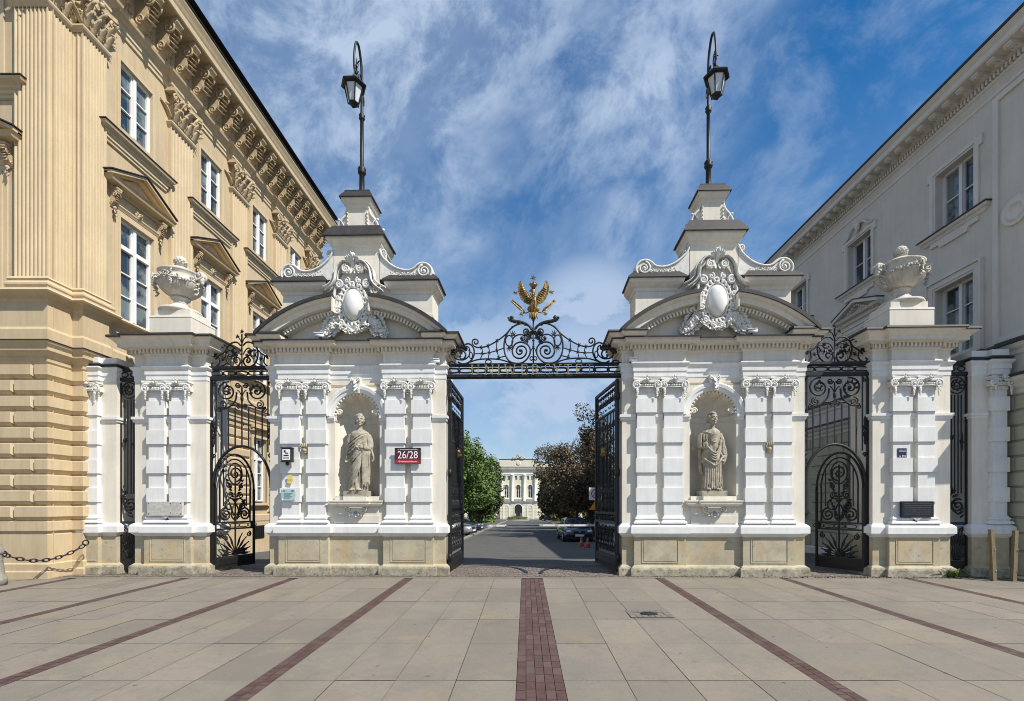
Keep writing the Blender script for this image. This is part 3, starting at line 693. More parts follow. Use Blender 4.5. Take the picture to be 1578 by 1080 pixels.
def bay(c,xfm=None,low=True):
    f=MB(); archi(f,c,1.08,11.2,13.22,[(0,.10,.03)])
    if xfm: f.xf(xfm)
    f.build('window_surround','ochre_light',LB); f=MB(); archi(f,c,1.12,6.46,9.12,[(0,.06,.05),(.06,.16,.03)])
    f.mould([(c-.68,0),(c-.68,-.02),(c+.68,-.02),(c+.68,0)],[(0,9.28),(.02,9.29),(.04,9.33),(.06,9.36),(.06,9.39),(0,9.40)])
    if xfm: f.xf(xfm)
    f.build('window_surround','ochre_light',LB)
    window(LB,c,6.5,9.12,1.12,.12,rows=3,transom=8.42,xfm=xfm); window(LB,c,11.5,13.22,1.08,.12,rows=3,xfm=xfm)
    pediment(c,9.84,10.50,.82,.30,LB,xfm); consoles(c,.78,9.66,LB,xfm)
    s=MB(); s.mould([(c-1.0,0),(c-1.0,-.005),(c+1.0,-.005),(c+1.0,0)],[(0,10.78),(.04,10.80),(.04,10.86),(.07,10.88),(.07,10.95),(.11,10.98),(.11,11.04),(.20,11.10),(.22,11.16),(0,11.17)])
    r=MB(); r.mould([(c-1.0,0),(c-1.0,-.005),(c+1.0,-.005),(c+1.0,0)],[(.05,11.171),(.24,11.171),(.24,11.19),(.0,11.33)])
    if xfm: s.xf(xfm); r.xf(xfm)
    so=s.build('sill_band','ochre_light',LB); r.build('sill_flashing','lead',so)
for i,c in enumerate(cen):
    bay(c)
    w=window(LB,c,1.76,4.25,1.0,.20,rows=3,transom=3.45)
    s=MB(); archi(s,c,1.0,1.70,4.25,[(0,.09,.045)]); s.box(c-.62,c+.62,-.10,.06,1.60,1.70); s.box(c-.62,c-.46,-.09,.06,4.5,4.62); s.box(c+.46,c+.62,-.09,.06,4.5,4.62); s.box(c-.66,c+.66,-.13,.06,4.62,4.68); s.build('window_surround','ochre_light',LB)
    g=MB(); g.box(c-.33,c+.33,-.01,.03,.30,.80)
    for k in range(5): g.box(c-.28+.13*k,c-.25+.13*k,-.03,.0,.33,.78)
    g.build('basement_grate','iron',LB)
F=Matrix(((0,1,0,10.93),(-1,0,0,0),(0,0,1,0),(0,0,0,1)))
bay(-1.85,F)
# entablature, modillions, eaves
b=MB(); b.mould(path,[(0,13.86),(.04,13.88),(.04,13.98),(.07,14.00),(.07,14.12),(.13,14.17),(.15,14.22),(.22,14.26),(.24,14.32),(0,14.33)]); b.build('architrave','ochre_light',LB)
pe=[(10.83,9),(10.83,.10),(11.3,.10),(11.3,-.10),(YEND,-.10),(YEND,9)]
b=MB(); b.mould(pe,[(0,14.30),(.02,14.33),(.02,15.40),(.68,15.42),(.70,15.45),(.70,15.60),(.73,15.66),(.76,15.74),(.82,15.86),(.82,15.92),(0,15.95)]); eo=b.build('main_cornice','ochre',LB)
b=MB(); b.mould(pe,[(0,15.951),(.845,15.925),(.855,15.93),(.855,15.95),(.6,16.02),(0,16.3)]); b.add([(10.5,-1,16.2),(YEND+.3,-1,16.2),(YEND+.3,9,18.5),(10.5,9,18.5)],[(0,1,2,3)]); b.build('roof','lead',LB,fix=False)
mo=modillion(.27,.60,1.0).xf(T((0,-.12,15.41))).build('modillion','ochre_orn',LB)
xs=[11.55+.744*k for k in range(18)]
mo.location=(xs[0],0,0)
for x in xs[1:]:
    c=mo.copy(); C.objects.link(c); c.parent=LB; c.location=(x,0,0)
for y in (.35,1.1):
    c=mo.copy(); C.objects.link(c); c.parent=LB; c.rotation_euler=(0,0,R(-90)); c.location=(10.93,y,0)
b=MB()                                       # rosette and scrolls between the modillions
for k in range(6): b.leaf((0,-.12,14.86),(math.cos(k*PI/3),-.3,math.sin(k*PI/3)),.16,.05,curl=.1,seg=3)
for s in (-1,1): b.tube(spiral(s*.10,14.62,.08,.02,90,s*1.2,y=-.13,n=10),.025,4)
b.tube(spiral(0,15.12,.1,.02,0,1.3,y=-.13,n=10),.025,4); b.tube([(0,-.12,14.6),(0,-.12,15.1)],.03,4)
ro=b.build('frieze_rosette','ochre_orn',LB); ro.location=(xs[0]+.372,0,0)
for k in range(1,17):
    c=ro.copy(); C.objects.link(c); c.parent=LB; c.location=(xs[0]+.372+.744*k,0,0)
LB.location.z=0
# ================================================================ RIGHT PALACE WING (grey, in shade)
RB=thing('palace_wing','grey plastered palace wing in shadow right of the gate','building',(11.1,0,0),R(-90))
Y0=10.15; cR=[12.52+3.56*k for k in range(7)]; YE=38
hl=[]
for c in cR: hl+= [(-c-.56,-c+.56,8.98,10.50),(-c-.56,-c+.56,5.55,7.40)]
for c in cR[1:]: hl+= [(-c-.5,-c+.5,1.5,3.35)]
b=MB(); wallface(b,-YE,-Y0,4.5,12,0,[h for h in hl if h[2]>4],.26)
b.add([(-Y0,0,-.5),(-Y0,20,-.5),(-Y0,20,12),(-Y0,0,12)],[(0,1,2,3)]); b.add([(-YE,0,-2),(-YE,20,-2),(-YE,20,12),(-YE,0,12)],[(0,1,2,3)])
b.build('wall','grey',RB,fix=False)
b=MB(); wallface(b,-YE,-Y0,-1.5,4.6,-.02,[h for h in hl if h[2]<4],.25); b.build('ground_floor_wall','olive',RB,fix=False)
# shallow rusticated courses
b=MB(); zs=[.05,.62]+[1.02+.345*k for k in range(10)]
for k in range(len(zs)-1):
    z0,z1=zs[k],zs[k+1]-.018; x=-Y0
    first=True
    while x>-YE+.3:
        w=(.42 if (first and k%2) else .78); first=False
        x1=max(x-w,-YE)
        skip=any(h[2]<4 and x1<h[1]+.12 and x>h[0]-.12 and z1>h[2]-.2 and z0<h[3]+.2 for h in hl)
        if not skip: b.bev(x1+.006,x-.006,-.02,-.065,z0,z1,.022)
        x=x1
b.build('rusticated_base','olive',RB)
b=MB(); pr=[(-Y0,6),(-Y0,0)]; fr=[(-YE,0),(-Y0,0),(-Y0,6)]
b.mould(fr,[(0,-1.6),(.11,-1.6),(.11,.0),(.09,.04),(0,.06)])
b.mould(fr,[(0,4.12),(.05,4.15),(.07,4.24),(.12,4.28),(.14,4.36),(.22,4.42),(.25,4.50),(.0,4.52)])
b.mould(fr,[(0,5.02),(.03,5.05),(.03,5.14),(.10,5.20),(.13,5.28),(0,5.30)]); b.build('string_course','greylight',RB)
b=MB(); b.mould(fr,[(.02,4.521),(.28,4.505),(.28,4.54),(.0,4.64)]); b.mould(fr,[(.02,5.301),(.16,5.285),(.16,5.32),(0,5.41)]); b.build('flashing','lead',RB)
b=MB(); b.mould(fr,[(0,11.28),(.03,11.30),(.03,11.36),(.015,11.38),(0,11.39)])
b.mould(fr,[(0,11.60),(.03,11.62),(.05,11.66),(.05,11.68)]); b.mould(fr,[(0,11.79),(.10,11.80),(.10,11.92),(.44,11.93),(.47,11.96),(.47,12.08),(.52,12.14),(.56,12.20),(0,12.22)])
x=-Y0-.05
while x>-YE: b.box(x-.05,x,-.10,0,11.68,11.79); x-=.095
b.build('main_cornice','greylight',RB)
b=MB(); b.mould(fr,[(0,12.221),(.58,12.205),(.60,12.25),(.3,12.4),(0,12.6)]); b.build('roof','lead',RB)
m0=MB(); pts=[(0,0),(-.30,0),(-.31,-.05),(-.24,-.10),(-.12,-.09),(-.06,-.12),(0,-.13)]
vs=[(-.09,y,z) for y,z in pts]+[(.09,y,z) for y,z in pts]; k=len(pts)
m0.add(vs,[tuple(range(k)),tuple(range(2*k-1,k-1,-1))]+[(i,(i+1)%k,(i+1)%k+k,i+k) for i in range(k)])
for q in range(3): m0.leaf((0,-.08-.07*q,-.10),(0,-1,-.25),.09,.05,curl=.4,seg=3)
m0.xf(T((0,-.10,11.925))); mo=m0.build('modillion','greylight',RB); mo.location=(-Y0-.2,0,0)
for k in range(1,68):
    c=mo.copy(); C.objects.link(c); c.parent=RB; c.location=(-Y0-.2-.4*k,0,0)
for i,c in enumerate(cR):
    f=MB(); archi(f,-c,1.12,5.42,7.40,[(0,.06,.04),(.06,.20,.06),(.20,.25,.10)]); f.build('window_surround','greylight',RB); f=MB(); archi(f,-c,1.12,8.96,10.50,[(0,.05,.03),(.05,.15,.055)])
    for s in (-1,1): f.box(-c+s*.74-.06,-c+s*.74+.06,-.05,0,10.42,10.66)
    f.mould([(-c-.86,0),(-c-.86,-.005),(-c+.86,-.005),(-c+.86,0)],[(0,8.72),(.04,8.74),(.07,8.80),(.12,8.83),(.14,8.89),(0,8.90)])
    f.prism([(-c-.70,8.72),(-c+.70,8.72),(-c+.70,8.60),(-c+.45,8.60),(-c+.38,8.50),(-c-.38,8.50),(-c-.45,8.60),(-c-.70,8.60)],-.05,0)
    if i%2:
        for s in (-1,1): f.tube(cr([(-c+s*.72,-.06,10.68),(-c+s*.5,-.06,10.72),(-c+s*.28,-.07,10.92),(-c+s*.1,-.07,10.95)],4),.035,5)
        f.ball((-c,-.07,10.90),(.12,.07,.17)); f.leaf((-c,-.08,10.78),(0,-.3,-1),.22,.07); f.tube(spiral(-c,10.95,.13,.03,-90,1.3,y=-.1,n=14),.03,5)
    f.build('window_surround','greylight',RB)
    f=MB(); f.mould([(-c-.86,0),(-c-.86,-.005),(-c+.86,-.005),(-c+.86,0)],[(.02,8.901),(.17,8.895),(.17,8.92),(0,8.96)]); f.build('sill_flashing','lead',RB)
    window(RB,-c,8.98,10.50,1.12,.24,'frame_grey',rows=2); window(RB,-c,5.55,7.40,1.12,.24,'frame_grey',rows=3)
    if i%2:
        b=MB(); hw=.85; zb,za=8.0,8.45; pr=.24
        b.mould([(-c-hw,0),(-c-hw,-.01),(-c+hw,-.01),(-c+hw,0)],[(0,zb-.22),(.05,zb-.20),(.07,zb-.12),(pr-.05,zb-.09),(pr,zb-.02),(0,zb)])
        for s in (-1,1):
            vs=[(-c+s*(hw+pr),-pr,zb-.01),(-c,-pr,za-.10),(-c,-pr,za),(-c+s*(hw+pr),-pr,zb+.09)]; vs+=[(x,0,z) for x,_,z in vs]
            b.add(vs,[(0,1,2,3),(4,7,6,5),(0,1,5,4),(1,2,6,5),(2,3,7,6),(3,0,4,7)])
            for q in range(8):
                t=(q+.5)/8; b.box(-c+s*hw*t-.03,-c+s*hw*t+.03,-.14,0,za-.14-(za-zb-.02)*t-.05,za-.13-(za-zb-.02)*t)
        o=b.build('pediment','greylight',RB)
        r=MB()
        for s in (-1,1):
            vs=[(-c+s*(hw+pr+.03),-pr-.02,zb+.092),(-c,-pr-.02,za+.002),(-c,-pr-.02,za+.03),(-c+s*(hw+pr+.03),-pr-.02,zb+.12)]; vs+=[(x,0,z) for x,_,z in vs]
            r.add(vs,[(0,1,2,3),(4,7,6,5),(0,1,5,4),(1,2,6,5),(2,3,7,6),(3,0,4,7)])
        r.build('pediment_roof','lead',o)
    if i>=1:
        s=MB(); archi(s,-c,1.0,1.42,3.35,[(0,.11,.10)]); s.box(-c-.7,-c+.7,-.16,0,1.30,1.42)
        for q in (-1,1): s.box(-c+q*.5-.07,-c+q*.5+.07,-.12,0,1.08,1.30)
        s.build('window_surround','olive',RB); window(RB,-c,1.45,3.35,1.0,.2,'frame_grey',rows=3)
# corner panel frame, medallion
b=MB(); xa,xb=-11.45,-11.32
b.box(xa,xb,-.05,0,5.42,11.22); b.box(xb,-Y0-.12,-.05,0,11.10,11.22); b.box(xb,-Y0-.12,-.05,0,5.42,5.54); b.box(-Y0-.12,-Y0-.02,-.05,0,5.42,11.22); b.build('panel_frame','greylight',RB)
b=MB(); Q=Matrix(((1,0,0,-10.93),(0,0,-1,0),(0,1,0,8.32),(0,0,0,1)))
b.lathe([(0,.02),(.13,.02),(.15,.05),(.19,.06),(.22,.05),(.23,.03),(.30,.03),(.33,.05),(.33,0)],n=28); b.xf(Q); b.build('medallion','greylight',RB)
# ================================================================ GATE PIERS
SH=.0
def pilaster_shaft(x,w=.42,z0=1.34,z1=4.28,yb=0.0,side=0):
    """white banded pilaster; z levels of the projecting blocks as in the photo"""
    b=MB(); d=.085
    b.box(x-w/2,x+w/2,-d,.01,z0,z1)
    for za,zb in ((1.71,2.035),(2.385,2.71),(3.075,3.40),(3.765,4.085)):
        b.box(x-w/2-.03,x+w/2+.03,-d-.035,.005,za,zb)
    return b
def pil_base(b,x,w=.42):
    b.mould([(x-w/2,0),(x-w/2,-.085),(x+w/2,-.085),(x+w/2,0)],[(0,1.40),(.015,1.39),(.02,1.36),(.045,1.345),(.05,1.32),(.03,1.30),(.03,1.285),(.065,1.27),(.085,1.24),(.085,1.21),(0,1.20)])
ENT=[(0,4.58),(.012,4.60),(.012,4.70),(.03,4.715),(.03,4.83),(.05,4.845),(.075,4.885),(.075,4.905),(.03,4.93),(.0,4.95),(0,5.155),(.02,5.165),(.045,5.19),(.045,5.195)]
COR=[(.10,5.30),(.115,5.325),(.235,5.335),(.235,5.40),(.25,5.415)]
CYM=[(.25,5.416),(.265,5.44),(.29,5.47),(.33,5.50),(.345,5.515),(.345,5.54),(0,5.545)]
def dentils(b,path,o0=.045,o1=.105,z0=5.195,z1=5.30,pitch=.082,w=.045):
    # core strip and teeth
    b.mould(path,[(0,z0),(o0,z0),(o0,z1),(0,z1)])
    for i in range(len(path)-1):
        a=Vector(path[i]); c=Vector(path[i+1]); L=(c-a).length
        if L<.2: continue
        d=(c-a)/L; nrm=Vector((d.y,-d.x)); e0=-(o1 if True else 0)
        n=max(1,int((L+2*o1)/pitch)); st=(L+2*o1-w)/max(1,n-1) if n>1 else 0
        for k in range(n):
            s=a+d*(-o1+st*k); q=[]
            if k*st-o1>L+o1-w+.001: break
            p0=s+nrm*o0; p1=s+nrm*o1; p2=p1+d*w; p3=p0+d*w
            q=[(p.x,p.y,z0+.012) for p in (p0,p1,p2,p3)]+[(p.x,p.y,z1) for p in (p0,p1,p2,p3)]
            b.add(q,[(0,1,2,3),(4,7,6,5),(0,4,5,1),(1,5,6,2),(2,6,7,3),(3,7,4,0)])
def volute_wing(sgn):
    """concave side scroll of the attic with raised rim, spiral and small flowers (x outward positive)"""
    pts=[(.56,6.93),(.56,7.62),(.60,7.50),(.68,7.40),(.84,7.26),(1.02,7.17),(1.20,7.14),(1.34,7.17),(1.42,7.24),(1.50,7.29),(1.60,7.30),(1.70,7.26),(1.77,7.17),(1.78,7.07),(1.73,6.97),(1.70,6.93)]
    up=cr([(x,0,z) for x,z in pts[1:-1]],4); poly=[(.56,6.93)]+[(p.x,p.z) for p in up]+[(1.70,6.93)]
    b=MB(); b.prism([(sgn*x,z) for x,z in poly],-.06,.22)
    b.tube([(sgn*p.x,-.075,p.z-.015) for p in up],.026,6); b.tube([(sgn*p.x,.08,p.z+.005) for p in up],[.03]*len(up),6,flat=4.5)
    cz=7.10; cx_=1.60
    b.tube([(sgn*x,y,z) for x,y,z in spiral(cx_,cz,.145,.02,100,1.9,y=-.085,n=30)],[.026-.010*i/30 for i in range(31)],6)
    b.ball((sgn*cx_,-.09,cz),(.04,.03,.04))
    for i in range(13):
        x=.95+.042*i; z=7.02+.03*math.sin(i*2.1)
        for k in range(4): b.leaf((sgn*x,-.06,z),(math.cos(i+k*PI/2),-.35,math.sin(i+k*PI/2)),.055,.018,curl=.2,seg=2)
        b.ball((sgn*x,-.08,z),.014,5,4)
    for i in range(14): b.ball((sgn*(.8+rj.random()*.35),-.065,6.98+rj.random()*.16),(.012,.012,.012),5,3)
    # small upright scroll against the tower
    b.tube([(sgn*x,y,z) for x,y,z in spiral(.63,7.56,.075,.012,-90,1.4,y=-.05,n=18)],.022,6)
    b.box(sgn*.63-.04,sgn*.63+.04,-.04,.1,7.48,7.60)
    return b
def cartouche(big=True):
    b=MB(); C0=(0.0,-.30,6.26); y=-.27
    N=36
    for sc_,r_ in ((1.0,.028),(1.20,.024),(1.52,.034)):      # double frame of the oval
        ring=[(.225*sc_*math.cos(2*PI*i/N),y,6.25+.36*sc_*math.sin(2*PI*i/N)-.01*(sc_-1)) for i in range(N)]
        b.tube(ring,r_,6,closed=True)
    for i in range(22):
        a=2*PI*i/22; b.leaf((.265*math.cos(a),y-.015,6.25+.42*math.sin(a)),(math.cos(a+.35),-.1,math.sin(a+.35)),.14,.034,curl=.1,seg=3,th=.4)
    b.prism([(.35*math.cos(2*PI*i/24),6.25+.52*math.sin(2*PI*i/24)) for i in range(24)],-.245,-.02)
    # backing strapwork
    back=[(0,5.62),(.32,5.66),(.40,5.95),(.36,6.2),(.44,6.5),(.42,6.85),(.30,7.05),(.22,7.2),(.12,7.35),(0,7.42)]
    b.prism(back+[(-x,z) for x,z in reversed(back[1:-1])],-.16,.03)
    for s in (-1,1):
        # swan-neck bands beside the shell
        P=cr([(s*.12,-.24,7.28),(s*.24,-.25,7.30),(s*.38,-.25,7.18),(s*.44,-.25,7.0),(s*.46,-.25,6.86),(s*.55,-.24,6.72),(s*.72,-.22,6.60)],5)
        b.tube(P,.024,6,flat=5.0); b.tube([p+Vector((-s*.05,.03,-.02)) for p in P],.02,5,flat=3)
        P=cr([(s*.20,-.2,7.33),(s*.33,-.2,7.30),(s*.49,-.2,7.10),(s*.52,-.2,6.90),(s*.62,-.2,6.78),(s*.78,-.18,6.70)],5); b.tube(P,.022,5,flat=4.5)
        for (x,z,r0,a0,tn,w) in ((.165,7.12,.105,90,-1.9,.034),(.34,6.74,.10,60,1.8,.034),(.14,6.83,.07,100,1.4,.026),(.38,6.10,.09,140,-1.7,.032),(.28,5.80,.075,60,1.6,.028),(.10,5.68,.06,120,-1.4,.022),(.40,6.42,.06,-90,-1.4,.024)):
            sp=spiral(s*x,z,r0,.012,a0 if s>0 else 180-a0,s*tn,y=-.30,n=24); b.tube(sp,[w*(1-.45*i/24) for i in range(25)],6)
            b.ball((s*x,-.30,z),(.03,.03,.03)); b.box(s*x-r0*.7,s*x+r0*.7,-.27,-.05,z-r0*.7,z+r0*.7)
        P=cr([(s*.42,-.26,6.70),(s*.47,-.28,6.50),(s*.40,-.28,6.32),(s*.46,-.28,6.14)],4); b.tube(P,.035,6)
        P=cr([(s*.35,-.26,5.98),(s*.30,-.28,5.84),(s*.18,-.28,5.74),(s*.06,-.27,5.66)],4); b.tube(P,.035,6)
        for k in range(7): b.leaf((s*(.40+.02*k%2),-.25,6.66-.09*k),(s*1.0,-.3,-.35),.12,.035,curl=-.2)
        # garland of fruit and leaves sweeping out and down
        gp=cr([(s*.30,-.14,6.10),(s*.42,-.15,5.92),(s*.54,-.13,5.74),(s*.72,-.10,5.58)],4); b.tube(gp,[.10,.11,.12,.13,.13,.14,.14,.14,.13,.12,.10,.08,.05],7,flat=.7)
        for k in range(30):                      # overlapping leaves along the garland
            q=gp[min(len(gp)-1,int(k/30*len(gp)))]; t=k/29; q=Vector((.30+.44*t,-.19+.05*t,6.12-.54*t**.85))*1; q.x*=s
            wd=.05+.11*math.sin(PI*min(1,.15+t*.9))
            for o in (-1,-.35,.35,1):
                d=Vector((s*(.75+.5*o+rj.uniform(-.7,.5)),-.12-.25*rj.random(),-.85+.65*o+rj.uniform(-.5,.6))).normalized(); p=q+Vector((s*.72,0,.69)).normalized()*o*wd
                b.leaf((p.x,p.y-.03*(1-abs(o)),p.z),d,rj.uniform(.09,.15),.045,curl=.3,seg=3,th=.45)
            if k%2: b.ball((q.x+rj.uniform(-.08,.08),q.y-.05,max(5.53,q.z+rj.uniform(-.07,.07))),(.05,.045,.05),8,6)
        for k in range(5): b.leaf((s*.74,-.12,5.60),(s*math.cos(k*.6-1.3),-.1,math.sin(k*.6-1.3)),.14,.04,curl=.2,seg=3)
        for k in range(22):                      # swag under the oval
            t=k/21; gx=.36*(1-t)+.02; gz_=5.78-.20*math.sin(PI*t*.5)
            b.ball((s*gx,-.27-rj.random()*.05,gz_+rj.uniform(-.03,.03)),(.034,.034,.034),6,4) if k%4==0 else None
            b.leaf((s*gx,-.27,gz_),(rj.uniform(-1,1),-.5,rj.uniform(-1,.4)),.10,.035,curl=.3,seg=3)
        for k in range(5): b.leaf((s*.02,-.26,7.20+.02*k),(s*(.25+.28*k),-.25,1-.12*k),.26-.02*k,.045,curl=.35,seg=5)
        for k in range(3): b.leaf((s*(.05+.05*k),-.26,7.16),(s*.3*k,-.2,-1),.20,.035,curl=.2)
    b.ball((0,-.30,7.45),(.065,.06,.06)); b.leaf((0,-.27,7.15),(0,-.2,1),.34,.06,curl=.35)
    b.ball((0,-.28,6.70),(.05,.04,.04))
    for k in range(8): b.leaf((0,-.28,5.66),(math.cos(k*PI/4),-.3,math.sin(k*PI/4)),.10,.03,curl=.2)
    return b
def make_pier(u0,label,mir=1):
    r=thing('gate_pier',label,'gate pier',G(u0,0),-GA,'main piers of the gate')
    D=.80; hw=2.09
    # plan line of plinth and entablature with pilaster pairs breaking forward
    def plan(j,hw=hw,e=0.0): return [(-hw,D),(-hw,0),(-1.83-e,0),(-1.83-e,-j),(-.65+e,-j),(-.65+e,0),(.65-e,0),(.65-e,-j),(1.83+e,-j),(1.83+e,0),(hw,0),(hw,D)]
    # body front with the niche opening
    b=MB(); nr=.535; zs,ns=3.73,18
    def quad(x0,x1,z0,z1): b.add([(x0,0,z0),(x1,0,z0),(x1,0,z1),(x0,0,z1)],[(0,1,2,3)])
    quad(-hw,-nr,.9,5.6); quad(nr,hw,.9,5.6); quad(-nr,nr,.9,1.84)
    for i in range(ns):
        a0,a1=PI*i/ns,PI*(i+1)/ns
        b.add([(nr*math.cos(a0),0,zs+nr*math.sin(a0)),(nr*math.cos(a0),0,5.6),(nr*math.cos(a1),0,5.6),(nr*math.cos(a1),0,zs+nr*math.sin(a1))],[(0,1,2,3)])
    b.add([(-hw,0,.9),(-hw,D,.9),(-hw,D,5.6),(-hw,0,5.6)],[(0,1,2,3)]); b.add([(hw,0,.9),(hw,D,.9),(hw,D,5.6),(hw,0,5.6)],[(0,1,2,3)]); b.add([(-hw,D,.9),(hw,D,.9),(hw,D,5.6),(-hw,D,5.6)],[(0,1,2,3)])
    b.add([(-hw,0,5.53),(hw,0,5.53),(hw,D,5.53),(-hw,D,5.53)],[(0,1,2,3)])
    body=b.build('wall','cream',r,fix=False)
    b=MB(); n=20                                   # niche
    for i in range(n):
        a0,a1=PI*i/n,PI*(i+1)/n
        b.add([(nr*math.cos(a),nr*math.sin(a),z) for a,z in ((a0,1.84),(a1,1.84),(a1,zs),(a0,zs))],[(0,1,2,3)],True)
        b.add([(0,0,1.845),(nr*math.cos(a0),nr*math.sin(a0),1.845),(nr*math.cos(a1),nr*math.sin(a1),1.845)],[(0,1,2)])
    no=b.build('niche','cream',r,fix=False)
    b=MB(); nph=88; nt=8; vs=[]
    for i in range(nph+1):
        ph=PI*i/nph
        for j in range(nt+1):
            t=PI/2*j/nt; rr=nr*(1-.13*abs(math.sin(ph*5.5))*math.cos(t)**.4*(1 if j>0 else .3))
            vs.append((rr*math.cos(ph)*math.cos(t),nr*math.sin(t)-.0,zs+rr*math.sin(ph)*math.cos(t)))
    fs=[(i*(nt+1)+j,(i+1)*(nt+1)+j,(i+1)*(nt+1)+j+1,i*(nt+1)+j+1) for i in range(nph) for j in range(nt)]
    b.add(vs,fs,False)
    for k in range(19):                            # scalloped shell edge
        a=PI*(k+.5)/19; b.ball(((nr-.012)*math.cos(a),.0,zs+(nr-.012)*math.sin(a)),(.034,.03,.034),7,5)
    for s in (-1,1): b.tube([(x,y,z) for x,y,z in spiral(s*.43,zs+.09,.075,.01,180 if s>0 else 0,-s*1.5,y=.02,n=16)],.022,6)
    b.build('shell','cream',no,fix=False)
    b=MB(); b.mould([(nr*math.cos(PI*i/16),nr*math.sin(PI*i/16)) for i in range(17)],[(0,3.60),(-.02,3.62),(-.03,3.70),(-.04,3.73),(0,3.735)]); 
    b.v=[(x,y,z) for x,y,z in b.v]; b.build('niche_band','cream',no)
    b=MB(); pr=[(0.0,0),(.02,-.04),(.09,-.05),(.10,-.075),(.17,-.085),(.20,-.06),(.20,0)]; b.arc(0,zs,nr,0,PI,pr,28); b.build('archivolt','white',r)
    b=MB(); vs=[(-.075,4.26),(.075,4.26),(.115,4.62),(-.115,4.62)]; b.prism(vs,-.13,0); 
    for s in (-1,1): b.tube(spiral(s*.075,4.55,.045,.01,90,-s*1.3,y=-.14,n=12),.018,5); b.tube(spiral(s*.05,4.34,.03,.008,-90,s*1.2,y=-.14,n=10),.014,5)
    for k in range(3): b.leaf((0,-.13,4.56-.08*k),(0,-.25,-1),.14,.05,curl=.35)
    b.build('keystone','plaster',r)
    for x0,x1 in ((-hw,-1.78),(-1.32,-1.16),(-.70,-nr-.0),(nr,.70),(1.16,1.32),(1.78,hw)):
        pth=[(x0,0),(x1,0)]
        if x0==-hw: pth=[(-hw,.3),(-hw,0),(x1,0)]
        if x1==hw: pth=[(x0,0),(hw,0),(hw,.3)]
        b=MB(); b.mould(pth,[(0,3.60),(.02,3.605),(.03,3.63),(.03,3.66),(.055,3.675),(.055,3.735),(0,3.74)]); b.build('impost_band','white',r)
    # stone base
    b=MB(); b.mould(plan(.10),[(.0,.96),(0,.25),(.04,.22),(.06,.19),(.06,-.3)]); 
    for x0,x1 in ((-1.66,-.82),(.82,1.66)):
        for (xa,xb,za,zb) in ((x0,x1,.87,.885),(x0,x1,.30,.315),(x0,x0+.015,.315,.87),(x1-.015,x1,.315,.87)): b.box(xa,xb,-.112,-.09,za,zb)
        b.box(x0+.05,x1-.05,-.108,-.09,.345,.835)
    po=b.build('plinth','sand',r)
    b=MB(); b.mould(plan(.10),[(.062,.205),(.075,.19),(.085,.16),(.085,-.3)]); b.build('foot','sandfoot',po)
    b=MB(); b.mould(plan(.10),[(0,.90),(.015,.925),(.05,.95),(.055,.97),(.085,.985),(.085,1.13),(.06,1.165),(.03,1.19),(.02,1.20),(0,1.205)]); b.build('base_ledge','white',r)
    for s_ in (-1,1):                              # darker plates beside the keystone, painted shade of sunk spandrel slits
        b=MB(); b.prism([(s_*.30,4.42),(s_*.62,4.42),(s_*.62,4.47),(s_*.22,4.47)],-.006,.0); b.build('spandrel_shade','sand',r)
    for x in (-1.55,-.93,.93,1.55):
        b=pilaster_shaft(x); pil_base(b,x); p=b.build('pilaster','white',r)
        ionic(.42).xf(T((x,0,4.255))).build('capital','plaster',p)
    # shelf and apron below the niche
    b=MB(); b.mould([(-.55,0),(-.55,-.06),(.55,-.06),(.55,0)],[(0,1.60),(.02,1.605),(.04,1.63),(.07,1.655),(.07,1.70),(.09,1.715),(.09,1.74),(0,1.745)])
    b.mould([(-.29,0),(-.29,-.18),(.29,-.18),(.29,0)],[(0,1.60),(.02,1.605),(.04,1.63),(.07,1.655),(.07,1.70),(.09,1.715),(.09,1.74),(0,1.745)])
    b.box(-.52,.52,-.05,.0,1.745,1.84); b.box(-.27,.27,-.16,0,1.745,1.838)
    b.box(-.52,.52,-.03,0,1.206,1.60); b.box(-.52,.52,-.045,0,1.206,1.38); so=b.build('niche_shelf','cream',r)
    b=MB()
    for s in (-1,1):
        b.tube(spiral(s*.17,1.54,.055,.01,90,-s*1.4,y=-.12,n=14),.018,5); b.tube(cr([(s*.26,-.13,1.59),(s*.24,-.12,1.50),(s*.14,-.11,1.44),(s*.0,-.10,1.36)],4),.018,5)
        for k in range(3): b.leaf((s*.05*k,-.10,1.50-.02*k),(s*(.3*k),-.3,-1),.10,.03,curl=.2)
    b.prism([(-.26,1.60),(.26,1.60),(.22,1.50),(.10,1.42),(0,1.38),(-.10,1.42),(-.22,1.50)],-.10,0); b.ball((0,-.1,1.37),.03); b.build('bracket','cream',so)
    # entablature
    P=plan(.10); e=MB(); e.mould(P,ENT[:11]); eo=e.build('architrave','white',r)
    e=MB(); e.mould(P,[(0.003,4.95),(.003,5.155)]+ENT[11:]+[(0,5.30)]); fo=e.build('frieze','cream',r)
    d=MB(); dentils(d,P); d.build('dentils','cream',fo)
    # cornice: full profile outside, only corona inside the pediment
    e=MB(); e.mould(P,[(0,5.299)]+COR+[(0,5.42)])
    for s in (-1,1):
        p=[(hw,D),(hw,0),(1.83,0),(1.83,-.10),(1.62,-.10)] 
        if s>0: q=[(1.62,-.10),(1.83,-.10),(1.83,0),(hw,0),(hw,D)]
        else: q=[(-hw,D),(-hw,0),(-1.83,0),(-1.83,-.10),(-1.62,-.10)]
        e.mould(q,CYM)
    co=e.build('cornice','cream',r)
    rf=MB()
    rf.mould(P,[(0,5.422),(.25,5.418),(.275,5.405),(.28,5.44),(.2,5.46),(.0,5.47)])
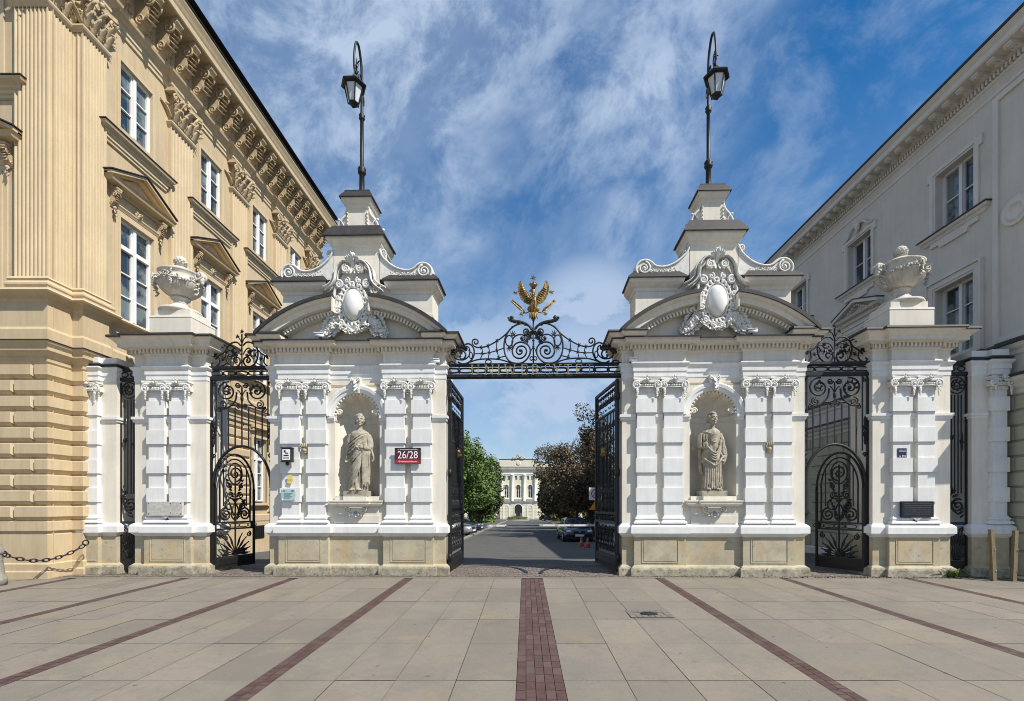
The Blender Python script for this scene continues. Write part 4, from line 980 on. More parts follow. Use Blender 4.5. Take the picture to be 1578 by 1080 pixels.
    for s in (-1,1):
        q=[(1.60,-.10),(1.83,-.10),(1.83,0),(hw,0),(hw,D)] if s>0 else [(-hw,D),(-hw,0),(-1.83,0),(-1.83,-.10),(-1.60,-.10)]
        rf.mould(q,[(0,5.546),(.345,5.541),(.375,5.53),(.385,5.545),(.375,5.585),(.0,5.66)])
    rf.build('roof_flashing','lead',co)
    # segmental pediment, broken in the middle
    zc=3.26; Rr=3.15
    a_out=math.acos(2.17/Rr); a_in=math.acos(.42/Rr)
    b=MB(); rl=MB(); dds=[]; tp=MB()
    prof=[(0,-.46),(-.03,-.46),(-.075,-.42),(-.10,-.37),(-.12,-.36),(-.20,-.355),(-.205,-.20),(-.235,-.19),(-.33,-.17),(-.335,0.0),(0,0.0)]
    lead=[(.055,-.50),(-.02,-.50),(-.015,-.455),(.002,.0),(.055,.0)]
    for s in (-1,1):
        a0,a1=(a_out,a_in) if s>0 else (PI-a_out,PI-a_in)
        b.arc(0,zc,Rr,a0,a1,prof,26); rl.arc(0,zc,Rr,a0,a1,lead,26)
        dd=MB()
        for k in range(22):
            a=a0+(a1-a0)*(k+.9)/22.5; da=.020/ (Rr-.3)*1.0
            vs=[]
            for aa in (a-da,a+da):
                for ro,y in ((-.25,-.195),(-.25,-.26),(-.34,-.26),(-.34,-.195)): vs.append(((Rr+ro)*math.cos(aa),y,zc+(Rr+ro)*math.sin(aa)))
            if vs[2][2]<5.44: continue
            dd.add(vs,[(0,1,2,3),(4,7,6,5),(0,4,5,1),(1,5,6,2),(2,6,7,3),(3,7,4,0)])
        dds.append(dd)
        # return of the broken end
        b.box(s*.42-.015,s*.42+.015,-.44,0,6.05,6.36)
    pd=b.build('pediment','cream',r); rl.build('pediment_roof','lead',pd); [q.build('dentils','cream',pd) for q in dds]
    arcpts=[(Rr-.2)*1.0 for _ in range(1)]
    poly=[(-2.0,5.42)]+[((Rr-.1)*math.cos(a),zc+(Rr-.1)*math.sin(a)) for a in [PI-a_out+.05-(PI-2*a_out-.1)*i/20 for i in range(21)]]+[(2.0,5.42)]
    tp.prism(poly,-.03,.5); tp.build('tympanum','cream',r)
    # attic block, its caps
    at=MB(); at.box(-1.78,1.78,.0,.68,5.5,6.80)
    at.mould([(-1.78,.68),(-1.78,0),(-1.78,0)][:2]+[(-.92,0)],[(0,6.04),(.025,6.05),(.025,6.12),(0,6.13)]); at.mould([(.92,0),(1.78,0),(1.78,.68)],[(0,6.04),(.025,6.05),(.025,6.12),(0,6.13)])
    ap=[(0,6.58),(.02,6.60),(.04,6.66),(.09,6.70),(.14,6.76),(.16,6.82),(.16,6.85),(0,6.86)]
    at.mould([(-1.78,.68),(-1.78,.0),(-.84,.0),(-.84,.3)],ap); at.mould([(.84,.3),(.84,0),(1.78,0),(1.78,.68)],ap); ao=at.build('attic','cream',r)
    rf=MB(); rp=[(0,6.845),(.16,6.845),(.19,6.835),(.20,6.85),(.195,6.88),(.05,7.04),(0,7.045)]
    rf.mould([(-1.78,.68),(-1.78,.0),(-.84,.0),(-.84,.3)],rp); rf.mould([(.84,.3),(.84,0),(1.78,0),(1.78,.68)],rp); rf.box(-1.77,1.77,.005,.67,6.86,7.043); rf.build('attic_roof','lead',ao)
    for s in (-1,1): volute_wing(s).build('scroll_wing','plaster',r)
    # tower
    tw=MB(); tw.box(-.545,.545,-.06,.66,6.8,7.7); tw.mould([(-.545,.66),(-.545,-.06),(.545,-.06),(.545,.66),],[(0,7.60),(.02,7.62),(.03,7.68),(.06,7.70),(.08,7.76),(.13,7.82),(.135,7.88),(0,7.89)])
    to=tw.build('tower','cream',r); rf=MB(); rf.mould([(-.545,.66),(-.545,-.06),(.545,-.06),(.545,.66)],[(0,7.88),(.14,7.88),(.175,7.865),(.185,7.88),(.18,7.91),(.02,8.19),(0,8.195)]); rf.box(-.56,.56,-.06,.66,7.9,8.193); rf.build('tower_roof','lead',to)
    tt=MB(); tt.box(-.25,.25,.02,.58,8.0,8.7); tt.mould([(-.25,.58),(-.25,.02),(.25,.02),(.25,.58)],[(0,8.62),(.02,8.64),(.03,8.70),(.06,8.73),(.10,8.80),(.11,8.85),(0,8.86)])
    for i in range(6): 
        tt.ball((-.235+.0,.0,8.10+.085*i),(.02,.02,.03),6,4); tt.ball((.235,.0,8.10+.085*i),(.02,.02,.03),6,4)
    tt.tube(cr([(-.24,.0,8.16),(-.15,0,8.11),(-.06,0,8.15),(0,0,8.10),(.06,0,8.15),(.15,0,8.11),(.24,0,8.16)],4),.018,5)
    t2=tt.build('turret','cream',to); rf=MB(); rf.mould([(-.25,.58),(-.25,.02),(.25,.02),(.25,.58)],[(0,8.85),(.11,8.85),(.135,8.84),(.145,8.85),(.14,8.88),(.045,9.03),(.045,9.06),(0,9.065)]); rf.box(-.26,.26,.012,.588,8.87,9.062); rf.build('turret_roof','lead',to)
    for s in (-1,1):
        sm=MB()
        for y in (.06,.5):
            P=cr([(s*.24,y,8.62),(s*.30,y,8.42),(s*.40,y,8.30),(s*.47,y,8.16),(s*.44,y,8.06),(s*.36,y,8.06),(s*.33,y,8.13),(s*.37,y,8.17)],4)
            sm.tube(P,.030,6); sm.leaf((s*.30,y,8.06),(s*.3,-.1,1),.26,.05,up=(s,0,0),curl=.2); sm.ball((s*.46,y,8.30),.035)
        sm.prism([(s*.24,8.05),(s*.44,8.05),(s*.40,8.24),(s*.28,8.42),(s*.24,8.58)],.07,.52)
        sm.xf(T((0,0,.10))); sm.build('turret_scroll','plaster',t2)
    cm=cartouche(); cm.xf(T((0,0,6.3))@Matrix.Diagonal((.93,.95,.95,1))@T((0,0,-6.3))); c=cm.build('cartouche','plaster',r)
    ov=MB(); ov.ball((0,-.28,6.25),(.205,.14,.335),24,14); ov.build('oval_shield','white',c)
    return r
PL=make_pier(-4.155,'left main gate pier with red house number plate, lit broken pediment and tower')
PR=make_pier(4.155,'right main gate pier, niche statue holding tablets, no house number plate')
# ---------------------------------------------------------------- outer pillars
def make_pillar(u0,label,side):
    r=thing('gate_pillar',label,'gate pillar',G(u0,0),-GA,'outer pillars carrying urns')
    D=.78; hw=.87
    def plan(j,a=.50): return [(-hw,D),(-hw,0),(-a,0),(-a,-j),(a,-j),(a,0),(hw,0),(hw,D)]
    b=MB(); b.box(-hw,hw,0,D,.9,5.54); b.build('wall','cream',r)
    b=MB(); b.mould(plan(.10,.56),[(.0,.96),(0,.25),(.04,.22),(.06,.19),(.06,-.3)])
    for (xa,xb,za,zb) in ((-.42,.42,.87,.885),(-.42,.42,.30,.315),(-.42,-.405,.315,.87),(.405,.42,.315,.87)): b.box(xa,xb,-.112,-.09,za,zb)
    b.box(-.37,.37,-.108,-.09,.345,.835)
    po=b.build('plinth','sand',r); b=MB(); b.mould(plan(.10,.56),[(.062,.205),(.075,.19),(.085,.16),(.085,-.3)]); b.build('foot','sandfoot',po)
    b=MB(); b.mould(plan(.10,.56),[(0,.90),(.015,.925),(.05,.95),(.055,.97),(.085,.985),(.085,1.13),(.06,1.165),(.03,1.19),(.02,1.20),(0,1.205)]); b.build('base_ledge','white',r)
    for x in (-.275,.275):
        b=pilaster_shaft(x,.38); pil_base(b,x,.38); p=b.build('pilaster','white',r); ionic(.38).xf(T((x,0,4.255))).build('capital','plaster',p)
    for x0,x1 in ((-hw,-.47),(-.08,.08),(.47,hw)):
        b=MB()
        pth=[(x0,0),(x1,0)]
        if x0==-hw: pth=[(-hw,.4),(-hw,0),(x1,0)]
        if x1==hw: pth=[(x0,0),(hw,0),(hw,.4)]
        b.mould(pth,[(0,3.60),(.02,3.605),(.03,3.63),(.03,3.66),(.055,3.675),(.055,3.735),(0,3.74)]); b.build('impost_band','white',r)
    P=plan(.10); e=MB(); e.mould(P,ENT[:11]); e.build('architrave','white',r)
    e=MB(); e.mould(P,[(0.003,4.95),(.003,5.155)]+ENT[11:]+[(0,5.30)]); fo=e.build('frieze','cream',r); d=MB(); dentils(d,P); d.build('dentils','cream',fo)
    e=MB(); e.mould(P,[(0,5.299)]+COR+CYM); co=e.build('cornice','cream',r)
    rf=MB(); rf.mould(P,[(0,5.546),(.345,5.541),(.375,5.53),(.385,5.545),(.375,5.585),(.0,5.70)]); rf.box(-hw+.0,hw-.0,-.0,D,5.55,5.72); rf.build('roof_flashing','lead',co)
    b=MB(); b.box(-.50,.50,-.02,.86,5.6,6.10); b.mould([(-.50,.86),(-.50,-.02),(.50,-.02),(.50,.86)],[(0,6.10),(.01,6.11),(0,6.15),(0,6.155)]); b.box(-.50,.50,-.02,.86,6.10,6.15)
    b.box(-.42,.42,.06,.78,6.15,6.32); b.build('urn_pedestal','cream',r)
    return r
make_pillar(-8.65,'left outer gate pillar with pale stone tablet at its foot','l'); make_pillar(8.65,'right outer gate pillar with small blue plate and dark tablet','r')
def half_pillar(u0,label,s):
    r=thing('half_pillar',label,'gate pillar',G(u0,0),-GA,'half pillars against the palace walls')
    D=.6; w=.36                       # x towards the gate is s*positive
    x0,x1=-.36,.36
    b=MB(); b.box(x0,x1,0,D,.9,4.86); b.build('wall','cream',r)
    px=-s*.19; pl=[(x0,D),(x0,0)]+([(px-.2,0)] if s<0 else [])+[]
    a,c=px-.19,px+.19
    P=[(x0,D),(x0,0),(a,0),(a,-.1),(c,-.1),(c,0),(x1,0),(x1,D)]
    if s<0: P=[(x0,D),(x0,0),(a,0),(a,-.1),(x1+.02,-.1),(x1+.02,0)][:5]+[(x1+.02,.1)]; 
    if s>0: P=[(x0-.02,.1),(x0-.02,-.1),(c,-.1),(c,0),(x1,0),(x1,D)]
    b=MB(); b.mould(P,[(0,.96),(0,.25),(.04,.22),(.06,.19),(.06,-.3)]); b.box(px-.14,px+.14,-.112,-.09,.31,.325); po=b.build('plinth','sand',r); b=MB(); b.mould(P,[(.062,.205),(.085,.16),(.085,-.3)]); b.build('foot','sandfoot',po)
    b=MB(); b.mould(P,[(0,.90),(.015,.925),(.05,.95),(.055,.97),(.085,.985),(.085,1.13),(.06,1.165),(.03,1.19),(.02,1.20),(0,1.205)]); b.build('base_ledge','white',r)
    b=pilaster_shaft(px,.32); pil_base(b,px,.32); p=b.build('pilaster','white',r); ionic(.32,h=.30).xf(T((px,0,4.265))).build('capital','plaster',p)
    b=MB(); 
    if s>0: b.mould([(c+.03,0),(x1,0),(x1,.3)],[(0,3.60),(.03,3.62),(.03,3.66),(.055,3.675),(.055,3.735),(0,3.74)])
    else: b.mould([(x0,.3),(x0,0),(a-.03,0)],[(0,3.60),(.03,3.62),(.03,3.66),(.055,3.675),(.055,3.735),(0,3.74)])
    b.build('impost_band','white',r)
    b=MB(); b.mould(P,ENT[:11]); b.build('architrave','white',r)
    b=MB(); b.mould(P,[(0,4.951),(.06,4.955),(.07,4.97),(0,5.02)]); b.box(x0,x1,0,D,4.86,5.0); b.build('roof_flashing','lead',r)
    return r
half_pillar(-10.33,'half pillar built against the ochre palace wing',1); half_pillar(10.36,'shaded half pillar built against the grey palace wing',-1)
# ================================================================ URNS
def urn(u0,label):
    r=thing('urn',label,'urn',G(u0,.42,6.32),-GA,'stone urns on the outer pillars')
    b=MB(); b.lathe([(0,0),(.40,0),(.445,.02),(.46,.05),(.44,.09),(.36,.12),(.27,.16),(.22,.20),(.19,.24),(0,.25)],n=32); b.build('foot','urn',r)
    b=MB(); b.lathe([(0,.24),(.17,.24),(.15,.30),(.15,.34),(.20,.37),(.21,.40),(.18,.43),(0,.43)],n=24); b.build('stem','urn',r)
    b=MB(); b.lathe([(.10,.40),(.20,.43),(.32,.50),(.42,.60),(.47,.70),(.475,.74)],n=120,flute=30,fa=.025)
    b.lathe([(.475,.735),(.49,.75),(.49,.78),(.46,.80),(.43,.84),(.42,.93),(.46,.97),(.48,1.0),(.44,1.02),(.0,1.02)],n=36)
    for k in range(30):
        a=2*PI*k/30; b.ball((.475*math.cos(a),.475*math.sin(a),.755),(.035,.035,.025),6,4)
    bo=b.build('bowl','urn',r)
    for s in (-1,1):                 # ram head handles
        h=MB(); 
        h.ball((s*.53,-.05,.86),(.10,.09,.12),10,8); h.ball((s*.60,-.09,.80),(.06,.06,.09),9,7); h.ball((s*.62,-.10,.73),(.04,.04,.04))
        for q in (-1,1): h.tube([(s*.53+s*x,-.05+q*(.07+.04*i/20),.90+z) for i,(x,_,z) in enumerate(spiral(0,0,.10,.04,60,-1.2,n=20))],[.035-.02*i/20 for i in range(21)],6)
        h.tube(cr([(s*.40,0,1.0),(s*.50,0,1.04),(s*.58,-.02,.98),(s*.60,-.04,.90)],4),.035,6)
        for k in range(16):
            t=k/15; h.leaf((s*(.54-.06*t),-.10-.03*math.sin(k),.74-.28*t),(s*rj.uniform(-1,1),-.6,-1),.09,.035,curl=.2,seg=3)
        h.build('ram_head','urn',bo)
    h=MB()
    for k in range(60):              # leaf swags round the bowl
        a=-PI*.92+PI*.84*k/59; z=.86-.10*abs(math.sin(a*2)); 
        h.leaf((.47*math.cos(a),.47*math.sin(a),z),(math.cos(a)*.3+rj.uniform(-.6,.6),math.sin(a)*.5,rj.uniform(-1,.6)),.085,.03,curl=.2,seg=3)
        if k%3==0: h.ball((.48*math.cos(a),.48*math.sin(a),z),.025,6,4)
    for k in range(9): h.leaf((0.12,-.47,.95-.04*k),(rj.uniform(-.6,.6),-.5,-1),.11,.035,curl=.2,seg=3)
    h.build('swag','urn',bo)
    b=MB(); b.lathe([(.40,1.02),(.38,1.05),(.28,1.09),(.24,1.12),(.16,1.16),(.10,1.18),(.10,1.21),(.13,1.22),(0,1.22)],n=28); lo=b.build('lid','urn',r)
    b=MB(); b.lathe([(0,1.20),(.08,1.22),(.13,1.28),(.14,1.34),(.11,1.41),(.05,1.45),(0,1.455)],n=20)
    for k in range(60):
        t=k/59; z=1.24+.19*t; rr=.14*math.sin(PI*(.25+.68*t)); a=k*2.4; b.ball((rr*math.cos(a),rr*math.sin(a),z),.022,5,4)
    b.build('finial','urn',lo); return r
urn(-8.72,'stone urn with ram head handles on the left outer pillar, ochre palace behind'); urn(8.72,'stone urn with ram head handles on the right outer pillar, grey palace behind')
# ================================================================ IRONWORK
def star(b,x,z,r=.055,y=0,n=6,th=.014):
    pts=[(x+(r if i%2==0 else r*.38)*math.cos(PI*i/n+.26),z+(r if i%2==0 else r*.38)*math.sin(PI*i/n+.26)) for i in range(2*n)]; b.prism(pts,y-th,y+th); b.ball((x,y-th,z),r*.28,6,4)
def oval(b,x,z,rx,rz,r=.014,y=0,n=20): b.tube([(x+rx*math.cos(2*PI*i/n),y,z+rz*math.sin(2*PI*i/n)) for i in range(n)],r,5,closed=True)
def blossom(b,x,z,a,L=.16,y=0):
    for k in range(5): 
        t=a+(k-2)*.5; b.leaf((x,y,z),(math.cos(t),-.1,math.sin(t)),L*(1-.12*abs(k-2)),.014,curl=.05,seg=2,th=.6)
    b.ball((x,y,z),.025,6,4)
ov=thing('gate_overthrow','black iron overthrow of scrolls above the open main gateway, gold UNIWERSYTET lettering and eagle','gate overthrow',G(0,.12),-GA)
b=MB()
b.box(-2.08,2.08,-.04,.04,4.915,4.965); b.box(-2.08,2.08,-.045,.045,4.655,4.725); b.box(-2.08,2.08,-.02,.02,4.62,4.66); b.box(-2.08,2.08,-.06,-.02,4.95,4.975)
n=13; w=4.16/n
for i in range(n):                  # chain of flat loops
    xc_=-2.08+w*(i+.5); b.tube(cr([(xc_-w*.45,0,4.82),(xc_-w*.36,0,4.865),(xc_+w*.36,0,4.865),(xc_+w*.45,0,4.82),(xc_+w*.36,0,4.775),(xc_-w*.36,0,4.775)],4,True),.022,5,closed=True)
for i in range(n+1):
    xc_=-2.08+w*i; b.ball((xc_,0,4.825),(.035,.045,.035),6,4); b.box(xc_-.012,xc_+.012,-.03,.03,4.75,4.90)
b.build('beam','iron',ov)
def c1(x,y): return ((x-540)/441,0,4.97+(945-y)/441)
def c2(x,y): return ((680+x/9.82-820)/65.35,0,4.97+(560-480-y/9.82)/65.35)
b=MB()
def tb(pts,r=.017,k=5,f=c1,n=5): b.tube(cr([f(*p) for p in pts],k),r,n)
tb([(532,610),(512,560),(470,532),(410,525),(340,550),(285,600),(248,670),(235,745),(240,820),(262,880),(305,925),(370,940),(430,930),(480,885),(505,830),(500,775),(465,735),(405,718),(350,740),(322,795),(330,850),(365,882),(415,885),(455,855),(468,810),(448,770),(405,760),(372,780),(366,820),(390,846),(418,832),(420,806),(402,796)],.021)
tb([(322,795),(316,730),(328,680),(370,645),(425,642),(452,665),(447,692),(422,700),(408,682),(420,664),(438,676)],.018)
tb([(530,680),(500,668),(460,650),(438,618),(445,590),(475,583),(492,603),(484,624),(464,622),(462,606)],.018)
for p in ((422,680),(474,610)): b.ball(c1(*p),.032,6,4)
b.ball(c1(402,806),.035,7,5)
oval(b,*[c1(288,703)[0],c1(288,703)[2]],.085,.128,.017)
blossom(b,c1(318,650)[0],c1(318,650)[2],1.0,.14); blossom(b,c1(288,765)[0],c1(288,765)[2],-1.4,.16)
for p,a in (((490,640),2.5),((505,690),2.2),((480,730),2.6),((515,650),1.9)): 
    q=c1(*p)
    for k in range(4): b.leaf((q[0],0,q[2]),(math.cos(a+k*.5-.8),-.2,math.sin(a+k*.5-.8)),.11,.03,curl=.2,seg=3,th=.4)
tb([(538,880),(518,870),(505,893),(520,910),(530,895)],.014); tb([(538,770),(520,800),(505,850),(480,890)],.012)
# acanthus arm that lifts towards the eagle
P=cr([c1(*p) for p in ((520,590),(490,545),(440,520),(390,508),(345,502),(315,488),(302,466),(318,455),(328,470))],5)
b.tube(P,[.02+.022*math.sin(PI*i/(len(P)-1)) for i in range(len(P))],6)
for k in range(14):
    q=P[6+int(k*1.9)]; b.leaf(q,(-.9,-.2,(-.35 if k%2 else .25)),.085,.034,curl=.15,seg=3,th=.5)
b.ball(c1(316,464),.045)
# ropes with stars to the outer scrolls
tb([(1060,215),(960,330),(830,430),(690,505),(600,528),(520,530),(468,505),(445,465),(455,420),(490,405),(530,425),(532,460),(505,480),(480,465),(488,440)],.018,4,c2)
tb([(475,625),(600,625),(700,612),(820,580),(930,545)],.014,4,c2); tb([(405,755),(480,728),(560,712),(700,705),(850,715),(950,740),(1040,772)],.018,4,c2); tb([(850,690),(900,678),(960,660)],.014,4,c2)
for seg in ([(580,530),(600,570),(600,625),(585,670),(565,710)],[(685,505),(703,560),(705,610),(695,660),(695,705)],[(825,430),(815,500),(820,580),(838,640),(850,690)]): tb(seg,.013,3,c2)
for p in ((580,530),(685,505),(825,430),(600,625),(703,612),(820,580),(850,690)): q=c2(*p); star(b,q[0],q[2],.058)
q=c2(690,750); oval(b,q[0],q[2],.07,.045,.014)
tb([(330,490),(385,472),(445,505),(475,575),(470,650),(430,725),(365,768),(290,778),(225,748)],.021,4,c2); tb([(350,512),(395,530),(410,590),(395,655),(350,700),(300,720),(240,715)],.017,4,c2)
tb([(370,570),(350,545),(370,520),(400,540),(395,590)],.015,4,c2); q=c2(425,650); oval(b,q[0],q[2],.035,.075,.013)
tb([(240,715),(185,690),(175,640),(205,590),(270,570),(330,600),(345,655),(315,700),(275,705),(255,675),(275,655)],.022,4,c2)
for k in range(8):
    a=PI*.95-k*.32; q=c2(262+95*math.cos(a),645-90*math.sin(a)); b.leaf((q[0],0,q[2]),(math.cos(a),-.2,math.sin(a)),.10,.035,curl=.2,seg=3,th=.4)
tb([(80,785),(100,750),(150,745),(190,770),(170,785)],.02,4,c2)
b.mirror(); b.build('scrollwork','iron',ov,fix=False)
b=MB(); b.tube([(0,0,4.97),(0,0,6.02)],.022,6)
for z,r in ((5.74,.05),(5.52,.035),(5.38,.03)): b.ball((0,0,z),(r,r,r*.8),8,5)
b.build('centre_post','iron',ov)
# letters, serif strokes
def letter(ch,x,z0,h,w):
    b=MB(); y0,y1=-.095,-.078; t=.010
    def st(xa,za,xb,zb,tt=t):
        a=Vector((x+xa*w,0,z0+za*h)); c=Vector((x+xb*w,0,z0+zb*h)); d=(c-a).normalized(); nn=Vector((-d.z,0,d.x))*tt
        b.prism([(p.x,p.z) for p in (a-nn,c-nn,c+nn,a+nn)],y0-rj.random()*.0004,y1)
    def sf(xa,za): st(xa-.16,za,xa+.16,za,.006)
    def arcp(pts,tt=.010):
        P=cr([(x+a*w,(y0+y1)/2,z0+c*h) for a,c in pts],5); b.tube(P,tt,4)
    if ch=='U': st(-.38,1,-.38,.3,.012); st(.38,1,.38,.3,.006); arcp([(-.38,.3),(-.28,.06),(0,0),(.28,.06),(.38,.3)]); sf(-.38,1); sf(.38,1)
    if ch=='N': st(-.42,0,-.42,1,.006); st(-.42,1,.42,0,.0125); st(.42,0,.42,1,.006); sf(-.42,0); sf(.42,1); sf(-.46,1)
    if ch=='I': st(0,0,0,1,.0125); sf(0,0); sf(0,1)
    if ch=='W': st(-.6,1,-.3,0,.0115); st(-.3,0,0,.9,.006); st(0,.9,.3,0,.0115); st(.3,0,.6,1,.006); sf(-.6,1); sf(.6,1)
    if ch=='E': st(-.28,0,-.28,1,.0125); st(-.28,1,.34,1,.006); st(-.28,.52,.2,.52,.007); st(-.28,0,.36,0,.006); st(.34,1,.34,.85,.006); st(.36,0,.36,.17,.006)
    if ch=='R': st(-.3,0,-.3,1,.0125); arcp([(-.3,1),(.1,.98),(.3,.78),(.1,.54),(-.3,.52)]); st(-.02,.53,.4,0,.0115); sf(-.3,0)
    if ch=='S': arcp([(.3,.82),(.22,.97),(-.05,1),(-.28,.85),(-.2,.62),(.1,.46),(.3,.24),(.12,.02),(-.15,0),(-.32,.18)],.009)
    if ch=='Y': st(-.4,1,0,.45,.0115); st(.4,1,0,.45,.006); st(0,.45,0,0,.012); sf(0,0); sf(-.4,1); sf(.4,1)
    if ch=='T': st(0,0,0,1,.0125); st(-.4,1,.4,1,.006); sf(0,0); st(-.4,1,-.4,.86,.006); st(.4,1,.4,.86,.006)
    return b
for ch,px in zip('UNIWERSYTET',(731,753,768,785.5,808,825,844,859,876,893,909.6)):
    letter(ch,(px-822)/66.5,4.70,.225,.19).build('letter','goldpaint',ov)
# gilded eagle with crown, stars, palm branches
eg=MB(); E0=6.02
def ce(x,y): return ((x-540)/441,0,4.97+(945-y)/441)
b=MB(); P=[ce(*p) for p in ((540,470),(540,420),(541,370),(541,310),(541,255),(541,215),(538,185),(520,178),(500,186))]
b.tube(cr(P[:7],4),[.03,.035,.04,.05,.055,.07,.075,.085,.09,.095,.10,.10,.095,.09,.08,.075,.065,.06,.055,.055,.05,.05,.05,.05,.045],8)
b.ball(ce(538,185),(.055,.05,.05)); b.tube([ce(525,182),ce(505,183),ce(497,192)],[.03,.02,.006],6)
for k in range(40):                 # breast feathers
    t=k/39; b.leaf(Vector(ce(541+rj.uniform(-22,22),215+150*t))+Vector((0,-.085,0)),(rj.uniform(-.3,.3),-.15,-1),.075,.026,curl=.1,seg=2)
b.build('eagle_body','gold',ov)
for s in (-1,1):
    b=MB()
    def m(x,y): q=c1(540-s*(-1)*0+(x-540),y); return (q[0]*(-s),0,q[2])
    out=[(522,262),(500,235),(488,205),(462,185),(432,148),(408,78),(388,100),(376,150),(386,210),(408,262),(445,305),(490,325),(528,318)]
    b.prism([(m(*p)[0],m(*p)[2]) for p in out],-.02,.02)
    for k in range(10):             # long pinions along the outer edge
        t=k/9; A=m(448+50*t,238+62*t); B=m(409-30*math.sin(PI*t*.9)**.9+92*t**2.2,78+240*t**1.1)
        b.leaf((A[0],-.022,A[2]),(B[0]-A[0],0,B[2]-A[2]),math.hypot(B[0]-A[0],B[2]-A[2])*1.0,.026,curl=-.02,seg=4,th=.3)
    for row in range(3):
        for k in range(8):
            t=k/7; q=m(425+72*t+row*9,165+125*t-row*4); b.leaf((q[0],-.028-.006*row,q[2]),(s*(.75),-.1,-.35-.5*t),.075,.018,curl=.1,seg=2,th=.35)
    b.build('eagle_wing','gold',ov)
    b=MB()                          # leg, palm branch, stars
    b.ball(m(500,375),(.055,.04,.07)); b.tube([m(505,395),m(512,415),m(500,430)],.02,5); b.tube([m(490,410),m(460,415),m(430,410)],.014,5)
    for k in range(12):
        t=k/11; q=m(445-105*t,395-92*t)
        for d in (-1,1): b.leaf(q,(-(-s)*(1.0) if False else (s*1.0),-.1,(.75+d*.55)),.12-.03*t,.017,curl=.1,seg=2,th=.5)
    b.tube([m(450,405),m(335,300)],.012,5)
    b.build('palm_branch','gold',ov)
    for p,r in (((352,200),.065),((415,425),.06)):
        b=MB(); q=m(*p); star(b,q[0],q[2],r,0,6,.012)
        if r>.062: b.tube([m(352,200),m(385,190)],.008,4)
        b.build('star','gold',ov)
b=MB(); b.lathe([(.045,0),(.05,.02),(.085,.06),(.09,.09),(.06,.10),(.03,.13),(0,.135)],c=(0,0,ce(540,160)[2]),n=12)
for k in range(8): b.ball((.085*math.cos(k*PI/4),.085*math.sin(k*PI/4),ce(540,160)[2]+.10),.02,5,4)
b.tube([ce(540,110),ce(540,75)],.01,4); b.build('crown','gold',ov)
b=MB(); q=ce(539,50); star(b,q[0],q[2],.07,0,6,.012); b.build('star','gold',ov)
b=MB(); q=ce(540,450); b.lathe([(0,-.13),(.03,-.10),(.075,-.02),(.085,.05),(.06,.11),(0,.13)],c=q,n=12,sy=.55)
for k in range(5): b.leaf((q[0]+(k-2)*.03,-.05,q[2]+.1),((k-2)*.1,-.1,-1),.2,.022,curl=0,seg=3,th=.4)
b.build('eagle_tail','gold',ov)
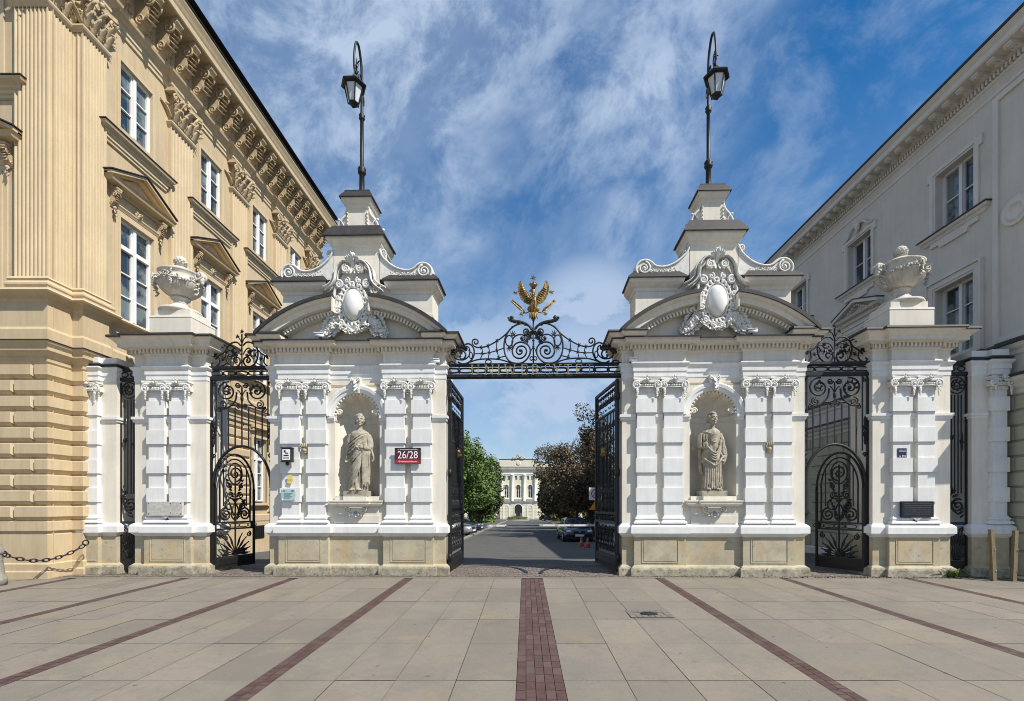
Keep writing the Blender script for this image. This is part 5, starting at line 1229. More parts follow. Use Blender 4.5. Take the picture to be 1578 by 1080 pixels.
# ---------------------------------------------------------------- big gate leaves (open, pushed inwards)
def big_leaf(label,sx):
    """leaf in plane x=0, local y from 0 (hinge) to 1.98; sx=+1 faces right"""
    r=thing('gate_leaf',label,'gate leaf',G(-sx*1.985,.12),-GA+(R(8.3) if sx<0 else 0),'leaves of the main gate')
    W,H0,H1=1.95,.06,4.60
    f=MB(); f.box(0,.07,-.035,.035,H0,H1); f.box(W-.06,W,-.03,.03,H0,H1); f.box(.07,W-.06,-.03,.03,H1-.07,H1); f.box(.07,W-.06,-.03,.03,H0,H0+.06); f.box(.07,W-.06,-.03,.03,1.18,1.24); f.box(.07,W-.06,-.03,.03,1.40,1.46); f.box(.07,W-.06,-.025,.025,3.9,3.95)
    f.box(.16,.19,-.02,.02,H0,H1); f.box(W-.19,W-.16,-.02,.02,H0,H1)
    for z in (.4,2.4,4.2): f.tube([(0,0,z-.08),(0,0,z+.08)],.05,8)
    k=MB(); k.box(.07,W-.06,-.012,.012,H0+.06,.42); k.bev(.12,W-.11,-.012,-.028,.16,.38,.02); k.bev(.12,W-.11,.012,.028,.16,.38,.02)
    s=MB()
    for i in range(13): x=.22+i*(W-.44)/12; s.box(x-.011,x+.011,-.011,.011,1.46,3.9); 
    for i in range(13): x=.22+i*(W-.44)/12; s.leaf((x,0,1.5),(0,0,1),.3,.03,curl=0,th=.8); s.ball((x,0,3.2),.025,5,4)
    for i in range(5):
        x=.34+i*.32
        for q in (-1,1):
            s.tube(spiral(x+q*.07,4.22,.075,.012,90,-q*1.8,n=22),.017,5); s.tube(spiral(x+q*.07,4.42,.06,.012,-90,q*1.6,n=16),.015,5); s.tube(spiral(x+q*.07,1.32,.055,.012,-90,q*1.4,n=14),.014,5)
            s.tube(spiral(x+q*.07,2.0,.08,.012,-90,q*1.6,n=16),.015,5); s.tube(spiral(x+q*.07,3.6,.08,.012,90,q*1.6,n=16),.015,5)
            s.tube(spiral(x+q*.07,.56,.08,.012,90,-q*1.7,n=18),.016,5); s.tube(spiral(x+q*.07,1.02,.08,.012,-90,q*1.7,n=18),.016,5)
            s.tube(cr([(x,0,.5),(x+q*.1,0,.7),(x+q*.13,0,.9),(x+q*.03,0,1.12)],4),.014,5)
            for k_ in range(4): s.leaf((x+q*.02,0,.6+.13*k_),(q*.9,-.3,.6),.12,.03,curl=.3,seg=3); s.leaf((x+q*.02,0,1.7+.14*k_),(q*.9,.2,.6),.11,.03,curl=.3,seg=3)
            for k_ in range(3): s.leaf((x+q*.02,0,4.02+.13*k_),(q*.8,.2,.5),.11,.03,curl=.3,seg=3)
    g=MB(); g.ball((W*.55,0,2.98),(.09,.10,.13),10,8); g.ball((W*.55,0,2.92),(.06,.13,.06),8,6)
    for q in (-1,1): g.ball((W*.55+q*.07,0,3.09),.03)
    for k_ in range(12): g.leaf((W*.55,0,2.98),(math.cos(k_*PI/6),0,math.sin(k_*PI/6)),.15,.035,curl=0,seg=2)
    Mx=Matrix(((0,1,0,0),(1,0,0,0),(0,0,1,0),(0,0,0,1)))
    for q in (f,k,s,g): q.xf(Mx)
    f.build('frame','iron',r); k.build('kick_panel','iron',r); s.build('scrollwork','iron',r); g.build('gilded_mask','gold',r)
    return r
big_leaf('left leaf of the main iron gate, swung open inwards beside the house number pier',1); big_leaf('right leaf of the main iron gate, swung open inwards, road sign behind it',-1)
# ---------------------------------------------------------------- side gateways
def side_gate(u0,label,label2,sgn,ang,hinge):
    r=thing('gate_grille',label,'gate grille',G(u0,.15),-GA,'iron side gateways')
    hw=.765
    b=MB(); b.box(-hw,hw,-.05,.05,4.88,4.95); b.box(-hw,hw,-.05,.05,4.64,4.73); b.box(-hw,hw,-.07,-.05,4.90,4.96)
    for i in range(5):
        w=2*hw/5; xc_=-hw+w*(i+.5); b.tube(cr([(xc_-w*.46,0,4.805),(xc_-w*.36,0,4.845),(xc_+w*.36,0,4.845),(xc_+w*.46,0,4.805),(xc_+w*.36,0,4.765),(xc_-w*.36,0,4.765)],4,True),.015,5,closed=True)
        b.ball((xc_-w*.5,0,4.805),(.035,.04,.035),6,4)
    b.build('beam','iron',r)
    # crest
    b=MB(); z0=4.95
    def q(pts,rr=.017,k=5): b.tube(cr([(x,0,z0+z) for x,z in pts],k),rr,5)
    q([(.03,.52),(.12,.60),(.25,.58),(.36,.47),(.39,.30),(.34,.12),(.22,.02),(.10,.03),(.04,.13),(.07,.22),(.15,.24),(.20,.17),(.15,.11),(.11,.14)],.021)
    q([(.03,.30),(.10,.42),(.18,.46),(.22,.40),(.17,.34),(.13,.38)],.016); q([(.34,.40),(.24,.40),(.22,.30),(.30,.26),(.32,.32)],.016); q([(.10,.28),(.20,.28),(.28,.20)],.014)
    q([(.36,.45),(.44,.36),(.56,.28),(.64,.20),(.60,.30),(.66,.33)],.018); q([(.56,.28),(.54,.12),(.62,.03),(.70,.02),(.74,.08),(.70,.11)],.018); q([(.36,.10),(.48,.04),(.60,.02)],.014)
    q([(.36,.50),(.46,.55),(.50,.50),(.46,.47)],.015)
    star(b,.46,z0+.20,.06); oval(b,.37,z0+.30,.03,.07,.012)
    for k in range(9): a=rj.random()*6.28; b.leaf((.10+.025*k,0,z0+.18+.03*k),(math.cos(a),-.2,math.sin(a)),.09,.03,curl=.2,seg=3,th=.4)
    for k in range(3): b.ball((.62+.03*k,0,z0+.27+.03*(k%2)),.03,6,4)
    b.mirror(); b.tube([(0,0,z0),(0,0,z0+.80)],.018,5)
    for s_ in (-1,0,1): 
        b.tube(cr([(0,0,z0+.56),(s_*.05,0,z0+.68),(s_*.10,0,z0+.73)],3),.014,5); star(b,s_*.11,z0+(.86 if s_==0 else .74),.055,0,5)
    b.build('crest','iron',r,fix=False)
    # upper tracery and bars down to the arch
    b=MB()
    ax,az,zs=hw-.06,.95,2.10     # arch half width, rise, springing
    def arch(x): return zs+az*math.sqrt(max(0,1-(x/ax)**2))
    for s_ in (-1,1):
        b.box(s_*hw-.03 if s_<0 else hw-.035,s_*hw+.035 if s_<0 else hw+.03,-.03,.03,0.03,4.64)
        b.box(s_*(hw-.13)-.012,s_*(hw-.13)+.012,-.012,.012,2.9,4.64)
        b.tube(spiral(s_*.36,4.37,.235,.03,100 if s_>0 else 80,-s_*1.9,n=34),.020,6)
        for k in range(6): a=k*.7; b.leaf((s_*(.36+.10*math.cos(a)),0,4.37+.10*math.sin(a)),(math.cos(a),-.2,math.sin(a)),.09,.03,curl=.2,seg=3,th=.4)
        b.ball((s_*.36,0,4.37),.035,6,4)
        b.tube(spiral(s_*.10,4.52,.07,.012,0 if s_<0 else 180,s_*1.5,n=18),.017,5); b.tube(spiral(s_*.44,4.05,.10,.015,90,-s_*1.6,n=20),.018,5); b.tube(spiral(s_*.56,3.93,.06,.012,90,s_*1.4,n=14),.016,5); b.tube(spiral(s_*.07,4.02,.06,.012,-90,s_*1.3,n=14),.016,5)
        b.tube(cr([(s_*.13,0,4.35),(s_*.16,0,4.15),(s_*.28,0,4.02),(s_*.44,0,3.95),(s_*.58,0,3.99)],5),.020,6); b.tube(cr([(0,0,3.98),(s_*.12,0,4.04),(s_*.26,0,4.02)],4),.016,5)
        b.tube(spiral(s_*(hw-.09),4.55,.05,.01,90,s_*1.4,n=14),.015,5); b.tube(spiral(s_*(hw-.09),2.82,.05,.01,-90,s_*1.4,n=14),.015,5)
        for z in (3.45,3.30): star(b,s_*(hw-.07),z,.09,0,8,.02)
        b.leaf((s_*(hw-.07),0,3.5),(0,0,1),.22,.035,curl=0,th=.8); b.leaf((s_*(hw-.07),0,3.25),(0,0,-1),.22,.035,curl=0,th=.8)
    for i in range(-3,4):
        x=i*.165; b.box(x-.012,x+.012,-.012,.012,arch(x),3.98)
    b.box(-.014,.014,-.012,.012,3.98,4.45); b.ball((0,0,4.20),(.04,.04,.09),6,5); b.ball((0,0,4.45),(.02,.02,.06),6,4)
    for s_ in (-1,1): b.tube(cr([(0,0,4.25),(s_*.06,0,4.36),(s_*.11,0,4.40)],3),.013,5)
    n=30
    b.tube([(ax*math.cos(PI*i/n),0,zs+az*math.sin(PI*i/n)) for i in range(n+1)],.032,6)
    for s_ in (-1,1): b.box(s_*ax-.02,s_*ax+.02,-.02,.02,.03,zs)
    b.build('tracery','iron',r)
    # door leaf
    L=thing('gate_leaf',label2,'gate leaf',G(u0+hinge*.70,.18,.0),ang,'iron side gateways'); W=1.16
    f=MB(); f.box(0,.05,-.02,.02,.08,2.05); f.box(W-.05,W,-.02,.02,.08,2.05); f.box(.05,W-.05,-.02,.02,1.02,1.06); f.box(.05,W-.05,-.02,.02,1.18,1.22); f.box(.05,W-.05,-.02,.02,.08,.12)
    rx=W/2-.025; cxx=W/2
    for o in (0,.11): f.tube([(cxx+(rx-o)*math.cos(PI*i/24),0,2.05+(.86-o*1.1)*math.sin(PI*i/24)) for i in range(25)],.026 if o==0 else .018,6)
    f.box(.13,.155,-.015,.015,1.22,2.05); f.box(W-.155,W-.13,-.015,.015,1.22,2.05); fo=f.build('frame','iron',L)
    k=MB(); k.box(.05,W-.05,-.01,.01,.12,.36); k.bev(.09,W-.09,-.01,-.022,.15,.33,.015); k.build('kick_panel','iron',L)
    s=MB(); s.box(cxx-.014,cxx+.014,-.014,.014,.36,2.62)
    s.tube(spiral(cxx,2.42,.20,.02,-90,1.7,n=30),.020,6); s.tube([(cxx+.2*math.cos(i*PI/10),0,2.42+.27*math.sin(i*PI/10)) for i in range(20)],.018,5,closed=True)
    for q_ in (-1,1):
        s.tube(spiral(cxx+q_*.17,2.10,.07,.012,-90,-q_*1.4,n=16),.017,5); s.tube(spiral(cxx+q_*.17,1.88,.08,.012,90,q_*1.4,n=16),.017,5)
        s.tube(cr([(cxx,0,1.70),(cxx+q_*.12,0,1.80),(cxx+q_*.26,0,1.72),(cxx+q_*.27,0,1.58),(cxx+q_*.17,0,1.52),(cxx+q_*.12,0,1.60),(cxx+q_*.18,0,1.65)],4),.020,5)
        s.tube(spiral(cxx+q_*.27,1.40,.165,.02,100,-q_*1.8,n=30),.022,6); s.tube(cr([(cxx,0,1.24),(cxx+q_*.1,0,1.35),(cxx+q_*.08,0,1.55),(cxx,0,1.68)],4),.02,5)
        s.box(cxx+q_*.33-.01,cxx+q_*.33+.01,-.01,.01,1.60,2.55)
        for k_ in range(7): s.leaf((cxx+q_*.03*k_,0,1.30+.07*k_),(q_*.8,-.3,.5),.12,.035,curl=.3,seg=3); s.leaf((cxx+q_*.03*k_,0,1.75+.08*k_),(q_*.6,.3,.4),.10,.03,curl=.3,seg=3)
        for k_ in range(1,6):                # fan
            a=PI/2-q_*.30*k_; Lf=.60-.035*k_; 
            s.tube(cr([(cxx,0,.38),(cxx+Lf*.5*math.cos(a),0,.38+Lf*.55*math.sin(a)),(cxx+Lf*math.cos(a-q_*.08),0,.38+Lf*math.sin(a))],4),.015,5); s.leaf((cxx+Lf*.4*math.cos(a),0,.38+Lf*.4*math.sin(a)),(math.cos(a),0,math.sin(a)),.26,.035,curl=.0,seg=3)
        s.tube(spiral(cxx+q_*.40,.88,.075,.012,90,-q_*1.5,n=16),.017,5); s.tube(spiral(cxx+q_*.25,.46,.075,.012,0,q_*1.3,n=14),.017,5)
    for i in range(4): x=.18+i*.26; s.tube(cr([(x,0,1.12),(x+.03,0,1.16),(x+.22,0,1.16),(x+.25,0,1.12),(x+.22,0,1.08),(x+.03,0,1.08)],3,True),.012,5,closed=True)
    for k_ in range(6): s.leaf((cxx,0,.40),(math.cos(.3+k_*.5),-.3,math.sin(.3+k_*.5)),.2,.04,curl=.3)
    s.build('scrollwork','iron',L)
    h=MB(); h.ball((W-.07,-.05,1.12),.04); h.box(W-.10,W-.04,-.035,.035,1.05,1.20); h.build('handle','iron',fo)
    return r
side_gate(-7.015,'left iron side gateway grille, crest of scrolls over arched opening','left side gate leaf standing ajar, fan and lyre scrolls in black iron',1,R(72),-1)
side_gate(7.015,'right iron side gateway grille, crest of scrolls over arched opening','right side gate leaf, nearly closed in the shade',-1,R(116),1)
def narrow(u0,label):
    r=thing('gate_grille',label,'gate grille',G(u0,.12),-GA,'narrow side grilles'); w=.235
    f=MB(); f.box(-w,w,-.04,.04,4.86,4.94); f.box(-w,w,-.04,.04,4.62,4.70); f.box(-w,-w+.035,-.02,.02,.08,4.62); f.box(w-.035,w,-.02,.02,.08,4.62); f.box(-w,w,-.02,.02,1.18,1.24)
    oval(f,-.11,4.78,.08,.055,.014); oval(f,.11,4.78,.08,.055,.014); f.build('frame','iron',r)
    k=MB(); k.box(-w+.03,w-.03,-.01,.01,.08,.34); k.build('kick_panel','iron',r)
    s=MB(); s.tube([(.185*math.cos(i*PI/12),0,4.40+.19*math.sin(i*PI/12)) for i in range(24)],.016,5,closed=True); s.tube(spiral(0,4.40,.13,.02,90,1.7,n=26),.018,5)
    for k_ in range(8): s.leaf((.07*math.cos(k_*.8),0,4.40+.07*math.sin(k_*.8)),(math.cos(k_*.8),-.2,math.sin(k_*.8)),.09,.03,curl=.2,seg=3)
    for x in (-.11,-.04,.04,.11): s.box(x-.010,x+.010,-.010,.010,1.9,4.18)
    star(s,-.1,3.2,.06,0,8,.02); star(s,.12,3.1,.06,0,8,.02); s.leaf((.12,0,3.1),(0,0,1),.25,.03,curl=0,th=.8); s.leaf((.12,0,3.1),(0,0,-1),.25,.03,curl=0,th=.8)
    s.tube(spiral(.03,1.62,.16,.02,60,1.8,n=28),.022,6); s.tube(cr([(-.15,0,2.1),(-.08,0,1.95),(-.16,0,1.8),(-.10,0,1.55),(.05,0,1.42)],4),.02,5)
    for k_ in range(8): s.leaf((-.12+.03*k_,0,1.9-.08*k_),(rj.uniform(-1,1),-.3,.6),.12,.035,curl=.3,seg=3)
    for k_ in range(7):
        a=PI/2+(k_-3)*.30; s.tube(cr([((k_-3)*.02,0,.36),((k_-3)*.04,0,.6),((k_-3)*.065,0,1.15-.05*abs(k_-3))],3),.012,5); s.leaf(((k_-3)*.05,0,.7),((k_-3)*.1,0,1),.22,.03,curl=0)
    for q_ in (-1,1): s.tube(spiral(q_*.12,1.08,.05,.01,90,-q_*1.4,n=12),.013,5); s.tube(spiral(q_*.12,.48,.06,.01,-90,q_*1.4,n=12),.013,5)
    s.build('scrollwork','iron',r); return r
narrow(-9.76,'narrow black iron grille between left outer pillar and ochre palace'); narrow(9.76,'narrow black iron grille between right outer pillar and grey palace')
# ================================================================ LAMPS on the towers
def lamp(u0,label):
    r=thing('street_lamp',label,'street lamp',G(u0,.30,9.04),-GA,'lamps on top of the gate towers')
    b=MB(); b.lathe([(0,0),(.14,0),(.12,.03),(.075,.07),(.065,.10),(.06,.58),(.085,.60),(.10,.64),(.085,.68),(.10,.72),(.08,.76),(.045,.80),(.042,1.9),(.06,1.92),(.075,1.95),(.06,1.98),(.075,2.02),(.05,2.06),(.036,2.10),(.034,2.6),(0,2.6)],n=14)
    b.build('pole','iron',r)
    b=MB(); P=cr([(0,0,2.5),(0,.0,2.9),(0,-.05,3.25),(0,-.20,3.50),(0,-.36,3.46),(0,-.46,3.20),(0,-.50,2.9),(0,-.47,2.72),(0,-.38,2.70),(0,-.33,2.82),(0,-.38,2.92)],6)
    b.tube(P,[.034-.016*i/len(P) for i in range(len(P))],7)
    b.tube([(0,-.10+.09*math.cos(i*.45),2.78+.13*math.sin(i*.45)) for i in range(12)],.02,6)
    b.tube(cr([(0,0,2.30),(0,-.14,2.40),(0,-.10,2.58),(0,0,2.62)],4),.018,5); b.tube(cr([(0,.0,2.30),(0,.12,2.36),(0,.14,2.5),(0,.03,2.6)],4),.016,5)
    for k in range(8): b.leaf((0,-.34+.02*(k%3),2.70+.04*k),(rj.uniform(-.5,.5),-.5,rj.uniform(-1,1)),.14,.035,up=(1,0,0),curl=.2,seg=3)
    b.tube([(0,-.48,2.72),(0,-.50,2.52)],.012,5); b.build('crook','iron',r)
    L=MB(); cz=1.82; n=6
    L.lathe([(0,.74),(.03,.72),(.05,.66),(.14,.60),(.285,.50),(.30,.47),(.27,.44),(.20,.43),(0,.43)],c=(0,-.52,cz),n=6)
    L.lathe([(0,.0),(.03,-.02),(.10,.04),(.125,.07),(.10,.09),(0,.09)],c=(0,-.52,cz),n=6)
    for k in range(6):
        a=k*PI/3; L.tube([(.125*math.cos(a),-.52+.125*math.sin(a),cz+.06),(.215*math.cos(a),-.52+.215*math.sin(a),cz+.45)],.016,4)
    for m_ in (L,): m_.sm=[False]*len(m_.sm)
    lo=L.build('lantern','iron',r)
    g=MB(); g.lathe([(.10,.08),(.205,.44)],c=(0,-.52,cz),n=6); g.sm=[False]*len(g.sm); g.build('lantern_glass','lampglass',lo)
    return r
lamp(-4.155,'black lamp post with hexagonal lantern on the left gate tower'); lamp(4.155,'black lamp post with hexagonal lantern on the right gate tower')
# ================================================================ STATUES
def ring(cx_,cy_,z,rx,ry,n=40,fold=None,tw=0):
    out=[]
    for i in range(n):
        a=2*PI*i/n+tw; f=1+(fold(a,z) if fold else 0)
        out.append((cx_+rx*f*math.cos(a),cy_+ry*f*math.sin(a),z))
    return out
def loft(b,rings):
    n=len(rings[0]); vs=[p for r in rings for p in r]; fs=[]
    for i in range(len(rings)-1):
        for j in range(n): fs.append((i*n+j,i*n+(j+1)%n,(i+1)*n+(j+1)%n,(i+1)*n+j))
    fs.append(tuple(range(n))); fs.append(tuple(range(len(rings)*n-1,(len(rings)-1)*n-1,-1)))
    b.add(vs,fs,True)
def hand(b,p,d,s=1.0,curl=.5):
    p=Vector(p); d=Vector(d).normalized(); side=d.cross(Vector((0,1,0))).normalized() if abs(d.y)<.9 else Vector((1,0,0)); nrm=side.cross(d).normalized()
    b.ball(p+d*.035*s,(.036*s,.026*s,.04*s),8,6)
    for k in range(4):
        o=side*((k-1.5)*.017*s); L=(.065,.075,.07,.055)[k]*s; a=p+d*.06*s+o
        b.tube([a,a+d*L*.45+nrm*.004,a+d*L*.8-nrm*curl*.03*s,a+d*L*.9-nrm*curl*.055*s],[.0105*s,.010*s,.009*s,.007*s],6)
    a=p+d*.015*s+side*.03*s; b.tube([a,a+d*.03*s+side*.022*s,a+d*.06*s+side*.018*s],[.013*s,.011*s,.008*s],6)
def head(b,c,s=1.0,tilt=0,hair='curl'):
    x,y,z=c; hb=MB()
    hb.ball((0,0,0),(.080*s,.098*s,.118*s),16,12); hb.ball((0,-.028*s,-.055*s),(.058*s,.065*s,.062*s),12,8)
    hb.tube([(0,-.092*s,.018*s),(0,-.116*s,-.018*s),(0,-.118*s,-.028*s)],[.010*s,.015*s,.013*s],6)
    for q in (-1,1):
        hb.ball((q*.033*s,-.082*s,.014*s),(.014*s,.010*s,.009*s),8,5); hb.tube([(q*.012*s,-.098*s,.034*s),(q*.035*s,-.098*s,.040*s),(q*.058*s,-.080*s,.030*s)],.008*s,5); hb.ball((q*.085*s,.0,-.005*s),(.012*s,.022*s,.032*s),6,5); hb.ball((q*.045*s,-.068*s,-.025*s),(.024*s,.02*s,.022*s),7,5)
    hb.ball((0,-.098*s,-.055*s),(.024*s,.010*s,.007*s),7,4); hb.ball((0,-.096*s,-.068*s),(.020*s,.010*s,.007*s),7,4); hb.ball((0,-.085*s,-.098*s),(.025*s,.02*s,.02*s),7,5)
    for k in range(90):
        a=rj.uniform(0,2*PI); e=rj.uniform(.05,1.4)
        if math.sin(a)<-.35 and e<.75: continue
        hb.ball((.086*s*math.cos(a)*math.cos(e),.012*s+.100*s*math.sin(a)*math.cos(e),.03*s+.100*s*math.sin(e)),.019*s,6,4)
    for k in range(16): a=PI*k/15; hb.ball((.088*s*math.cos(a),.04*s+.06*s*math.sin(a),-.02*s-.03*(k%2)*s),.022*s,6,4)
    hb.xf(T((x,y,z))@Matrix.Rotation(tilt,4,'Z')); merge(b,hb)
def statue(u0,label,kind):
    r=thing('statue',label,'statue',G(u0,.13,1.845),-GA,'statues in the gate niches')
    b=MB(); b.bev(-.285,.285,0,0,0,.12,0) if False else b.box(-.285,.285,-.25,.22,0,.12); b.build('base','statue',r)
    b=MB()
    if kind=='l':
        cxs=lambda z: -.03+.07*math.sin((z-.1)*1.7)
        def fold(a,z):
            front=max(0,-math.sin(a)); 
            dg=-abs(math.sin(5*a+z*6.5))*.16+math.sin(17*a-z*4+1)*.025+.05
            return dg*(.35+.65*front) if z<1.15 else math.sin(7*a+z*16)*.035
        prof=[(.12,.25,.19),(.18,.235,.18),(.30,.205,.165),(.50,.20,.16),(.70,.21,.165),(.90,.215,.17),(1.05,.20,.165),(1.18,.195,.155),(1.30,.215,.155),(1.42,.235,.15),(1.50,.225,.13),(1.555,.15,.10),(1.60,.075,.07)]
    else:
        cxs=lambda z: .02-.03*math.sin((z-.1)*1.9)
        def fold(a,z):
            front=max(0,-math.sin(a))
            if z<.78: return -abs(math.sin(8*a+.4*z))*.17+.05+math.sin(5*a)*.02
            return (-abs(math.sin(6*a+1.6*z))*.09+.03+ .035*math.sin(22*z+5*math.cos(a)**2))*(.3+.7*front)
        prof=[(.12,.26,.20),(.16,.235,.185),(.30,.20,.165),(.50,.19,.155),(.70,.20,.16),(.80,.225,.18),(.90,.215,.17),(1.05,.195,.16),(1.20,.185,.15),(1.32,.195,.15),(1.42,.215,.15),(1.50,.205,.13),(1.555,.14,.10),(1.60,.07,.065)]
    rings=[]
    for i in range(len(prof)-1):
        (z0,a0,b0),(z1,a1,b1)=prof[i],prof[i+1]
        for k in range(5):
            t=k/5; z=z0+(z1-z0)*t; rings.append(ring(cxs(z),0,z,a0+(a1-a0)*t,b0+(b1-b0)*t,110,fold))
    loft(b,rings); b.tube([(cxs(1.55),0,1.52),(cxs(1.6)+.01,-.01,1.64),(cxs(1.6)+.02,-.02,1.72)],[.075,.058,.055],10)
    hx=cxs(1.6)+.02; head(b,(hx,-.03,1.80),1.2,R(16) if kind=='l' else R(12))
    if kind=='l':
        # right arm (viewer's left) hangs down, hand at hip; left arm bent across the chest under the cloak
        b.tube(cr([(-.19,0,1.47),(-.235,.0,1.30),(-.25,.0,1.12),(-.255,-.05,.98)],5),[.078,.076,.074,.072,.070,.068,.066,.064,.06,.057,.054,.050,.047,.044,.041,.038],9); hand(b,(-.26,-.06,.96),(0,-.15,-1),1.35,.6)
        b.tube(cr([(.20,0,1.45),(.27,-.02,1.28),(.26,-.08,1.13),(.16,-.17,1.14)],5),[.082]*5+[.08]*5+[.07,.065,.06,.055,.05,.045],9); hand(b,(.15,-.18,1.14),(-.8,-.2,.25),1.3,.7)
        # diagonal cloak folds
        for k in range(7):
            t=k/6; z0=1.50-.05*t-.42*t; b.tube(cr([(.20-.02*t,-.07,1.50-.30*t),(.06,-.165,1.44-.42*t),(-.10,-.165,1.33-.50*t),(-.21,-.07,1.28-.52*t)],5),.021+.010*(k%2),6)
        for k in range(8):
            t=k/7; b.tube(cr([(.14,-.14,1.02-.10*t),(.05,-.185,.92-.28*t),(-.08,-.18,.74-.42*t),(-.18,-.10,.64-.46*t)],5),.018+.011*(k%2),6)
        for k in range(9):                   # fall of cloth from the left arm
            x=.14+.018*k; b.tube(cr([(x,-.16+.01*k,1.10),(x+.01*math.sin(k*2),-.19+.012*k,.80),(x+.015*math.sin(k*3),-.18+.012*k,.52+.04*(k%3)),(x,-.17+.01*k,.22+.05*(k%3))],5),.014+.012*(k%2),6)
        b.tube(cr([(.30,-.08,1.16),(.34,-.06,1.0),(.36,-.05,.88),(.32,-.06,.82)],4),[.03]*13,6)
        for k in range(6): b.ball((.17+.012*k,-.10,1.20-.02*k),.05)
        b.ball((-.10,-.19,.15),(.055,.10,.035)); b.ball((.07,-.19,.15),(.055,.10,.035)); 
        for q in (-.10,.07):
            for k in range(5): b.ball((q-.036+.018*k,-.285,.14),(.011,.018,.011),6,4)
        b.ball((0.02,-.02,1.90),(.10,.11,.05)); 
        for k in range(14): b.leaf((hx-.1+.2*k/13,-.10,1.87+.02*math.sin(k)),(rj.uniform(-.4,.4),-.2,1),.06,.018,curl=-.2,seg=2)
    else:
        # tablets / lyre held at the left shoulder side (viewer's left), other arm down holding cloak
        b.tube(cr([(-.17,0,1.45),(-.23,-.03,1.28),(-.20,-.12,1.17),(-.15,-.19,1.20)],5),[.075]*5+[.07]*5+[.062,.058,.053,.05,.047,.044],9); hand(b,(-.17,-.19,1.16),(-.3,-.2,.9),1.3,.7)
        for k,xx in enumerate((-.30,-.235,-.17)): b.box(xx-.018,xx+.018,-.22,-.02,1.13,1.44-.015*k)
        b.box(-.32,-.15,-.20,-.03,1.10,1.15)
        b.tube(cr([(.18,0,1.45),(.245,.0,1.28),(.27,.0,1.10),(.27,-.06,.96)],5),[.075]*5+[.07]*5+[.062,.058,.053,.05,.045,.040],9); hand(b,(.275,-.07,.95),(-.1,-.1,-1),1.3,.8)
        for k in range(6):                   # neckline swags
            t=k/5; b.tube(cr([(-.16,-.08,1.50-.10*t),(-.05,-.16,1.44-.16*t),(.05,-.165,1.42-.17*t),(.17,-.08,1.49-.12*t)],5),.016,6)
        for k in range(4):
            t=k/3; b.tube(cr([(-.17,-.10,1.22-.16*t),(-.03,-.19,1.02-.17*t),(.08,-.19,1.02-.17*t),(.20,-.09,1.24-.14*t)],5),.022,6)
        b.tube(cr([(-.20,-.12,.86),(-.08,-.20,.76),(.02,-.21,.70),(.12,-.20,.77),(.22,-.10,.90)],6),.026,6)
        for k in range(9): x=-.17+.043*k; b.tube(cr([(x,-.15-.03*math.sin(PI*k/8),.78),(x*1.05,-.16-.03*math.sin(PI*k/8),.5),(x*1.2,-.17-.03*math.sin(PI*k/8),.16)],4),.017+.006*(k%2),6)
        b.tube(cr([(-.22,.02,1.25),(-.26,.0,.95),(-.24,.0,.65),(-.20,-.03,.5)],5),.045,7); b.tube(cr([(.30,-.02,1.15),(.33,-.03,.98),(.28,-.06,.82),(.22,-.08,.74)],5),.04,7)
        b.tube(cr([(.20,-.06,1.30),(.16,-.12,1.05),(.24,-.10,.88)],4),.03,6)
        b.ball((-.12,-.20,.15),(.05,.09,.03)); b.ball((.10,-.19,.15),(.05,.09,.03))
    b.build('figure','statue',r,remesh=.0075,fix=False)
    return r
statue(-4.155,'robed stone statue with wreathed head, one arm lowered, in the left niche','l')
statue(4.155,'robed stone statue holding tablets at the shoulder, in the right niche','r')
# ================================================================ SIGNS AND SMALL THINGS ON THE GATE
def gthing(name,label,cat,u,v,z,group=None): return thing(name,label,cat,G(u,v,z),-GA,group)
def txt(parent,s,x,z,size,m,y,sx=1,al='CENTER',d=.0015):
    b=text_mb(s,size,d,al,sx).xf(T((x,y,z))); return b.build('lettering',m,parent)
r=gthing('house_number_plate','maroon and red enamel street number plate reading 26/28 on the left main pier','sign',-2.905,-.175,2.77)
b=MB(); b.box(-.295,.295,-.012,.012,-.085,.185); b.build('plate','maroon',r)
b=MB(); b.box(-.295,.295,-.012,.012,-.175,-.085); b.build('red_band','red',r)
b=MB(); b.box(-.295,.295,-.012,.012,.125,.175); b.v=[(x,y-.001,z) for x,y,z in b.v]; b.build('street_name_band','black',r)
b=MB(); b.box(-.30,.30,-.018,.016,.180,.188); b.box(-.30,.30,-.018,.016,-.183,-.175); b.box(-.302,-.295,-.018,.016,-.183,.188); b.box(.295,.302,-.018,.016,-.183,.188); b.box(-.2,.2,.012,.09,-.02,.02); b.build('frame','black',r)
txt(r,'26/28',0,.018,.245,'signwhite',-.0155,.86); txt(r,'ul. Krakowskie Przedmieście',0,.150,.044,'signwhite',-.0160,.9); txt(r,'Śródmieście Północne',0,-.130,.052,'signwhite',-.0155,.9)
r=gthing('illuminated_sign','small black lantern sign box with white face on the leftmost white pilaster','sign',-5.70,-.22,2.80)
b=MB(); b.box(-.115,.115,-.07,.05,-.15,.15); b.box(-.125,.125,-.09,.05,.15,.17); b.box(-.125,.125,-.09,.05,-.17,-.15); b.ball((0,-.02,-.21),.045); b.box(-.03,.03,.05,.10,-.06,.06); b.build('case','black',r)
b=MB(); b.box(-.09,.09,-.076,-.071,-.125,.125); b.build('face','signwhite',r)
b=MB(); b.box(-.055,-.01,-.079,-.077,.05,.10); b.box(-.02,.05,-.079,-.077,.02,.045); b.box(-.06,.06,-.079,-.077,-.035,-.005)
for k in range(5): b.box(-.06+.026*k,-.045+.026*k,-.079,-.077,-.095,-.06)
b.build('pictogram','black',r)
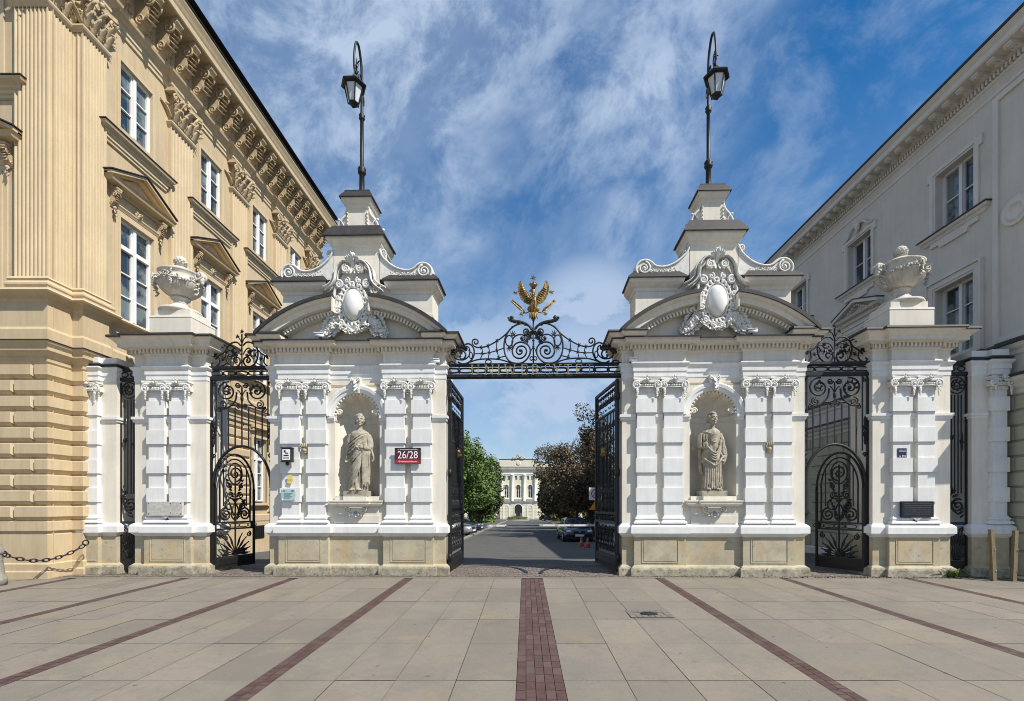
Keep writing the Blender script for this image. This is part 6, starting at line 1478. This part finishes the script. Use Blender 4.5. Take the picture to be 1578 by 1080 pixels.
r=gthing('yellow_sticker','torn yellow paper sticker on a white pilaster','sticker',-5.70,-.128,2.24); b=MB(); b.prism([(-.07,-.09),(.05,-.11),(.075,-.02),(.06,.09),(.0,.11),(-.075,.085),(-.05,.0)],-.003,.0); b.build('paper','yellowpaper',r)
for k in range(1): 
    b=MB(); 
    for q in range(7): b.box(-.05+.015*q,-.04+.015*q,-.0045,-.0035,-.05+.02*(q%3),-.035+.02*(q%3))
    b.build('print','black',r)
r=gthing('glass_plaque','pale green glass plaque with four metal studs on a white pilaster','plaque',-5.72,-.165,1.87)
b=MB(); b.box(-.16,.16,-.006,.006,-.13,.13); b.build('pane','plexi',r)
b=MB(); b.box(-.12,-.07,-.009,-.0065,.085,.105); b.box(.08,.12,-.009,-.0065,.085,.105)
for q in range(6): b.box(-.10,.10-.03*(q%3),-.009,-.0065,.035-.025*q,.040-.025*q)
b.build('lettering','navy',r)
for sx in (-1,1):
    for sz in (-1,1): b=MB(); b.ball((sx*.14,-.01,sz*.11),(.012,.02,.012)); b.box(sx*.14-.004,sx*.14+.004,0,.05,sz*.11-.004,sz*.11+.004); b.build('stud','chrome',r)
r=gthing('information_plate','small dark blue information plate with white print on the right outer pillar','sign',8.375,-.09,2.78)
b=MB(); b.box(-.10,.10,-.006,.004,-.145,.145); b.build('plate','navy',r)
txt(r,'UNIWERSYTET',0,.10,.026,'signwhite',-.0085,.9); txt(r,'WARSZAWSKI',0,.065,.026,'signwhite',-.0085,.9); txt(r,'nr 394',.0,-.035,.07,'signwhite',-.0085,.8); txt(r,'rejestr zabytków',0,-.11,.020,'signwhite',-.0085)
r=gthing('memorial_tablet','dark bronze memorial tablet across two pilasters, on the right outer pillar','plaque',8.66,-.15,1.54)
b=MB(); b.box(-.35,.35,-.03,.03,-.18,.18); b.build('plate','tabletdark',r)
for q in range(7):
    x=-.30; b=MB()
    while x<.28: w=rj.uniform(.012,.05); b.box(x,min(x+w,.30),-.034,-.031,.12-.042*q,.134-.042*q); x+=w+.006
    b.build('lettering','chrome2',r)
b=MB(); b.prism([(-.12,-.18),(.12,-.18),(0,-.27)],-.02,.02); b.build('bracket','tablet',r)
r=gthing('memorial_tablet','pale speckled stone tablet across two pilasters, on the left outer pillar','plaque',-8.66,-.14,1.55)
b=MB(); b.box(-.42,.42,-.03,.03,-.165,.165); b.build('slab','tablet',r)
for x,z in ((-.38,.125),(.38,.125),(-.38,-.125),(.38,-.125),(.14,.125),(.14,-.10)): b=MB(); b.ball((x,-.032,z),(.012,.008,.012)); b.build('bolt','iron',r)
b=MB(); b.prism([(-.10,-.165),(.10,-.165),(0,-.24)],-.02,.02); b.build('bracket','tablet',r)
def hand_fragment(u,label):
    r=gthing('stone_hand',label,'stone hand',u,-.06,2.93); b=MB()
    b.ball((0,-.03,0),(.07,.05,.07)); b.tube([(0,.05,-.1),(0,-.02,-.03)],.05,8)
    for k in range(4): x=(k-1.5)*.038; b.tube([(x,-.04,.04),(x*1.4,-.07,.12),(x*1.7,-.075,.19+.01*(k%2))],[.024,.021,.014],7)
    b.tube([(-.06,-.04,0),(-.10,-.06,.06),(-.11,-.06,.11)],[.024,.02,.014],7)
    b.xf(Matrix.Diagonal((.8,.8,.8,1))); b.build('carving','sand',r)
hand_fragment(-5.38,'carved stone hand between two white pilasters of the left main pier'); hand_fragment(5.40,'carved stone hand between two white pilasters of the right main pier')
def cctv(u,v,z,label,rot):
    r=thing('security_camera',label,'security camera',G(u,v,z),rot-GA); b=MB(); b.tube([(0,.06,0),(0,-.03,-.01)],.018,6); b.box(-.03,.03,.05,.07,-.04,.04); b.build('bracket','iron',r)
    b=MB(); b.tube([(-.09,-.04,.0),(.10,-.06,-.02)],.042,10); b.box(-.11,.10,-.10,.0,.035,.048); b.build('housing','signwhite',r)
cctv(-2.28,-.06,4.99,'small white security camera on the frieze of the left main pier',0); cctv(2.28,-.06,4.98,'small white security camera on the frieze of the right main pier',R(15))
cctv(-4.95,-.22,5.56,'small security camera on the cornice ledge inside the left pediment',R(10)); cctv(4.95,-.22,5.56,'small security camera on the cornice ledge inside the right pediment',R(-10))
# ---------------------------------------------------------------- stone bollard and chain at the left palace corner
def P3(px,py,Y): return ((px-810)/745*Y,Y,1.667+(776-py)/745*Y)
r=thing('stone_bollard','weathered round stone bollard at the left edge, chain fixed to it','bollard',(-11.0,9.95,gz(9.95)))
b=MB(); b.lathe([(0,0),(.24,0),(.24,.16),(.21,.20),(.20,.24),(.165,.62),(.17,.64),(.19,.66),(.19,.72),(.17,.75),(.15,.86),(.11,.93),(0,.95)],n=24); b.build('shaft','granite',r)
r=thing('chain','black iron chain sagging from the stone bollard to the ochre palace corner','chain',(-10.86,10.05,.60))
a=Vector((0,0,.02)); e=Vector((.67,1.13,.12)); N=13
b=MB()
for k in range(N):
    t=(k+.5)/N; p=a.lerp(e,t)+Vector((0,0,-.32*4*t*(1-t)*.75)); p2=a.lerp(e,t+.02)+Vector((0,0,-.32*4*(t+.02)*(1-t-.02)*.75)); d=(p2-p).normalized()
    s_=d.cross(Vector((0,0,1))).normalized(); u_=s_ if k%2 else s_.cross(d).normalized()
    b.tube([p+d*(.068*math.cos(i*PI/5))+u_*(.034*math.sin(i*PI/5)) for i in range(10)],.0135,6,closed=True)
b.build('links','iron',r)
for q,nm in ((a,'ring'),(e+Vector((.0,.02,.04)),'ring')):
    b=MB(); b.tube([q+Vector((.02*math.cos(i*PI/6),.055*math.cos(i*PI/6),.06*math.sin(i*PI/6))) for i in range(12)],.015,6,closed=True); b.build(nm,'iron',r)
for i,(px,Y,lean,h,lb) in enumerate(((1531,10.5,-.05,1.12,'leaning weathered wooden post nearest the right half pillar'),(1561,10.45,.05,1.10,'weathered wooden post at the right picture edge'))):
    x=(px-810)/745*Y; r=thing('wooden_post',lb,'post',(x,Y,gz(Y)),0,'wooden posts by the grey palace'); 
    b=MB(); b.add([(-.05+lean*t*0,-.04,0) for t in (0,)],[]); 
    vs=[(-.042,-.04,-.05),(.042,-.04,-.05),(.042,.04,-.05),(-.042,.04,-.05)]+[(-.038+lean,-.035,h),(.038+lean,-.035,h),(.038+lean,.035,h),(-.038+lean,.035,h)]
    b.v=[];b.f=[];b.sm=[]; b.add(vs,[(0,3,2,1),(4,5,6,7),(0,1,5,4),(1,2,6,5),(2,3,7,6),(3,0,4,7)]); b.build('timber','wood',r)
    for z in (.22,.68): b=MB(); b.ball((lean*z+.03,-.045,z),(.014,.01,.014)); b.build('bolt','chrome',r)
r=thing('weed','tuft of green weed growing at the foot of the right outer pillar','plant',(G(9.42,-.12)[0],G(9.42,-.12)[1],.0))
b=MB()
for k in range(150):
    a=rj.random()*6.28; l=rj.uniform(.10,.30); x,y=rj.gauss(0,.07),rj.gauss(0,.04); b.leaf((x,y,0),(math.cos(a)*.55,math.sin(a)*.55,1),l,.012,up=(math.cos(a),math.sin(a),0),curl=.35,seg=3,th=.15)
b.build('leaves','leaf',r)
# debris along the foot of the gate
b=MB()
for k in range(1100):
    x=rj.uniform(-11,11.2); y=11.12+rj.uniform(-.10,.10)-.27*x*0; 
    if -2.1<x<2.3: continue
    s_=rj.uniform(.006,.022); b.ball((x,y-.027*x+.0,.008),(s_,s_,s_*.6),5,3)
tag(b.build('debris','soil'),'dry leaves and grit lying along the foot of the gate','debris',kind='stuff')
# ================================================================ BARRIERS, SIGNS, CONES
def barrier(x0,x1,Y,z,label):
    r=thing('barrier',label,'barrier',(x0,Y,gz(Y)),0,'barriers across the drive'); L=x1-x0
    b=MB(); b.box(-.14,.14,-.12,.12,0,1.02); b.box(-.16,.16,-.14,.14,1.02,1.06); b.build('cabinet','carsilver',r)
    b=MB(); s_=1 if L>0 else -1; b.box(min(0,L),max(0,L),-.025,.025,z-.028,z+.028); b.build('arm','signwhite',r)
    b=MB()
    for k in range(int(abs(L)/.5)): xx=s_*(.5+k*.5); b.box(xx-.06 if k%2 else xx-.0601,xx+.06,-.027,.027,z-.030,z+.030)
    b.ball((L,0,z),(.03,.035,.04)); b.build('reflective_bands','tablet',r); return r
barrier(-3.0,-.65,15.6,.96+.11,'white barrier arm reaching in from the left of the drive'); barrier(3.0,.46,15.6,.97+.11,'white barrier arm reaching in from the right of the drive')
r=thing('road_sign','white square prohibition sign with orange warning triangle below, on a pole at the drive','road sign',(3.27,22.6,gz(22.6)))
zz=-gz(22.6); b=MB(); b.tube([(.0,.03,0),(.0,.03,2.75+zz*0)],.03,8); b.build('pole','carsilver',r)
b=MB(); b.box(-.31,.31,-.012,.012,1.83+zz,2.42+zz); b.build('sign_plate','signwhite',r)
b=MB(); b.tube([(.19*math.cos(i*PI/14),-.015,2.14+zz+.19*math.sin(i*PI/14)) for i in range(28)],.028,4,closed=True); b.build('red_ring','red',r)
b=MB(); b.box(-.06,.06,-.018,-.013,2.10+zz,2.19+zz); b.tube([(-.12,-.016,2.04+zz),(.12,-.016,2.24+zz)],.012,4); b.build('symbol','black',r)
b=MB(); b.prism([(-.30,1.38+zz),(.30,1.38+zz),(0,1.82+zz)],-.012,.012); b.build('warning_triangle','orange',r)
def cone(x,y,label):
    r=thing('traffic_cone',label,'traffic cone',(x,y,gz(y)),0,'traffic cones beside the parked car'); b=MB(); b.box(-.16,.16,-.16,.16,0,.03); b.build('base','conered_shaded',r)
    b=MB(); b.lathe([(.13,.03),(.095,.17),(.07,.27),(.03,.46),(0,.47)],n=14); b.build('cone_body','conered_shaded',r); b=MB(); b.lathe([(.099,.17),(.074,.27)],n=14); b.lathe([(.053,.36),(.042,.41)],n=14); b.build('shaded_white_band','granite',r)  # white bands coloured grey to carry the shade on the cones
cone(2.70,23.4,'red and white traffic cone, nearer the parked dark blue car'); cone(2.86,22.3,'red and white traffic cone, the nearer to the gate of the two')
# ================================================================ CARS
def car(x,y,rz,paint,label,group=None,simple=False,plate='WI 304 UW'):
    r=thing('parked_car',label,'car',(x,y,gz(y)),rz,group); W,L=.88,4.3   # front faces -y
    b=MB(); N=13
    # side profile: lower body stations along y (front negative)
    st=[(-2.12,.34,.60,.70),(-2.02,.24,.74,.80),(-1.6,.20,.86,.86),(-1.0,.18,.94,.88),(-.5,.18,.98,.88),(.3,.18,.98,.88),(1.1,.18,.98,.88),(1.7,.22,.98,.86),(2.05,.30,.92,.80),(2.15,.42,.80,.72)]
    rings=[]
    for yy,z0,z1,w in st:
        rings.append([(-w*.9,yy,z0),(-w,yy,z0+.12),(-w*1.0,yy,(z0+z1)/2+.06),(-w*.93,yy,z1-.05),(-w*.7,yy,z1+.015),(0,yy,z1+.03),(w*.7,yy,z1+.015),(w*.93,yy,z1-.05),(w*1.0,yy,(z0+z1)/2+.06),(w,yy,z0+.12),(w*.9,yy,z0)])
    loft(b,rings); b.build('body',paint,r)
    b=MB(); cs=[(-.95,.96,.76,.70),(-.35,1.36,.62,.58),(.0,1.44,.60,.55),(.8,1.43,.60,.55),(1.3,1.32,.60,.56),(1.8,1.0,.70,.66)]
    rings=[[(-w0,yy,.93),(-w1-.02,yy,(.93+zt)/2),(-w1+.03,yy,zt-.03),(-w1*.6,yy,zt),(w1*.6,yy,zt),(w1-.03,yy,zt-.03),(w1+.02,yy,(.93+zt)/2),(w0,yy,.93)] for yy,zt,w0,w1 in cs]
    loft(b,rings); b.build('cabin',paint,r)
    g=MB()
    g.add([(-.66,-.93,1.0),(.66,-.93,1.0),(.53,-.40,1.35),(-.53,-.40,1.35)],[(0,1,2,3)]); g.add([(-.6,1.72,1.06),(.6,1.72,1.06),(.5,1.36,1.32),(-.5,1.36,1.32)],[(0,3,2,1)])
    for s in (-1,1): g.add([(s*.70,-.62,1.0),(s*.68,1.35,1.0),(s*.605,1.1,1.34),(s*.615,-.22,1.34)],[(0,1,2,3)])
    g.v=[(x*1.03,y-.02 if y<0 else y+.02,z+.012) for x,y,z in g.v]; g.build('window_glass','glass',r)
    for s in (-1,1):
        for yy in (-1.32,1.32):
            w=MB(); w.lathe([(0,-.10),(.25,-.10),(.315,-.08),(.32,0),(.315,.08),(.25,.10),(0,.10)],n=20); w.xf(T((s*.80,yy,.32))@Matrix.Rotation(PI/2,4,'Y')); wo=w.build('wheel','rubber',r)
            w=MB(); w.lathe([(0,.11),(.06,.12),(.19,.105),(.20,.09)],n=14); 
            for k in range(5): w.box(.05,.19,-.02,.02,.105,.118) if k==0 else w.add([(Matrix.Rotation(k*2*PI/5,3,'Z')@Vector(v))[:] for v in [(.05,-.02,.105),(.19,-.02,.105),(.19,.02,.105),(.05,.02,.105),(.05,-.02,.118),(.19,-.02,.118),(.19,.02,.118),(.05,.02,.118)]],[(0,3,2,1),(4,5,6,7),(0,1,5,4),(1,2,6,5),(2,3,7,6),(3,0,4,7)])
            w.xf(T((s*.80,yy,.32))@Matrix.Rotation(s*PI/2,4,'Y')); w.build('rim','carsilver',wo)
        h=MB(); h.ball((s*.60,-2.03,.66),(.17,.09,.075),12,8); h.build('headlight','lens',r); h=MB(); h.ball((s*.62,2.08,.74),(.15,.08,.09)); h.build('tail_light','red',r)
        h=MB(); h.ball((s*.90,-.72,1.03),(.10,.06,.07)); h.build('mirror',paint,r)
    g=MB(); g.box(-.34,.34,-2.16,-2.10,.55,.68); 
    for k in range(4): g.box(-.33,.33,-2.17,-2.155,.565+.03*k,.573+.03*k)
    g.build('grille','black',r); g=MB(); g.tube([(.05*math.cos(i*PI/6),-2.18,.63+.04*math.sin(i*PI/6)) for i in range(12)],.01,5,closed=True); g.build('badge','chrome',r)
    g=MB(); g.box(-.26,.26,-2.185,-2.165,.38,.49); po=g.build('number_plate','signwhite',r); g=MB(); g.box(-.80,.80,-2.13,-2.02,.22,.36); g.build('bumper','black',r)
    return r
car(3.02,30.2,R(3),'carblue','dark blue car parked facing the gate, right of the drive, two cones beside it','cars parked in the courtyard')
car(4.95,98,R(80),'carblack','small black car far off beside the palace forecourt','cars parked in the courtyard')
car(-5.9,36,R(78),'carsilver','silver car parked behind the left trees, nearest the gate','cars parked in the courtyard')
car(-6.0,43,R(82),'carblack','dark car parked behind the left trees, beyond the silver one','cars parked in the courtyard')
car(6.0,38,R(-86),'carsilver','silver car parked behind the right trees beyond the dark blue car','cars parked in the courtyard')
# ================================================================ PEOPLE (far off)
def person(x,y,rz,top,label,group='people near the far palace',sit=False):
    r=thing('person',label,'person',(x,y,gz(y)),rz,group)
    def skin(name,pts,edges,rad,m,root=0):
        me=bpy.data.meshes.new(name); me.from_pydata(pts,edges,[]); o=bpy.data.objects.new(name,me); C.objects.link(o); o.parent=r
        md=o.modifiers.new('skin','SKIN'); 
        for i,v in enumerate(me.skin_vertices[0].data): v.radius=(rad[i],rad[i]*.85); v.use_root=(i==root)
        sb=o.modifiers.new('sub','SUBSURF'); sb.levels=1; sb.render_levels=1; me.materials.append(M[m]); return o
    pts=[(0,0,.95),(0,0,1.2),(0,0,1.42),(0,0,1.52),(0,-.01,1.60),(0,-.02,1.70),
         (.10,0,.90),(.11,-.06,.50),(.11,.02,.08),(.11,-.14,.04),(-.10,0,.90),(-.11,.06,.50),(-.11,.16,.09),(-.11,.02,.05),
         (.19,0,1.40),(.24,.03,1.14),(.25,-.06,.90),(-.19,0,1.40),(-.24,-.03,1.14),(-.25,-.10,.92)]
    ed=[(0,1),(1,2),(2,3),(3,4),(4,5),(0,6),(6,7),(7,8),(8,9),(0,10),(10,11),(11,12),(12,13),(2,14),(14,15),(15,16),(2,17),(17,18),(18,19)]
    rad=[.13,.12,.13,.055,.075,.085,.085,.058,.04,.035,.085,.058,.04,.035,.055,.042,.032,.055,.042,.032]
    skin('body',pts,ed,rad,'skin')
    skin('shirt',[pts[i] for i in (0,1,2,14,15,17,18)],[(0,1),(1,2),(2,3),(3,4),(2,5),(5,6)],[.145,.135,.145,.068,.052,.068,.052],top)
    skin('trousers',[(0,0,.97)]+[pts[i] for i in (6,7,8,10,11,12)],[(0,1),(1,2),(2,3),(0,4),(4,5),(5,6)],[.135,.097,.070,.055,.097,.070,.055],'trousers')
    b=MB(); b.ball((0,.01,1.72),(.085,.095,.085),10,7); b.build('hair','bark',r)
    return r
person(-6.6,110,R(20),'cloth2','person in pale top standing left of the forecourt by the shrubs'); person(-2.6,119,0,'cloth2','left one of two people in front of the dark palace doorway'); person(-1.2,119.5,R(160),'cloth1','right one of two people in front of the dark palace doorway')
# ================================================================ FAR PALACE
FY=126; fz=-2.4
fp=thing('far_palace','cream palace with clock attic and arched doorway at the far end of the drive','building',(-1.9,FY,fz))
holes=[]; bays=[-12.4,-9.3,-6.2,-3.1,0,3.1,6.2,9.3,12.4]
b=MB(); 
def fwall(b,x0,x1,y,z1,bs): 
    h=[]
    for x in bs:
        if x!=0: h.append((x-.55,x+.55,.9,3.5))
        h.append((x-.55,x+.55,5.6,8.4)); h+= [(x-.95,x-.25,10.25,11.35),(x+.25,x+.95,10.25,11.35)]
    h.append((-1.0,1.0,0,2.9)) if 0 in bs else None
    wallface(b,x0,x1,0,z1,y,h,.4)
fwall(b,-4.75,4.75,0,13.6,[-3.1,0,3.1]); fwall(b,-26,-4.75,.8,13.2,[-24,-20.9,-17.8,-14.7,-11.6,-8.5]); fwall(b,4.75,26,.8,13.2,[8.5,11.6,14.7,17.8,20.9,24])
b.add([(-4.75,0,0),(-4.75,.8,0),(-4.75,.8,13.6),(-4.75,0,13.6)],[(0,1,2,3)]); b.add([(4.75,0,0),(4.75,.8,0),(4.75,.8,13.6),(4.75,0,13.6)],[(0,1,2,3)]); b.box(-26,26,1.6,14,0,13)
b.build('wall','palace',fp,fix=False)
b=MB()
for x in (-4.4,-1.55,1.55,4.4): b.lathe([(.42,4.7),(.42,4.9),(.34,5.0),(.34,9.4),(.30,11.3),(.42,11.45),(.46,11.7),(0,11.7)],c=(x,-.15,0),n=14)
b.build('column','palacewhite',fp)
b=MB()
for k in range(11): b.mould([(-26,.8),(-4.75,.8),(-4.75,0),(-1.05,0)],[(0,.15+.38*k),(.05,.18+.38*k),(.05,.46+.38*k),(0,.49+.38*k)]) if k*.38<3.9 else None; b.mould([(1.05,0),(4.75,0),(4.75,.8),(26,.8)],[(0,.15+.38*k),(.05,.18+.38*k),(.05,.46+.38*k),(0,.49+.38*k)]) if k*.38<3.9 else None
FP=[(-26,.8),(-4.75,.8),(-4.75,0),(4.75,0),(4.75,.8),(26,.8)]
b.build('rusticated_base','palace',fp)
b=MB(); b.mould(FP,[(0,4.25),(.2,4.35),(.35,4.55),(.35,4.65),(0,4.7)]); b.mould(FP,[(0,11.6),(.1,11.7),(.1,12.0),(.0,12.05)]); b.mould(FP,[(0,12.9),(.2,13.0),(.55,13.2),(.6,13.45),(0,13.5)]); b.build('cornice','palacewhite',fp)
b=MB(); b.mould(FP,[(0,13.51),(.62,13.47),(.62,13.55),(0,13.7)]); b.mould(FP,[(0,4.71),(.37,4.66),(.37,4.72),(0,4.8)]); b.box(-5.0,5.0,-.05,2,15.52,15.68); b.box(4.9,26,.8,3,14.8,14.9); b.box(-26,-4.9,.8,3,14.8,14.9); b.build('roof','lead',fp)
b=MB(); b.box(-4.9,4.9,.0,1.8,13.6,15.5); b.box(4.9,26,.9,2.8,13.5,14.8); b.box(-26,-4.9,.9,2.8,13.5,14.8); b.build('attic','palace',fp)
b=MB(); b.lathe([(.60,0),(.60,.06),(.50,.08),(0,.08)],n=24); b.xf(T((0,.0,14.65))@Matrix.Rotation(PI/2,4,'X')); b.build('clock','palacewhite',fp)
b=MB()
for k in range(12): a=k*PI/6; b.box(.42*math.sin(a)-.04,.42*math.sin(a)+.04,-.10,-.085,14.65+.42*math.cos(a)-.04,14.65+.42*math.cos(a)+.04)
b.tube([(0,-.1,14.65),(.22,-.1,14.9)],.03,4); b.tube([(0,-.1,14.65),(-.12,-.1,14.45)],.03,4); b.build('clock_hands','black',fp)
b=MB(); b.prism([(-2.0,15.68),(2.0,15.68),(1.0,16.1),(.3,16.6),(0,17.0),(-.3,16.6),(-1.0,16.1)],-.0,.8)
for k in range(60): b.ball((rj.uniform(-1.6,1.6)*(1-.0),-.1,15.8),.2,6,4) if k<10 else b.ball(((lambda t:(t*1.7,-.1,15.9+(1-abs(t))*1.2*rj.random()))(rj.uniform(-1,1))),.17,6,4)
b.build('crest_sculpture','urn',fp)
b=MB(); b.box(-.45,.45,.3,1.2,15.6,16.1); b.build('chimney','palacewhite',fp).location=(4.0,1,.0)
for x in (-3.1,0,3.1,8.5,11.6,14.7,-8.5,-11.6):
    y=0 if abs(x)<4 else .8
    window(fp,x,5.6,8.4,1.1,.3,rows=3,xfm=T((0,y,0)))
    for s in (-1,1): window(fp,x+s*.6,10.25,11.35,.7,.3,rows=2,xfm=T((0,y,0)))
    b=MB(); b.arc(x,8.4,.56,0,PI,[(0,y),(0,y-.1),(.18,y-.12),(.18,y)],12); b.box(x-.95,x+.95,y-.35,y,5.2,5.35); 
    for k in range(9): b.box(x-.9+.2*k,x-.82+.2*k,y-.33,y-.25,4.8,5.2)
    b.build('window_surround','palacewhite',fp)
    b=MB(); b.prism([(x+.55*math.cos(PI*k/10),8.4+.55*math.sin(PI*k/10)) for k in range(11)],y-.012,y-.0); b.build('fanlight','glass',fp)
    if x!=0: window(fp,x,.9,3.5,1.1,.3,rows=3,xfm=T((0,y,0)))
b=MB(); b.prism([(-1.0,-.1),(1.0,-.1)]+[(1.0*math.cos(PI*k/12),2.9+1.0*math.sin(PI*k/12)) for k in range(13)],-.03,-.01); b.build('doorway','dark',fp)
b=MB(); b.arc(0,2.9,1.0,0,PI,[(0,0),(0,-.12),(.25,-.12),(.25,0)],16); b.box(-1.25,-1.0,-.12,0,0,2.9); b.box(1.0,1.25,-.12,0,0,2.9)
for x in (-3.1,3.1):
    b.prism([(x-.9,0),(x-.55,0),(x-.55,3.0),(x-.9,3.0)],-.12,0); b.prism([(x+.55,0),(x+.9,0),(x+.9,3.0),(x+.55,3.0)],-.12,0); b.arc(x,3.0,.55,0,PI,[(0,0),(0,-.12),(.35,-.12),(.35,0)],12)
b.build('portal','palacewhite',fp)
r=thing('flower_bed','round dark clipped flower bed in front of the far palace door','flower bed',(-1.9,108,gz(108))); b=MB(); b.lathe([(0,.75),(1.2,.7),(2.2,.45),(2.5,.0)],n=24)
for k in range(300): a=rj.random()*6.28; q=rj.random()**.5*2.3; b.leaf((q*math.cos(a),q*math.sin(a),.75-.10*q**1.3*.9),(rj.uniform(-1,1),rj.uniform(-1,1),1),.3,.1,curl=.2,seg=2)
b.build('foliage','leaf2',r); b=MB(); b.lathe([(2.5,.0),(2.5,.2),(2.75,.2),(2.75,0)],n=32); b.build('stone_rim','kerb',r)
# ================================================================ TREES
def tree(x,y,h,rad,m,label,seed,nleaf=9000,crown0=.27,tone=None,group=None,lsz=.12,squash=1.0,bare=0):
    rt=random.Random(seed); r=thing('tree',label,'tree',(x,y,gz(y)),rt.random()*.3,group)
    b=MB(); th=h*crown0
    b.tube(cr([(0,0,-.1),(.03,0,th*.5),(.0,.05,th),(.05,0,h*.55)],4),[.17-.008*i for i in range(13)],8)
    tips=[]
    for k in range(16):
        a=k*2.4+rt.random(); z0=th*(.75+.9*rt.random()); L=rad*rt.uniform(.7,1.15); z1=z0+(h-z0)*rt.uniform(.15,.95)
        P=cr([(0,0,z0),(L*.35*math.cos(a),L*.35*math.sin(a),z0+(z1-z0)*.45),(L*.8*math.cos(a),L*.8*math.sin(a),z1)],3)
        b.tube(P,[.075-.008*i for i in range(len(P))],5); tips+=[P[-1],P[-3],P[3]]
        for q in range(3):
            p=P[rt.randrange(2,len(P))]; d=Vector((rt.uniform(-1,1),rt.uniform(-1,1),rt.uniform(0,1))).normalized()*rad*.4; b.tube([p,p+d*.6,p+d+Vector((0,0,.1))],[.03,.02,.01],4); tips.append(p+d)
    for k in range(bare): a=rt.random()*6.28; p=Vector((rt.uniform(-.5,.5)*rad,rt.uniform(-.5,.5)*rad,h*.8)); d=Vector((math.cos(a)*.5,math.sin(a)*.5,1))*rt.uniform(.8,1.8); b.tube([p,p+d*.6,p+d],[.03,.015,.006],4)
    b.build('trunk','bark',r)
    # clumps inside an uneven envelope
    cl=[]
    for t in tips: cl.append((Vector(t),rad*rt.uniform(.14,.30)))
    for k in range(20):
        a=rt.random()*6.28; e=rt.random(); z=th*.9+(h-th)*e; rr=rad*(math.sin(PI*min(.97,.10+.80*e))**.6)*rt.uniform(.55,1.05); cl.append((Vector((rr*math.cos(a),rr*math.sin(a),z)),rad*rt.uniform(.12,.30)))
    vs=[];fs=[]
    for i in range(nleaf):
        c,cr_=cl[rt.randrange(len(cl))]; d=Vector((rt.gauss(0,1),rt.gauss(0,1),rt.gauss(0,.8))); d=d/max(.4,d.length)*rt.uniform(.55,1.0)*cr_; p=c+d
        if p.z<th*1.0: continue
        n=(d.normalized()+Vector((rt.uniform(-.8,.8),rt.uniform(-.8,.8),rt.uniform(-.2,1)))).normalized(); t1=n.orthogonal().normalized(); t1.rotate(Matrix.Rotation(rt.random()*6.28,3,n)); t2=n.cross(t1); s=lsz*rt.uniform(.6,1.3); k=len(vs)
        vs+=[p-t1*s,p+t2*s*.55+n*s*.15,p+t1*s,p-t2*s*.55+n*s*.15]; fs.append((k,k+1,k+2,k+3))
    bb=MB(); bb.v=[tuple(v) for v in vs]; bb.f=fs; bb.sm=[False]*len(fs); bb.build('crown',m,r,fix=False); return r
tg='trees along the left of the drive'; tr='trees along the right of the drive'
tree(-4.9,31,6.7,2.3,'leaf','bright green tree on the left verge, nearest the gate',21,18000,.28,group=tg,lsz=.095)
tree(-5.0,37,6.9,2.5,'leaf','bright green tree on the left verge, second from the gate',2,14000,.28,group=tg,lsz=.105)
tree(-5.3,46,7.0,2.4,'leaf','green tree on the left verge, third from the gate',3,8500,.27,group=tg,lsz=.16)
tree(-5.4,56,8.0,2.6,'leaf2','olive green tree far down the left verge',4,8000,.15,group=tg,lsz=.2)
tree(-6.2,68,9.0,2.8,'leaf2','last olive green tree of the left row before the palace',5,7000,.1,group=tg,lsz=.24)
tree(4.7,34.5,7.5,3.2,'copper','copper leaved tree on the right verge, nearest, behind the dark blue car',11,21000,.24,group=tr,lsz=.09,bare=18)
tree(4.6,43,7.9,3.4,'bronzeleaf','copper leaved tree on the right verge, second from the gate',12,16000,.24,group=tr,lsz=.11,bare=6)
tree(4.6,52,6.9,3.3,'bronzeleaf','bronze green tree in the middle of the right row',13,11000,.14,group=tr,lsz=.19)
tree(5.0,63,7.0,3.6,'bronzeleaf','bronze green tree far down the right row',14,9000,.1,group=tr,lsz=.23)
tree(7.4,78,9.0,3.3,'bronzeleaf','last bronze tree of the right row before the palace',15,8000,.08,group=tr,lsz=.26)
for i,(x,y,h,w,lb) in enumerate(((-7.2,82,4.2,2.2,'rounded green shrub left of the far forecourt'),(-9.2,100,5.0,2.6,'larger green shrub farthest back on the left'),(8.2,96,3.4,2.4,'low green shrub right of the far forecourt'),(-8.3,52,3.0,1.8,'green shrub behind the parked dark car'),(7.6,44,3.0,2.2,'green shrub behind the right tree row'))):
    rt=random.Random(50+i); r=thing('shrub',lb,'shrub',(x,y,gz(y)),0,'shrubs in the courtyard'); vs=[];fs=[]
    for k in range(5000):
        d=Vector((rt.gauss(0,1),rt.gauss(0,1),rt.gauss(0,1))).normalized()*rt.uniform(.7,1.05); d=Vector((d.x*w,d.y*w,abs(d.z)*h))*(1+.12*math.sin(5*d.x+3*d.z)); n=(d.normalized()+Vector((rt.uniform(-1,1),rt.uniform(-1,1),rt.uniform(-.3,1)))).normalized(); t1=n.orthogonal().normalized(); t2=n.cross(t1); s=.16*rt.uniform(.6,1.3); q=len(vs); vs+=[d-t1*s,d+t2*s*.6,d+t1*s,d-t2*s*.6]; fs.append((q,q+1,q+2,q+3))
    b=MB(); b.v=[tuple(v) for v in vs]; b.f=fs; b.sm=[False]*len(fs); b.build('foliage','leaf2' if i%2 else 'leaf',r,fix=False)
